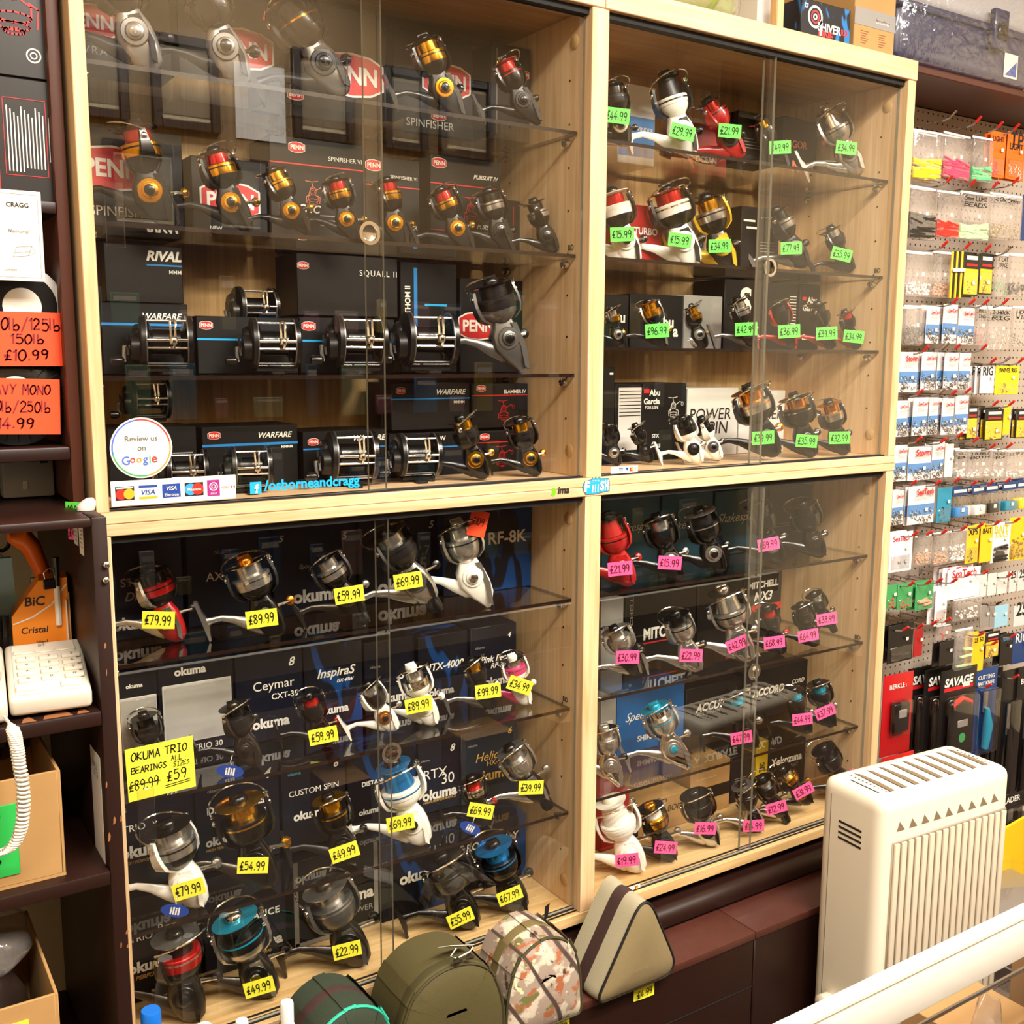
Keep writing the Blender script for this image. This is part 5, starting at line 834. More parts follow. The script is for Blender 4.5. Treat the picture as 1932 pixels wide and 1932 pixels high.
# --- cardboard boxes below
def open_box(name, x0, x1, y0, y1, z0, z1, label, m='cardboard'):
    c = empty(name, ((x0+x1)/2, y0, z0), 0, label, 'box'); w_, d, h, t = (x1-x0)/2, y1-y0, z1-z0, .004
    MB().box(-w_, w_, 0, d, 0, t).build('bottom', m, c)
    for nm, bx_ in (('side_wall', (-w_, -w_+t, 0, d)), ('side_wall', (w_-t, w_, 0, d)), ('front_wall', (-w_+t, w_-t, 0, t)), ('rear_wall', (-w_+t, w_-t, d-t, d))): MB().cbox(bx_[0], bx_[1], bx_[2], bx_[3], t, h, .0008, 1).build(nm, m, c)
    return c
c = open_box('cardboard_box', -.29, -.092, -.07, .14, -.4615, -.318, 'brown cardboard box with green handwritten sign under the telephone shelf'); s = MB().cbox(-.075, .045, -.002, -.0004, .018, .112, .0004, 1).build('sign', 'sign_green', c); pen(s, 'FREE', -.03, .085, .12, 'ink', y=-.0027, wd=.1, h=.028); pen(s, 'CRABS', -.04, .045, .14, 'ink', y=-.0027, wd=.1, h=.028)
MB().tube([(-.25, .02, -.33), (-.2, .06, -.3), (-.15, .05, -.305), (-.12, .08, -.32)], [.02, .03, .03, .02], 8).build('black_bundle', 'poly_dark', label='dark plastic bundle poking out of the cardboard box', cat='bundle')
c = open_box('cardboard_box', -.33, -.118, -.12, .12, -.8595, -.592, 'large open cardboard box with clear bag and yellow label on the lower shelf'); s = MB().cbox(-.03, .07, -.002, -.0004, .16, .245, .0004, 1).build('label_sheet', 'tag_y', c); pen(s, '5 L', .02, .205, .06, 'ink', y=-.0027, wd=.1, h=.03)
def crumple(name, cx, cy, cz, rx, ry, rz, m, label, cat, seed):
    bm = bmesh.new(); bmesh.ops.create_icosphere(bm, subdivisions=4, radius=1); rn = random.Random(seed); ks = [(Vector((rn.uniform(-1, 1), rn.uniform(-1, 1), rn.uniform(-1, 1))).normalized(), rn.uniform(3, 9), rn.uniform(0, 6)) for _ in range(9)]
    for v in bm.verts: f_ = 1+sum(.045*math.sin(d.dot(v.co)*fr+phs) for d, fr, phs in ks); v.co = Vector((v.co.x*rx*f_, v.co.y*ry*f_, v.co.z*rz*f_))
    me = bpy.data.meshes.new(name); bm.to_mesh(me); bm.free(); me.materials.append(MATS[m]); me.polygons.foreach_set('use_smooth', [True]*len(me.polygons)); return ob(name, me, loc=(cx, cy, cz), label=label, cat=cat)
crumple('clothing_bundle', -.225, .0, -.66, .085, .08, .09, 'poly_dark', 'dark folded clothing inside the large cardboard box', 'clothing', 5); crumple('plastic_bag', -.22, .03, -.575, .09, .085, .05, 'bag_film', 'crumpled clear plastic bag over the large cardboard box', 'bag', 8)
# ================================================================== pegboard wall and its packets
m = pm('pegboard', '#b9a898', .7, var=.05); N, L, b = nodes(m); tc = N.new('ShaderNodeTexCoord'); sx = N.new('ShaderNodeSeparateXYZ'); L.new(tc.outputs['Object'], sx.inputs[0])
def _cell(o):
    a = N.new('ShaderNodeMath'); a.operation = 'MULTIPLY'; a.inputs[1].default_value = 1/.0205; f = N.new('ShaderNodeMath'); f.operation = 'FRACT'; s_ = N.new('ShaderNodeMath'); s_.operation = 'SUBTRACT'; s_.inputs[1].default_value = .5; q = N.new('ShaderNodeMath'); q.operation = 'POWER'; q.inputs[1].default_value = 2
    ab = N.new('ShaderNodeMath'); ab.operation = 'ABSOLUTE'; L.new(o, a.inputs[0]); L.new(a.outputs[0], f.inputs[0]); L.new(f.outputs[0], s_.inputs[0]); L.new(s_.outputs[0], ab.inputs[0]); L.new(ab.outputs[0], q.inputs[0]); return q.outputs[0]
ad = N.new('ShaderNodeMath'); ad.operation = 'ADD'; L.new(_cell(sx.outputs['X']), ad.inputs[0]); L.new(_cell(sx.outputs['Z']), ad.inputs[1]); gt = N.new('ShaderNodeMath'); gt.operation = 'GREATER_THAN'; gt.inputs[1].default_value = .018; L.new(ad.outputs[0], gt.inputs[0])
mx = N.new('ShaderNodeMix'); mx.data_type = 'RGBA'; mx.inputs['A'].default_value = lin('#1a100c'); old = b.inputs['Base Color'].links[0].from_socket; L.new(old, mx.inputs['B']); L.new(gt.outputs[0], mx.inputs['Factor']); L.new(mx.outputs['Result'], b.inputs['Base Color'])
struct('wall_pegboard', MB().box(xR+.004, 3.2, .300, .312, -1.0, .841), 'pegboard')
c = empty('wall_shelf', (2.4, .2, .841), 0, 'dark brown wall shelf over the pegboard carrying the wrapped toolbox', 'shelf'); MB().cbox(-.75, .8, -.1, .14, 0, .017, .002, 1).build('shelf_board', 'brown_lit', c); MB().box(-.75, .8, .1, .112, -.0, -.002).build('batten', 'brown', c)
pm('hook_steel', '#a59a8e', .4, .3); pm('hook_red', '#d02a22', .4); pm('film_white', '#efe9e6', .5)
HOOKS = [(1803, 209, 0), (1849, 221, 1), (1890, 231, 1), (1921, 235, 1), (1795, 333, 1), (1839, 340, 1), (1882, 344, 1), (1920, 336, 1), (1786, 456, 1), (1830, 459, 1), (1868, 463, 1), (1905, 467, 0), (1805, 563, 1), (1838, 565, 1), (1864, 566, 1), (1900, 565, 1), (1750, 654, 1), (1788, 648, 0), (1810, 650, 1), (1860, 651, 1), (1878, 676, 1), (1904, 674, 0), (1930, 676, 1), (1740, 736, 1), (1780, 734, 0), (1803, 737, 1), (1830, 733, 1), (1882, 757, 1), (1912, 757, 1), (1737, 825, 1), (1783, 827, 1), (1814, 817, 1), (1844, 826, 1), (1877, 838, 1), (1908, 837, 1), (1727, 907, 1), (1773, 907, 1), (1809, 902, 1), (1841, 908, 1), (1873, 908, 1), (1905, 903, 1), (1730, 1003, 1), (1757, 1002, 1), (1785, 1000, 1), (1822, 993, 1), (1853, 988, 1), (1885, 983, 1), (1922, 978, 1), (1723, 1098, 1), (1755, 1095, 1), (1776, 1092, 1), (1804, 1092, 1), (1829, 1081, 1), (1863, 1076, 1), (1908, 1082, 1), (1888, 1134, 0), (1712, 1183, 1), (1740, 1178, 1), (1766, 1172, 1), (1792, 1166, 1), (1855, 1193, 1), (1880, 1210, 1), (1915, 1197, 1), (1868, 1291, 1), (1920, 1274, 1)]
hk = cm('hook_wire', lambda: MB().tube([(0, .148, 0), (0, .10, -.001), (0, .035, -.002), (0, .016, .002), (0, .004, .012)], .0021, 6)); ht = cm('hook_tip', lambda: MB().tube([(0, .012, .0052), (0, .004, .012), (0, -.002, .017)], .0036, 8)); hp = cm('hook_plate', lambda: MB().cbox(-.006, .006, .146, .149, -.012, .008, .0008, 1))
for u, v, red in HOOKS:
    p = at(u, v, Y=.152)
    o = empty('pegboard_hook', p, 0, 'grey wire pegboard hook with red plastic tip' if red else 'grey wire pegboard hook with bare metal tip', 'hook', 'red tipped pegboard hooks' if red else 'bare pegboard hooks')
    o.location = (p.x, .151, p.z-.016)
    ob('wire', hk, 'hook_steel', o); ob('plate', hp, 'hook_steel', o); ob('tip', ht, 'hook_red' if red else 'chrome', o)
pm('hk_yellow', '#f0d81a', .45); pm('hk_pink', '#e8446c', .45); pm('hk_green', '#5fd08a', .4); pm('hk_red', '#e8281e', .4); pm('hk_lime', '#c4efae', .4); pm('hk_blk', '#161210', .35); pm('hk_steel', '#6d655e', .25, .8); pm('hk_gold', '#b8934a', .3, .5); pm('hk_white', '#f0ece6', .4); pm('hk_mix', '#eaa684', .4, var=.5, vscale=300); pm('pk_white', '#efe9e8', .45); pm('pk_blue', '#3f86c8', .4); pm('pk_orange', '#f26a12', .4); pm('pk_yellow', '#f3c41c', .4); pm('pk_black', '#161110', .35); pm('pk_green', '#3f9a58', .4); pm('pk_red', '#b01218', .35); pm('pk_teal', '#1e8aa8', .4); pm('pk_navy', '#173a70', .4); pm('pk_grey', '#9c938c', .4, .2)
def clump(w, h, d, kind, n, seed):
    """a heap of small loose items filling the bottom of a packet"""
    key = ('clump', kind, n, seed, round(w, 3), round(h, 3)); 
    def f():
        rn = random.Random(seed); mb = MB()
        for _ in range(n):
            x, z = rn.uniform(-w/2, w/2)*.9, h*(rn.random()**1.4)*.92+.003; y = rn.uniform(-d/2, d/2)
            if kind == 'tube': a = rn.uniform(-.35, .35); l = w*rn.uniform(.3, .5); mb.tube([(max(-w/2, x-l*math.cos(a)), y, z-l*math.sin(a)*.4), (min(w/2, x+l*math.cos(a)), y, z+l*math.sin(a)*.4)], .0034, 5)
            elif kind == 'bead': r = rn.uniform(.0022, .0036); mb.lathe([(r*.3, -r), (r*.95, -r*.35), (r*.95, r*.35), (r*.3, r)], 'z', 6, (x, y, z))
            else: a = rn.uniform(0, 6.28); r = rn.uniform(.003, .006); mb.tube([(x+r*math.cos(a+t)*(1 if t < 3 else 1), y, z+r*math.sin(a+t)) for t in (0, .9, 1.8, 2.7, 3.4)], .0009, 4)
        return mb
    return cm(key, f)
ST = 0
def packet(u0, u1, v0, v1, kind, label, grp=None, txt=None, col=None, Y=.19, depth=1, cont=None, seed=None, tm='ink'):
    """flat packet hanging from a hook; front corners given in pixels at depth Y"""
    global ST; ST += 1; seed = seed or ST
    um = (u0+u1)/2; x0, x1 = at(u0, (v0+v1)/2, Y=Y).x, at(u1, (v0+v1)/2, Y=Y).x; zt, zb = at(um, v0, Y=Y).z, at(um, v1, Y=Y).z
    for k in range(depth):
        w, h = x1-x0, zt-zb; yy = Y+k*.014; jx = 0 if k == 0 else random.Random(seed+k).uniform(-.012, .004); jz = 0 if k == 0 else random.Random(seed*3+k).uniform(-.004, .004)
        o = empty('hook_packet', ((x0+x1)/2+jx, yy, zb+jz), math.radians(random.Random(seed+9*k).uniform(-4, 4)), label, 'packet', grp or label[:40]); t = .0022
        def panel(nm, a, b, c0, c1, mat, y0=0, y1=t): return MB().cbox((a-.5)*w, (b-.5)*w, y0, y1, c0*h, c1*h, .0004, 1).build(nm, mat, o)
        def stk(fx, fz, s=.0105): MB().rect((fx-.5)*w-s/2, (fx-.5)*w+s/2, fz*h-s*.4, fz*h+s*.4, -.0052).build('price_sticker', 'paper', o, 0)
        def fill(wf, hf, mat, kd, n): q = ob('contents', clump(w*wf, h*hf, .005, kd, n, seed % 5), mat, o, kind='stuff'); q.location = (0, -.001, h*.03)
        if kind == 'bag':
            panel('header', 0, 1, .95, 1, 'film_white'); MB().cbox(-.5*w, .5*w, -.0045, .0045, 0, h*.95, .002, 2).build('film', 'bag_film', o)
            if cont: fill(.94, *cont)
            if txt:
                for j, s_ in enumerate(txt.split('|')): pen(o, s_, 0, h*(.86-.13*j), w*.75, tm, y=-.005, wd=.14, h=h*.085)
            stk(.62, .5)
        elif kind == 'blue':
            panel('card', .02, .98, 0, .97, 'pk_white'); panel('blue_band', .02, .98, .22, .5, 'pk_blue', -.0006, .0004); MB().cbox(-.5*w, .5*w, -.004, .003, 0, h, .001, 1).build('film', 'clear_plastic', o); fill(.86, .34, 'hk_steel', 'hook', 46)
            text(o, txt or 'SeaTech', .08*w, h*.82, w*.62, 'red_print', y=-.0046, bold=.03); MB().rect(-.3*w, .4*w, h*.7, h*.71, -.0045).rect(-.3*w, .2*w, h*.64, h*.65, -.0045).build('small_print', 'grey_print', o, 0); stk(.64, .36)
        elif kind == 'yellow':
            panel('card', 0, 1, 0, 1, 'pk_black'); panel('yellow_panel', .06, .94, .03, .62, col or 'pk_yellow', -.0006, .0004); MB().cbox(-.44*w, .44*w, -.003, 0, h*.05, h*.55, .001, 1).build('blister', 'clear_plastic', o); fill(.6, .3, 'hk_gold', 'hook', 14)
            MB().rect(-.34*w, .36*w, h*.83, h*.92, -.0008).build('title_patch', 'paper', o, 0); MB().rect(-.34*w, .36*w, h*.68, h*.74, -.0008).build('title_patch', 'red_print', o, 0); stk(.6, .3)
        elif kind == 'card':
            panel('card', 0, 1, 0, 1, col or 'pk_white')
            if txt:
                for j, s_ in enumerate(txt.split('|')): text(o, s_, 0, h*(.84-.14*j), w*.74, tm, y=-.0008, bold=.02)
            if cont: MB().cbox(-.42*w, .42*w, -.004, 0, h*.05, h*.42, .0015, 1).build('blister', 'clear_plastic', o); fill(.7, *cont)
            stk(.7, .6)
        elif kind == 'tub':
            panel('card', 0, 1, .72, 1, col or 'pk_navy'); MB().cbox(-.46*w, .46*w, -.012, .008, 0, h*.7, .003, 2).build('pot', 'clear_plastic', o); MB().cbox(-.42*w, .42*w, -.010, .006, h*.03, h*.34, .003, 2).build('contents', cont, o); MB().rect(-.4*w, .4*w, h*.8, h*.9, -.0005).build('title_patch', 'paper', o, 0); q = MB().rect(-.006, .006, h*.2, h*.32, -.0125).build('price_sticker', 'paper', o, 0)
    return o
pb_ = 'packet hanging on the pegboard'
# row by row, as they hang
packet(1722, 1774, 246, 340, 'bag', 'clear bag of bright yellow tubing on the pegboard', cont=(.42, 'hk_yellow', 'tube', 40), depth=2)
packet(1776, 1832, 252, 338, 'bag', 'clear bag of pink tubing on the pegboard', cont=(.36, 'hk_pink', 'tube', 40), depth=2)
packet(1834, 1870, 258, 344, 'bag', 'clear bag of mint green tubing on the pegboard', cont=(.3, 'hk_green', 'tube', 26))
packet(1868, 1896, 248, 335, 'card', 'orange card rig packet beside the green tubing', txt='LIGHT', col='pk_orange', cont=(.3, 'hk_pink', 'hook', 14), depth=2)
packet(1899, 1934, 250, 340, 'card', 'orange card rig packet with tall printed letters', txt='TP|LIGHT', col='pk_orange', cont=(.3, 'hk_white', 'hook', 14), depth=2)
packet(1713, 1766, 352, 452, 'bag', 'clear bag of black tubing on the pegboard', cont=(.46, 'hk_blk', 'tube', 44), depth=2)
packet(1767, 1808, 360, 450, 'bag', 'clear bag of red tubing on the pegboard', cont=(.3, 'hk_red', 'tube', 40))
packet(1810, 1864, 362, 454, 'bag', 'clear bag of pale green beads with inked title', txt='5mm LUMI|BEADS', cont=(.3, 'hk_lime', 'tube', 46))
packet(1866, 1926, 366, 450, 'bag', 'clear bag of brass bits with scrawled ink title', txt='20x5mm', cont=(.26, 'hk_gold', 'hook', 50), depth=2)
packet(1928, 1950, 368, 455, 'card', 'blue card packet at the end of the second row', col='pk_navy')
packet(1708, 1757, 474, 560, 'bag', 'clear bag of white beads on the pegboard', cont=(.28, 'hk_white', 'bead', 90), depth=2)
packet(1757, 1794, 474, 562, 'bag', 'clear bag of mixed bright beads on the pegboard', cont=(.26, 'hk_mix', 'bead', 80))
for k in range(5): packet(1794+k*4.6, 1797.5+k*4.6, 474, 562, 'card', 'black and yellow packet seen edge on', 'edge on packets', col='pk_black' if k % 2 else 'pk_yellow', Y=.17)
packet(1818, 1846, 476, 558, 'yellow', 'black and yellow rig packet with white title, beside the edge on packets', depth=2)
packet(1847, 1874, 478, 556, 'yellow', 'black and yellow rig packet beside the trace bag', depth=1)
packet(1876, 1902, 478, 560, 'bag', 'clear bag of traces with inked title', txt='FLAT|TRACE', cont=(.4, 'hk_green', 'hook', 16))
packet(1904, 1940, 478, 560, 'bag', 'clear bag of small weights at the row end', cont=(.3, 'hk_steel', 'bead', 40), depth=2)
packet(1703, 1744, 576, 650, 'bag', 'clear bag of dark hooks beside the cabinet', cont=(.4, 'hk_blk', 'hook', 60), depth=2)
packet(1746, 1774, 576, 648, 'blue', 'white and blue hook packet, fourth row, beside dark hooks', depth=3)
packet(1778, 1807, 572, 648, 'blue', 'white and blue hook packet in the middle of the fourth row', depth=2)
packet(1808, 1838, 578, 650, 'blue', 'white and blue hook packet beside the inked bags')
packet(1839, 1860, 576, 652, 'bag', 'narrow clear bag with inked title and pink lure', txt='ROLL|ING', cont=(.4, 'hk_pink', 'hook', 12))
packet(1861, 1908, 578, 660, 'bag', 'clear bag with inked rig title', txt='3 HOOK|RIG', cont=(.4, 'hk_white', 'hook', 20), depth=2)
packet(1910, 1945, 578, 655, 'bag', 'clear bag with inked hook title', txt='HOOK|WIRE', cont=(.3, 'hk_steel', 'hook', 16))
packet(1696, 1732, 662, 740, 'blue', 'white and blue hook packet with large red italic name', txt='Storm', depth=2)
packet(1738, 1766, 662, 736, 'blue', 'white and blue hook packet, fifth row', 'fifth row hook packets', depth=2)
packet(1782, 1807, 664, 735, 'blue', 'white and blue hook packet, fifth row', 'fifth row hook packets', depth=3)
packet(1810, 1830, 664, 735, 'blue', 'white and blue hook packet, fifth row', 'fifth row hook packets')
packet(1850, 1876, 692, 742, 'card', 'white booklet packet with yellow edges and line diagram', txt='RIG', col='pk_white', depth=3); packet(1878, 1922, 690, 744, 'card', 'wide white diagram packet with yellow rim', txt='SWIVEL RIG', col='hk_yellow', cont=(.3, 'hk_gold', 'hook', 12), depth=1)
packet(1690, 1712, 754, 824, 'blue', 'white and blue hook packet beside the cabinet, sixth row'); 
packet(1722, 1750, 748, 822, 'blue', 'white and blue hook packet, sixth row', 'sixth row hook packets', depth=2); packet(1752, 1770, 748, 820, 'blue', 'white and blue hook packet, sixth row', 'sixth row hook packets', depth=2)
packet(1776, 1800, 750, 820, 'blue', 'white and blue hook packet, sixth row', 'sixth row hook packets', depth=2); packet(1802, 1826, 744, 818, 'blue', 'bright white and blue hook packet beside the yellow packets')
packet(1824, 1844, 766, 828, 'yellow', 'yellow bodied rig packet with black head, next to blue packets', depth=2); packet(1858, 1892, 772, 830, 'yellow', 'wide yellow bodied rig packet with black head', depth=2); packet(1893, 1906, 764, 820, 'card', 'yellow card behind the wide rig packet', col='pk_yellow'); packet(1918, 1945, 772, 826, 'yellow', 'yellow rig packet at the end of the sixth row', depth=2)
packet(1686, 1711, 838, 908, 'blue', 'white and blue hook packet beside the cabinet joint'); packet(1714, 1756, 842, 906, 'blue', 'white and blue hook packet with bold red name, seventh row', txt='Storm', depth=3); packet(1757, 1782, 832, 902, 'blue', 'white and blue hook packet before the yellow strip', depth=2)
packet(1783, 1798, 838, 900, 'card', 'cream and yellow narrow packet', col='paper', depth=2)
for k, (a, b_, t_) in enumerate(((1802, 1822, 'ROLL|B'), (1824, 1868, '2 BUBBLE|BOTH'), (1870, 1896, 'BEADS|10'), (1898, 1936, 'CLIP 20'))): packet(a, b_, 848, 902, 'bag', ['clear bag of clips with short inked title', 'wide clear bag of clips with two line inked title', 'clear bag of white clips with inked title', 'clear bag of clips with inked number at row end'][k], txt=t_, cont=(.24, 'hk_white', 'bead', 26), depth=2)
packet(1682, 1706, 924, 990, 'blue', 'white hook packet with large hooks beside the cabinet', depth=2); packet(1712, 1764, 914, 988, 'blue', 'large white and blue hook packet, eighth row', depth=3)
packet(1767, 1796, 920, 985, 'card', 'clear packet with turquoise head and coiled ring', txt='', col='pk_teal', cont=(.4, 'hk_blk', 'hook', 8))
for k, (a, b_, m_) in enumerate(((1797, 1824, 'pk_blue'), (1832, 1858, 'hk_white'), (1860, 1882, 'hk_blk'), (1890, 1917, 'pk_teal'), (1918, 1942, 'hk_yellow'))): packet(a, b_, 918-k*3, 976-k*4, 'tub', ['small pot of blue beads with navy head', 'small pot of white beads with navy head', 'small pot of black beads with navy head', 'small pot of turquoise beads with navy head', 'small pot of yellow beads with navy head'][k], cont=m_, depth=2)
packet(1679, 1720, 1004, 1078, 'card', 'tall white card packet with one big hook', txt='SeaTech', col='pk_white', tm='red_print', cont=(.3, 'hk_blk', 'hook', 2), depth=2)
packet(1726, 1756, 1010, 1066, 'bag', 'clear bag of shell coloured beads, navy strip', cont=(.4, 'hk_mix', 'bead', 60)); packet(1758, 1788, 1004, 1066, 'bag', 'clear bag of shell coloured beads by the white lures', cont=(.34, 'hk_mix', 'bead', 60))
packet(1790, 1822, 1000, 1060, 'bag', 'clear bag of white lures', cont=(.5, 'hk_white', 'bead', 60), depth=2); packet(1823, 1846, 992, 1062, 'card', 'yellow card packet with short title', txt='XPS', col='pk_yellow', cont=(.3, 'hk_blk', 'hook', 10)); packet(1850, 1872, 990, 1060, 'card', 'white and yellow bait packet, turned', txt='BAIT', col='pk_yellow', depth=2); packet(1872, 1904, 986, 1060, 'card', 'white and yellow bait packet, facing out', txt='BAIT|TAILS', col='pk_white', tm='pk_yellow', cont=(.4, 'hk_blk', 'tube', 16)); packet(1904, 1936, 976, 1056, 'card', 'yellow topped packet of beads at the row end', col='pk_yellow', cont=(.5, 'hk_gold', 'bead', 40))
packet(1672, 1692, 1104, 1148, 'card', 'green topped lure packet beside the cabinet', col='pk_green', cont=(.4, 'hk_red', 'bead', 8)); packet(1693, 1722, 1102, 1148, 'card', 'green topped lure packet with orange bead', col='pk_green', cont=(.4, 'hk_red', 'bead', 8), depth=2); packet(1726, 1762, 1098, 1150, 'card', 'wide green topped lure packet', col='pk_green', cont=(.36, 'hk_mix', 'tube', 4), depth=2)
packet(1765, 1786, 1108, 1180, 'card', 'white packet with blue head and small lures', col='pk_white', cont=(.4, 'hk_mix', 'bead', 12), depth=2); packet(1790, 1846, 1072, 1128, 'card', 'white card packet with hook drawing', txt='SeaTech', col='pk_white', tm='red_print', depth=4); packet(1800, 1848, 1128, 1168, 'bag', 'clear bag hanging under the white cards', cont=(.5, 'hk_white', 'bead', 40))
for k, (a, b_) in enumerate(((1848, 1862), (1864, 1880), (1882, 1900), (1904, 1918), (1920, 1936))): packet(a, b_, 1084-k*2, 1126-k*3, 'card', 'white and grey boxed float packet' if k < 3 else 'white packet with black and yellow patch', 'boxed float packets' if k < 3 else 'patched packets', col='box_white', txt='25' if k > 2 else None)
for k, (a, b_) in enumerate(((1850, 1866), (1868, 1876), (1877, 1902))): packet(a, b_, 1142, 1182, 'card', 'clear flat packet with sky blue label', 'sky blue label packets', col='sky_blue' if k == 2 else 'pk_grey')
packet(1914, 1940, 1142, 1180, 'card', 'grey packet with black badge at row end', col='box_white', txt='25')
packet(1676, 1722, 1178, 1248, 'card', 'black card packet with silver spoon lure', col='pk_black', cont=(.4, 'hk_steel', 'tube', 3), depth=2); packet(1724, 1741, 1186, 1238, 'card', 'dull red strip packet', col='box_red'); packet(1768, 1792, 1180, 1206, 'bag', 'clear bag of red and white floats', cont=(.6, 'hk_red', 'bead', 10)); packet(1772, 1800, 1210, 1254, 'card', 'dark packet under the red floats', col='pk_black', depth=2)
packet(1802, 1832, 1186, 1262, 'bag', 'clear bag with a pale soft lure', cont=(.5, 'hk_lime', 'tube', 4)); packet(1834, 1856, 1196, 1266, 'card', 'yellow edged packet with white ticket', col='pk_yellow', txt='25 50', depth=2); packet(1860, 1884, 1192, 1240, 'yellow', 'yellow and black packet with hang hole', depth=2); packet(1888, 1910, 1196, 1254, 'card', 'navy headed black packet', col='pk_black', txt='NAVY', tm='pk_blue', depth=2); packet(1912, 1940, 1194, 1250, 'card', 'navy headed packet with white photo', col='pk_navy', txt='RIG', tm='paper', depth=2)
# large blister packs along the bottom
def blister(u0, u1, v0, v1, col, label, kind, Y=.19, txt=None, depth=1, grp=None):
    um = (u0+u1)/2; x0, x1 = at(u0, (v0+v1)/2, Y=Y).x, at(u1, (v0+v1)/2, Y=Y).x; zt, zb = at(um, v0, Y=Y).z, at(um, v1, Y=Y).z; w, h = x1-x0, zt-zb
    for k in range(depth):
        o = empty('blister_pack', ((x0+x1)/2-.026*k, Y+.031*k, zb), math.radians(-3), label, 'packet', grp); MB().cbox(-w/2, w/2, 0, .003, 0, h, .002, 2).build('card', col, o)
        if kind == 'scale':
            MB().cbox(-w*.32, w*.32, -.02, 0, h*.06, h*.66, .012, 3).build('scale_body', 'pk_black', o); MB().tube([(-w*.22, -.012, h*.5), (-w*.24, -.014, h*.62), (0, -.014, h*.68), (w*.24, -.014, h*.62), (w*.22, -.012, h*.5)], .007, 8).build('handle', 'hk_red', o); MB().cbox(-w*.14, w*.14, -.0212, -.019, h*.36, h*.44, .001, 1).build('display', 'pk_grey', o); MB().lathe([(w*.09, -.0215), (w*.09, -.0205)], 'y', 14, (0, 0, h*.24)).build('emblem', 'pk_green', o)
            MB().cbox(-w*.44, w*.44, -.028, 0, h*.03, h*.72, .014, 3).build('blister', 'clear_plastic', o); text(o, 'SAVAGE', 0, h*.86, w*.8, 'white_print', y=-.001, bold=.04, shear=.15); MB().rect(-w*.4, w*.4, h*.76, h*.8, -.0006).build('title_patch', 'red_print', o, 0); MB().rect(w*.1, w*.3, h*.78, h*.83, -.0012).build('price_sticker', 'paper', o, 0)
        elif kind == 'gauge':
            MB().cbox(-w*.26, w*.26, -.018, 0, h*.3, h*.66, .006, 3).build('gauge_body', 'pk_black', o); MB().cbox(-w*.12, w*.14, -.019, -.017, h*.48, h*.58, .001, 1).build('display', 'pk_grey', o); MB().cbox(-w*.32, w*.32, -.024, 0, h*.26, h*.7, .008, 2).build('blister', 'clear_plastic', o); text(o, 'BERKLEY', -.0, h*.85, w*.6, 'white_print', y=-.001); MB().lathe([(w*.12, -.001), (w*.12, 0)], 'y', 18, (w*.3, 0, h*.88)).build('seal', 'hk_red', o)
        else:
            MB().tube([(0, -.01, h*.08), (w*.05, -.012, h*.35), (-w*.02, -.012, h*.55)], [w*.1, w*.14, w*.06], 10).build('tool_handle', 'pk_black' if col != 'pk_navy' else 'pk_teal', o); MB().box(-w*.12, w*.06, -.006, -.003, h*.5, h*.74).build('tool_blade', 's', o); MB().cbox(-w*.4, w*.4, -.026, 0, h*.03, h*.78, .008, 2).build('blister', 'clear_plastic', o)
            if txt:
                for j, s_ in enumerate(txt.split('|')): text(o, s_, 0, h*(.9-.07*j), w*.7, 'white_print', y=-.001, bold=.02)
    return o
blister(1666, 1718, 1272, 1422, 'pk_red', 'red carded digital scale on the pegboard', 'gauge'); blister(1664, 1720, 1424, 1500, 'pk_red', 'red carded packet under the digital scale', 'gauge', txt='')
blister(1774, 1836, 1262, 1425, 'pk_black', 'black carded weighing scale with red handle in clear blister', 'scale', depth=3, grp='carded weighing scales')
blister(1836, 1876, 1262, 1420, 'pk_navy', 'blue carded bait knife in clear blister', 'knife', txt='CUTTING|BAIT KNIFE'); blister(1884, 1912, 1266, 1500, 'pk_black', 'black carded tool packet by the knife', 'knife', Y=.18, depth=2, grp='black carded tools'); blister(1914, 1950, 1258, 1520, 'pk_black', 'black carded filleting tool at the row end', 'knife', Y=.17, txt='BLADE')
blister(1880, 1926, 1500, 1600, 'pk_black', 'low black carded tool with white and blue title', 'knife', Y=.1, txt='BLADER')
# ================================================================== ledge under the cabinets
c = empty('ledge_unit', (.9, .1, FLOOR), 0, 'long dark brown ledge unit with rounded worktop under the display cabinets', 'ledge'); o = Vector(c.location)
def GP(nm, mb, m):
    q = mb.build(nm, m, c); q.location = -o; return q
GP('plinth', MB().box(-.02, xR, .03, .29, -.859, zBb-.0004), 'black_gap')
prof = [(.3, -.859), (-.006, -.859)]+[(-.006-.022*math.sin(a), -.882+.023*math.cos(a)) for a in [k*math.pi/12 for k in range(1, 12)]]+[(-.006, -.9045), (.3, -.9045)]
mb = MB(); n = len(prof); mb.add([(-.02, y, z) for y, z in prof]+[(xR+.004, y, z) for y, z in prof], [(i, (i+1) % n, (i+1) % n+n, i+n) for i in range(n)]+[tuple(reversed(range(n))), tuple(range(n, 2*n))]); GP('worktop', mb, 'brown')
for x0, x1 in ((-.02, .56), (.5605, 1.143), (1.144, 1.65)): GP('ledge_board', MB().cbox(x0, x1, -.12, .28, -.921, -.905, .002, 2), 'brown_ledge'); GP('front_panel', MB().cbox(x0+.001, x1-.001, -.117, -.10, FLOOR, -.9215, .002, 1), 'brown')
GP('drawer_line', MB().box(.565, 1.14, -.1185, -.1165, -1.021, -1.0195), 'black_gap')
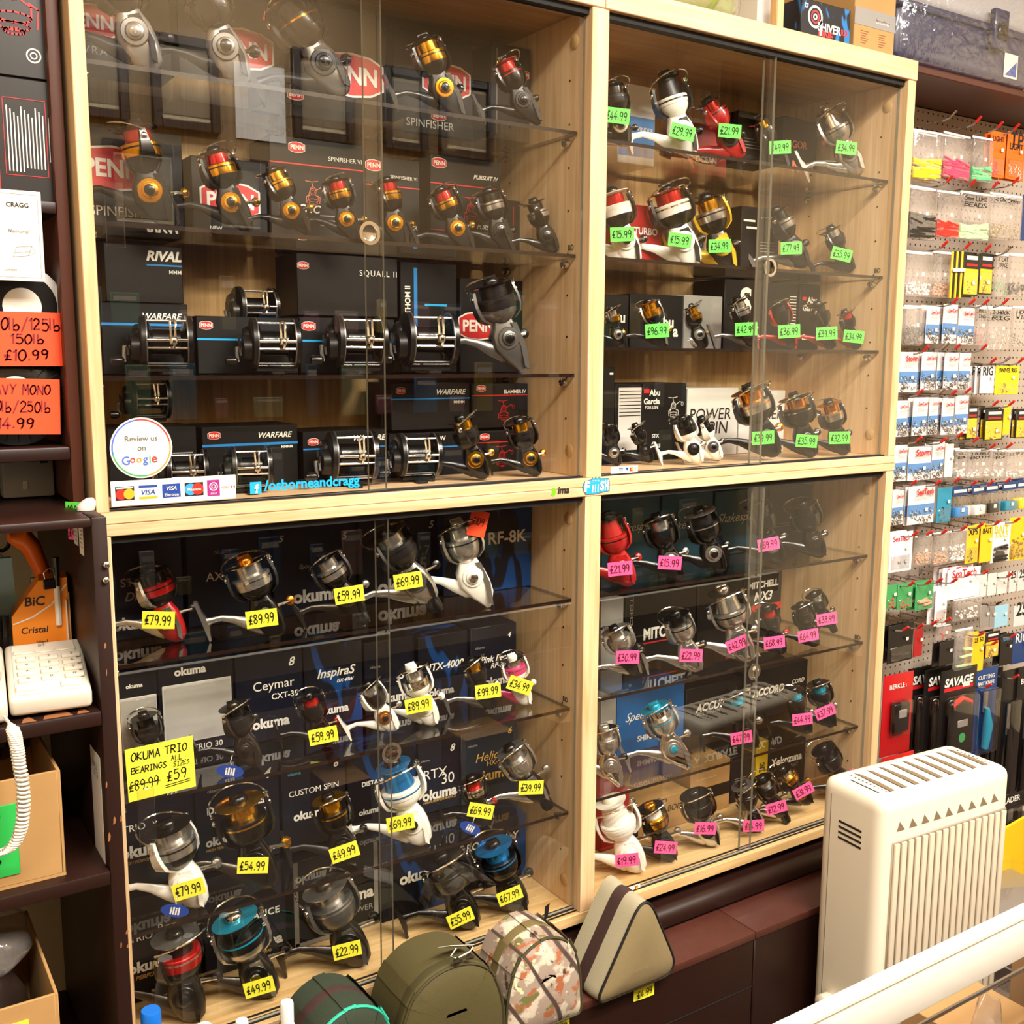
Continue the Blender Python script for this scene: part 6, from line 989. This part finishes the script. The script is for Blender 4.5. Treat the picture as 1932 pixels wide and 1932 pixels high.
def ltag(u, v, t, W, H, label, curl):
    p = at(u, v, Y=-.1186); s = MB(); n_ = 8; vs = []
    for i in range(n_+1):
        x = -W/2+W*i/n_; b_ = .004*curl*math.sin(math.pi*i/n_)*.5+.003*(i/n_)**3; vs += [(x, -b_, -H/2), (x, -b_, H/2)]
    s.add(vs, [(2*i, 2*i+2, 2*i+3, 2*i+1) for i in range(n_)]); q = s.build('price_tag', 'tag_y', loc=p, label=label, cat='price tag'); pen(q, t, 0, 0, W*.8, 'ink', y=-.005, h=H*.5)
ltag(1214, 1870, '£4.99', .046, .026, 'yellow price card curling off the ledge front below the khaki bag', 1); ltag(1052, 1938, '£4.99', .046, .026, 'yellow price card on the ledge front below the camouflage bag', .2)
# ------------------------------------------------------------------ reel bags
pm('khaki', '#7d6c49', .85, bump=.35, bscale=900, var=.08, vscale=8); pm('khaki_pale', '#a59b80', .85, bump=.3, bscale=900); pm('olive', '#4b421e', .8, bump=.35, bscale=900, var=.1, vscale=8); pm('forest', '#26301f', .8, bump=.35, bscale=900, var=.1, vscale=8); pm('piping_black', '#15100d', .5); pm('zip_brown', '#3a2420', .6, bump=.3, bscale=700); pm('piping_teal', '#2fae92', .45); pm('olive_dark', '#3d3618', .7); pm('olive_trim', '#6f6038', .7)
m = pm('camo', '#b09a86', .8, bump=.25, bscale=900); N, L, b = nodes(m); tc = N.new('ShaderNodeTexCoord'); prev = None
for i, (sc, lo, hexc) in enumerate(((26, .52, '#c9bda8'), (34, .58, '#a4603c'), (30, .60, '#6d6a3a'), (44, .62, '#4a3428'), (60, .66, '#e9dfa8'))):
    n_ = N.new('ShaderNodeTexNoise'); n_.inputs['Scale'].default_value = sc; n_.inputs['Detail'].default_value = 3; mp = N.new('ShaderNodeMapping'); mp.inputs['Location'].default_value = (i*3.7, i*1.3, i*2.1); L.new(tc.outputs['Object'], mp.inputs[0]); L.new(mp.outputs[0], n_.inputs[0]); cr = N.new('ShaderNodeValToRGB'); cr.color_ramp.elements[0].position = lo; cr.color_ramp.elements[1].position = lo+.05; L.new(n_.outputs['Fac'], cr.inputs[0])
    mx = N.new('ShaderNodeMix'); mx.data_type = 'RGBA'; L.new(cr.outputs[0], mx.inputs['Factor']); mx.inputs['B'].default_value = lin(hexc)
    if prev: L.new(prev, mx.inputs['A'])
    else: mx.inputs['A'].default_value = lin('#a08c7c')
    prev = mx.outputs['Result']
for sc, rot in ((5, .5),):
    wv = N.new('ShaderNodeTexWave'); wv.inputs['Scale'].default_value = sc; wv.inputs['Distortion'].default_value = 3; wv.inputs['Detail'].default_value = 1; mp = N.new('ShaderNodeMapping'); mp.inputs['Rotation'].default_value = (0, rot, 0); L.new(tc.outputs['Object'], mp.inputs[0]); L.new(mp.outputs[0], wv.inputs[0]); cr = N.new('ShaderNodeValToRGB'); cr.color_ramp.elements[0].position = .95; cr.color_ramp.elements[1].position = .985; L.new(wv.outputs['Fac'], cr.inputs[0]); mx = N.new('ShaderNodeMix'); mx.data_type = 'RGBA'; L.new(cr.outputs[0], mx.inputs['Factor']); L.new(prev, mx.inputs['A']); mx.inputs['B'].default_value = lin('#4a3830'); prev = mx.outputs['Result']
L.new(prev, b.inputs['Base Color'])
def rounded(pts, r, n=7):
    """rounded polygon"""
    out = []
    for i, p in enumerate(pts):
        a, b_ = Vector(pts[i-1]), Vector(pts[(i+1) % len(pts)]); p = Vector(p); ri = r[i] if isinstance(r, (list, tuple)) else r; u1, u2 = (a-p).normalized(), (b_-p).normalized(); s, e = p+u1*ri, p+u2*ri
        for k in range(n+1): t = k/n; out.append(tuple((1-t)**2*s+2*t*(1-t)*p+t*t*e))
    return out
def bag(x, yf, outline, depth, mats, label, zipm, pipe, lean=0, back=1.06, rz=0, zipf=(.42, .62), zb=-.9045):
    """padded reel bag: front panel, gusset with zip band, rear; outline of (x, z) with base at z = 0"""
    o = empty('reel_bag', (x, yf, zb), math.radians(rz), label, 'bag', None); n = len(outline); cx = sum(p[0] for p in outline)/n; cz = sum(p[1] for p in outline)/n
    def ring(y, s, dz=0): return [(cx+(p[0]-cx)*s, y, max(0.0, cz+(p[1]-cz)*s+dz+lean*y)) for p in outline]
    rings = [ring(-.014, .25), ring(-.013, .5), ring(-.009, .8), ring(-.003, .95), ring(0, 1)]; mb = MB(); vs = [p for r in rings for p in r]; mb.add(vs, [(i*n+k, i*n+(k+1) % n, (i+1)*n+(k+1) % n, (i+1)*n+k) for i in range(4) for k in range(n)]+[tuple(range(n))]); mb.f = [tuple(reversed(f)) for f in mb.f]; mb.build('front_panel', mats[0], o, 60)
    def band(nm, y0, y1, s0, s1, m_): 
        a, b_, c_ = ring(y0, s0), ring((y0+y1)/2, (s0+s1)/2+.012), ring(y1, s1); q = MB(); q.add(a+b_+c_, [(i*n+k, (i+1)*n+k, (i+1)*n+(k+1) % n, i*n+(k+1) % n) for i in range(2) for k in range(n)]); q.f = [tuple(reversed(f)) for f in q.f]; q.build(nm, m_, o, 60)
    d = depth; band('gusset', 0, d*zipf[0], 1, 1.03, mats[1]); band('zip_band', d*zipf[0], d*zipf[1], 1.03, 1.03, zipm); band('gusset', d*zipf[1], d, 1.03, back*.97, mats[1])
    q = MB(); r_ = [ring(d, back*.97), ring(d+.008, .8), ring(d+.01, .3)]; q.add([p for r in r_ for p in r], [(i*n+k, i*n+(k+1) % n, (i+1)*n+(k+1) % n, (i+1)*n+k) for i in range(2) for k in range(n)]+[tuple(range(2*n, 3*n))]); q.build('rear_panel', mats[1], o, 60)
    MB().tube([(p[0]*1.0, -.001, max(.0015, p[1])) for p in outline+outline[:1]], .0026, 6).build('piping', pipe, o); return o
tri = rounded([(-.098, 0), (.098, 0), (.012, .185)], [.03, .05, .055]); b_ = bag(.828, -.138, tri, .10, ('khaki', 'khaki_pale'), 'triangular khaki reel bag with black piping on the brown ledge', 'zip_brown', 'piping_black', zipf=(.4, .68), back=1.1)
dsh = lambda w, h: rounded([(-w/2, 0), (w/2, 0), (w*.47, h*.62), (w*.26, h*.98), (-w*.26, h*.98), (-w*.47, h*.62)], [.015, .015, .05, .05, .05, .05])
b_ = bag(.6225, -.140, dsh(.155, .165), .095, ('camo', 'camo'), 'camouflage leaf print reel bag with olive trim on the brown ledge', 'olive_trim', 'olive_dark', rz=0); MB().flat([(-.002, 0), (.006, .004), (.01, .03), (.0, .026)], 0).build('pull_loop', 'piping_black', b_, loc=(.028, .04, .165))
b_ = bag(.443, -.146, dsh(.195, .178), .105, ('olive', 'olive'), 'large round olive reel bag with twin zip pulls and white tag', 'olive_dark', 'olive_dark', zipf=(.06, .2)); 
for x in (.0, .022): MB().tube([(x, -.004, .184), (x+.006, -.008, .187), (x+.012, -.006, .183)], [.003, .005, .003], 8).build('zip_pull', 'n', b_)
t = empty('swing_tag', (.462, -.125, -.713), math.radians(20), 'white swing tag on a white cord lying on the olive bag', 'tag'); MB().cbox(-.032, .032, -.012, .012, 0, .0008, .0002, 1, M=Matrix.Rotation(math.radians(24), 4, 'Y') @ Matrix.Rotation(math.radians(-25), 4, 'X')).build('card', 'paper', t); MB().tube([(-.012, -.01, .006), (-.03, -.014, .003), (-.02, -.018, -.004), (.01, -.02, -.006), (.02, -.018, -.004)], .001, 5).build('cord', 'paper', t)
b_ = bag(.268, -.148, dsh(.155, .172), .10, ('forest', 'forest'), 'dark green reel bag with turquoise piping on the brown ledge', 'zip_brown', 'piping_teal', rz=4)
# ------------------------------------------------------------------ bottles at the end of the ledge
def bottle(u, v, capm, bodym, label, r, Y=-.085, shoulder=False):
    p = at(u, v, Y=Y); H = p.z+.9045; o = empty('bottle', (p.x, Y, -.9045), 0, label, 'bottle'); ch = .03
    MB().lathe([(r*1.4, 0), (r*1.5, .004), (r*1.5, H-ch-.035), (r*1.3, H-ch-.012), (r*.9, H-ch), (r*.9, H-ch+.004)], 'z', 22).build('bottle_body', bodym, o); MB().lathe([(r, H-ch), (r, H-.003), (r*.9, H), (r*.2, H)], 'z', 22).build('screw_cap', capm, o)
pm('cap_blue', '#0f68c8', .4)
bottle(284, 1905, 'cap_blue', 'bottle_white', 'white bottle with blue screw cap beside the cabinet stile', .0135); bottle(541, 1890, 'bottle_white', 'bottle_white', 'white bottle with white cap beside the dark green bag', .0095, Y=-.13); bottle(456, 1925, 'paper', 'bottle_white', 'short white capped bottle between blue capped bottle and green bag', .009, Y=-.12); bottle(384, 1936, 'bottle_white', 'bottle_white', 'low white bottle behind the blue capped bottle', .012, Y=-.09)
# ------------------------------------------------------------------ oil heater
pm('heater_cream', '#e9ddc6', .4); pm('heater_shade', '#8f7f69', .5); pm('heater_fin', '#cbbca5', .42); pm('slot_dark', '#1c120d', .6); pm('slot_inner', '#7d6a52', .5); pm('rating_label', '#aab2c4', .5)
hz0, hz1 = FLOOR, -.600; hl, hd_ = .37, .155
h = empty('oil_heater', (1.272, -.30, FLOOR), math.radians(-4), 'cream oil filled heater with ribbed front standing before the ledge', 'heater'); HT = hz1-hz0
bm = bmesh.new(); bmesh.ops.create_cube(bm, size=1)
for v in bm.verts: v.co = Vector(((v.co.x+.5)*hl, (v.co.y+.5)*hd_, .05+(v.co.z+.5)*(HT-.05)))
bmesh.ops.bevel(bm, geom=[e for e in bm.edges], offset=.028, segments=6, profile=.6, affect='EDGES'); me = bpy.data.meshes.new('housing'); bm.to_mesh(me); bm.free(); me.materials.append(MATS['heater_cream']); me.polygons.foreach_set('use_smooth', [True]*len(me.polygons)); ob('housing', me, None, h)
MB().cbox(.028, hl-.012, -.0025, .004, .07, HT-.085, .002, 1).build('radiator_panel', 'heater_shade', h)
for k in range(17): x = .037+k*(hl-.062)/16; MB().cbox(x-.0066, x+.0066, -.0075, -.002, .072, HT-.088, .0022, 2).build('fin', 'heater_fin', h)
for k in range(9):
    x = .05+k*(hl-.1)/8; MB().prism([(x-.011, HT-.066), (x+.011, HT-.066), (x-.004, HT-.048)], -.0006, .002).build('vent_triangle', 'slot_inner', h)
    x = .06+k*(hl-.1)/8; MB().add([(x-.012, .028, HT+.0004), (x+.002, .028, HT+.0004), (x+.006, .07, HT+.0006), (x+.004, .118, HT+.0004), (x-.004, .124, HT+.0004), (x-.008, .08, HT+.0006)], [(0, 1, 2, 3, 4, 5)]).build('top_slot', 'slot_inner', h, 0)
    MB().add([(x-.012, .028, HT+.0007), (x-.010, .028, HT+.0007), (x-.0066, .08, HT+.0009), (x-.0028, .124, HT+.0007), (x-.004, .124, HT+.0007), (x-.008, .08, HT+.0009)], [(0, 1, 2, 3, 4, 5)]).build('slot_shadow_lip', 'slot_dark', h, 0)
for sx_, n_ in ((.042, 10), (hl-.03, 9)):
    for k in range(n_): y = .032+k*.0095; MB().box(sx_-.0016, sx_+.0016, y-.0016, y+.0016, HT+.0001, HT+.0007).build('vent_dot', 'slot_dark', h)
MB().box(.024, .027, .035, .105, HT-.0012, HT+.0006).build('lid_slot', 'slot_dark', h)
for zc in (HT-.078, .075):
    for k in range(4): MB().box(-.0006, .002, .048, .105, zc-k*.011-.0022, zc-k*.011+.0022).build('grille_slot', 'slot_dark', h)
MB().box(-.0008, .001, .060, .102, .10, .19).build('rating_plate', 'rating_label', h); mb = MB()
for k in range(8): mb.add([(-.0011, .066, .178-k*.008), (-.0011, .066+.02+.004*(k % 3), .178-k*.008), (-.0011, .066+.02+.004*(k % 3), .181-k*.008), (-.0011, .066, .181-k*.008)], [(0, 1, 2, 3)])
mb.build('small_print', 'ink', h, 0); text(h, 'CE', 0, 0, .012, 'ink', bold=.0, M=Matrix.Translation((-.0009, .074, .112)) @ Matrix.Rotation(-math.pi/2, 4, 'Z')); text(h, 'DeLonghi', 0, 0, .022, 'ink', bold=.02, M=Matrix.Translation((-.0009, .083, .184)) @ Matrix.Rotation(-math.pi/2, 4, 'Z'))
MB().box(-.0006, .002, .126, .1272, .06, HT-.03).build('panel_seam', 'slot_inner', h)
for x in (.03, hl-.04): MB().cbox(x-.014, x+.014, -.04, hd_+.012, .016, .05, .006, 2).build('foot_bracket', 'heater_cream', h)
for x in (.03, hl-.04):
    for y in (-.03, hd_-.004): MB().lathe([(.006, -.01), (.02, -.01), (.022, -.006), (.022, .006), (.02, .01), (.006, .01)], 'x', 16, (x, y, .0222)).build('castor', 'heater_cream', h)
MB().lathe([(.012, 0), (.019, .004), (.019, .024), (.014, .03)], 'x', 16, (-.03, .10, .195)).build('cable_winder', 'heater_cream', h)
# ------------------------------------------------------------------ things to the right of the heater
MB().prism([(-.12, 0), (.16, 0), (.16, .19), (-.12, .16)], 0, .008).build('padded_envelope', 'pk_yellow', loc=(1.95, .05, -.76), label='amber padded envelope leaning behind the oil heater', cat='envelope')
tb = empty('tackle_case', (1.86, -.22, -.93), math.radians(-6), 'clear lidded plastic tackle case beside the oil heater', 'case'); MB().cbox(-.16, .16, -.1, .1, 0, .05, .006, 2).build('tray', 'pk_grey', tb); MB().cbox(-.162, .162, -.102, .102, .05, .08, .006, 2).build('lid', 'clear_plastic', tb)
for x in (-.08, .08): MB().cbox(x-.015, x+.015, -.108, -.1, .03, .06, .002, 1).build('latch', 'k', tb)
sb = empty('storage_stand', (1.88, -.17, FLOOR), 0, 'low dark stand holding the tackle case and envelope', 'stand'); MB().cbox(-.22, .3, -.16, .2, .30, .318, .003, 1).build('stand_top', 'brown', sb)
for x in (-.2, .28):
    for y in (-.14, .18): MB().box(x-.015, x+.015, y-.015, y+.015, 0, .30).build('leg', 'brown', sb)
pe_ = at(1905, 1660, Y=.02); bpy.data.objects['padded_envelope'].location = (pe_.x, .02, pe_.z); tc_ = at(1905, 1740, Y=-.12)
tb.location = (tc_.x+.06, -.06, tc_.z-.03); sb.location = (tc_.x+.08, -.06, FLOOR); SH_ = tc_.z-.0305-FLOOR
for q in sb.children: q.location.z = SH_-.318 if q.name.startswith('stand') else 0
for q in sb.children:
    if q.name.startswith('leg'): q.scale.z = (SH_-.018)/.30
bpy.data.objects['padded_envelope'].location.z = SH_+FLOOR+.0006
# ------------------------------------------------------------------ glass counter nearest the camera
pm('alu_white', '#e6ded0', .4, .15, var=.06, vscale=40)
g = empty('glass_counter', (.9, -.8, FLOOR), 0, 'glass fronted counter with white metal edging in the foreground', 'counter'); zt = -.4665-FLOOR
MB().cbox(-.75, 1.3, 0, .016, zt-.058, zt, .002, 2).build('edge_strip', 'alu_white', g); MB().cbox(-.75, 1.3, -.0015, .0175, zt-.004, zt+.0015, .0008, 1).build('edge_lip', 'alu_white', g)
for x in (.02, .62): MB().lathe([(.0055, -.0006), (.004, -.0012)], 'y', 12, (x, 0, zt-.026)).build('rivet', 'paper_grey', g)
q = MB().box(-.75, 1.3, .004, .010, .12, zt-.0585); q.build('glass_front', 'pane', g, 0); MB().box(-.75, 1.3, .0, .02, 0, .12).build('kick_board', 'brown', g)
MB().box(-.75, 1.3, .02, .26, .40, .408).build('inner_shelf', 'shelf_glass', g); MB().box(-.75, 1.3, .262, .272, .0, .2).build('rear_board', 'card_tan', g)
zi = FLOOR+.4085
for k, (x, w_, hh, mt, lab) in enumerate(((.62, .1, .1, 'cardboard', 'brown carton inside the glass counter'), (1.0, .14, .13, 'card_tan', 'tan carton inside the glass counter'), (1.26, .1, .12, 'cardboard', 'brown carton at the end of the glass counter'))): MB().cbox(-w_/2, w_/2, 0, .12, 0, hh, .001, 1).build('cardboard_box', mt, loc=(x, -.72, zi), label=lab, cat='box')
pm('orange_film', '#e86a4a', .4)
for k in range(6):
    x = .50+k*.075; crumple('lure_bag', x, -.765, zi+.16+.02*(k % 2), .034, .016, .075, 'orange_film' if k in (2, 3) else 'bag_film', ['clear bag of lures', 'clear bag of lures', 'coral coloured bag of lures', 'coral coloured bag of lures', 'clear bag of lures', 'clear bag of lures'][k]+' hanging inside the glass counter', 'bag', 20+k)['group'] = 'bags in the counter'
MB().tube([(-.35+.9, -.765, zi+.262), (1.7, -.765, zi+.262)], .003, 6).build('hanging_rail', 'chrome', label='thin chrome rail inside the glass counter', cat='rail')
# ================================================================== on top of the cabinets
def topbox(u0, u1, vt, Y, dep, m, label, cat='box', name='carton'):
    x0, x1 = at(u0, 60, Y=Y).x, at(u1, 60, Y=Y).x; zt = at((u0+u1)/2, vt, Y=Y).z; return MB().cbox(-(x1-x0)/2, (x1-x0)/2, 0, dep, 0, zt-zTt-.0006, .0015, 1).build(name, m, loc=((x0+x1)/2, Y, zTt+.0006), label=label, cat=cat), x1-x0, zt-zTt
m = splash('box_shiver', '#120e10', '#1d6fae', 22, .56)
q, w_, h_ = topbox(1510, 1604, 6, .03, .14, 'box_shiver', 'black line carton with white and red ring logo on top of the cabinet')
text(q, 'SHIVER', -.002+.012, h_*.40, .068, 'white_print', bold=.03); text(q, 'RD', .054, h_*.385, .02, 'red_print', bold=.02); text(q, 'LINE', .0, h_*.22, .042, 'red_print', bold=.04); text(q, 'SEMI HARD MONO', .016, h_*.08, .07, 'red_print', bold=.02)
MB().ell(-.032, h_*.6, .021, None, -.0006, 0, 28, .0165).ell(-.032, h_*.6, .0125, None, -.0006, 1, 24, .009).ell(-.032, h_*.6, .006, None, -.0006, 0, 18, .003).rect(-.018, -.013, h_*.18, h_*.55, -.0006, 0).build('ring_logo', ['white_print', 'red_print'], q, 0); text(q, 'D', -.058, h_*.82, .009, 'white_print', bold=.03, rot=-90)
topbox(1520, 1570, -60, .175, .1, 'cyan_print', 'cyan carton behind the black line carton'); 
q, w_, h_ = topbox(1611, 1688, -70, .04, .2, 'cardboard', 'brown cardboard carton with grey band on top of the cabinet'); MB().rect(-w_/2, w_/2, h_*.32, h_*.5, -.0006).build('printed_band', 'grey_print', q, 0); text(q, 'brother', w_*.2, h_*.4, w_*.34, 'paper', bold=0)
for fx in (-.24, .2):
    mb = MB()
    for k in range(6): mb.rect(w_*fx-.012, w_*fx+.012-.004*(k % 3), h_*(.26-k*.025), h_*(.267-k*.025), -.0006)
    mb.build('small_print', 'chip', q, 0)
pm('moss', '#8a9a4a', .6, var=.3, vscale=30)
p = at(1360, 20, Y=.06); b2 = crumple('net_bundle', p.x-.09, .12, zTt+.075, .16, .06, .075, 'moss', 'green net bundle in a bag lying on top of the cabinet', 'net', 31); b3 = crumple('plastic_bag', p.x-.09, .12, zTt+.088, .18, .075, .085, 'bag_film', 'clear plastic bag around the green net bundle', 'bag', 32)
x0 = at(1466, 30, Y=.05).x; MB().cbox(x0, x0+.02, .05, .07, zTt+.0005, zTt+.3, .002, 1).build('timber_batten', 'beech_v', label='upright pale timber batten standing on top of the cabinet', cat='batten'); topbox(1428, 1464, -60, .09, .1, 'box_white', 'pale carton beside the timber batten')
pm('tool_navy', '#13204a', .35, coat=.3); tx = at(1690, 100, Y=.10).x; t = empty('toolbox', (tx+.22, .105, .8585), 0, 'navy blue toolbox wrapped in clear film on the wall shelf', 'toolbox')
MB().cbox(-.215, .3, 0, .18, .0, .125, .02, 4).build('tray_body', 'tool_navy', t); MB().cbox(-.22, .305, -.006, .185, .112, .13, .006, 2).build('rim', 'tool_navy', t); pm('lid_frost', '#c4c6ce', .35, alpha=.62); MB().cbox(-.21, .295, .004, .176, .131, .24, .02, 4).build('lid', 'lid_frost', t)
for x in (.14,): MB().cbox(x-.028, x+.028, -.02, -.004, .07, .16, .004, 2).build('latch', 'tool_navy', t); MB().cbox(x-.018, x+.018, -.026, -.018, .09, .13, .003, 1).build('latch_plate', 'k', t)
MB().rect(.185, .24, .02, .075, -.0018).build('label_sticker', 'paper', t, 0); MB().flat([(.19, .025), (.235, .025), (.235, .06)], -.0022).build('label_print', 'visa_blue', t, 0)
MB().cbox(-.232, .32, -.03, .195, -.0001, .262, .02, 4).build('wrap_film', 'wrap_clear', t)
# ================================================================== the wall behind the photographer (seen mirrored in the glass)
def refl(u, v, W=YF, Yg=.012):
    """where a pixel's ray, mirrored in the glass, meets the front wall"""
    d = ray(u, v); t = (Yg-CAM.y)/d.y; p = CAM+d*t; d2 = Vector((d.x, -d.y, d.z)); return p+d2*((W-p.y)/d2.y)
pm('frame_dark', '#2a1a10', .4); pm('picture', '#7a6a52', .5, var=.5, vscale=14); pm('mount', '#b8a888', .6)
def picture(u0, u1, v0, v1, m, label, fr='frame_dark'):
    a, b = refl(u0, v0), refl(u1, v1); a2, b2 = refl(u0, v1), refl(u1, v0); x0, x1 = sorted((a.x, b.x)); z0, z1 = (a2.z+b.z)/2, (a.z+b2.z)/2
    o = empty('picture_frame', ((x0+x1)/2, YF, z0), 0, label, 'picture'); w, h = (x1-x0)/2, z1-z0; MB().box(-w, w, .001, .012, 0, h).build('backing', 'mount', o); t = .035
    for q in ((-w, -w+t, 0, h), (w-t, w, 0, h), (-w+t, w-t, 0, t), (-w+t, w-t, h-t, h)): MB().cbox(q[0], q[1], .001, .03, q[2], q[3], .004, 1).build('frame_bar', fr, o)
    MB().box(-w*.7, w*.7, .0125, .014, h*.16, h*.84).build('print', m, o)
picture(135, 242, 40, 225, 'picture', 'framed picture high on the front wall by the left corner'); picture(278, 412, 72, 248, 'picture', 'framed portrait print on the front wall'); picture(546, 664, 100, 268, 'picture', 'framed group photograph on the front wall'); picture(722, 806, 130, 285, 'picture', 'framed landscape print on the front wall'); picture(828, 930, 150, 300, 'picture', 'framed print beside the landscape on the front wall'); picture(1272, 1362, 92, 250, 'picture', 'framed figure photograph on the front wall'); picture(1380, 1442, 104, 240, 'picture', 'framed small print beside the figure photograph'); picture(190, 345, 270, 440, 'picture', 'framed certificate low on the front wall'); picture(392, 505, 300, 448, 'picture', 'second framed certificate low on the front wall')
a = refl(490, 195); MB().box(-.1, .1, .001, .006, -.14, .14).build('notice_sheet', 'paper_grey', loc=(a.x, YF, a.z), label='white notice sheet pinned between pictures on the front wall', cat='paper')
# lower half: dark slatted board crowded with packets
zt = refl(500, 470).z; struct('wall_slatboard', MB().box(XL+.1, XR-.1, YF, YF+.02, FLOOR, zt), 'brown')
rn = random.Random(11); [pm('far_%d' % i, h_, .6) for i, h_ in enumerate(('#1d3d5c', '#6b581a', '#4a5a40', '#5a4a2c', '#6c6862', '#1d4a58', '#6a4c40', '#161110', '#4a4540', '#27482f', '#5c2a3a', '#14243c'))]; cols = ['far_%d' % i for i in range(12)] or ['pk_blue', 'pk_yellow', 'hk_lime', 'hk_gold', 'pk_white', 'pk_teal', 'hk_mix', 'pk_black', 'pk_grey', 'pk_green', 'hk_pink', 'pk_navy']
sheet = {}
for r in range(5):
    z = zt-.32-r*.34
    for k in range(30):
        x = XL+.3+k*.172+rn.uniform(-.03, .03); c = rn.choice(cols); w = rn.uniform(.022, .06); h = rn.uniform(.07, .22)
        o = MB().cbox(-w, w, 0, .02, 0, h, .003, 1).build('display_packet', c, loc=(x, YF+.024, z), label='hanging tackle packet on the dark slatted board of the front wall', cat='packet', group='packets on the front wall'); MB().rect(-w*.8, w*.8, h*.78, h*.9, .0206).build('title_patch', 'pk_grey', o, 0)
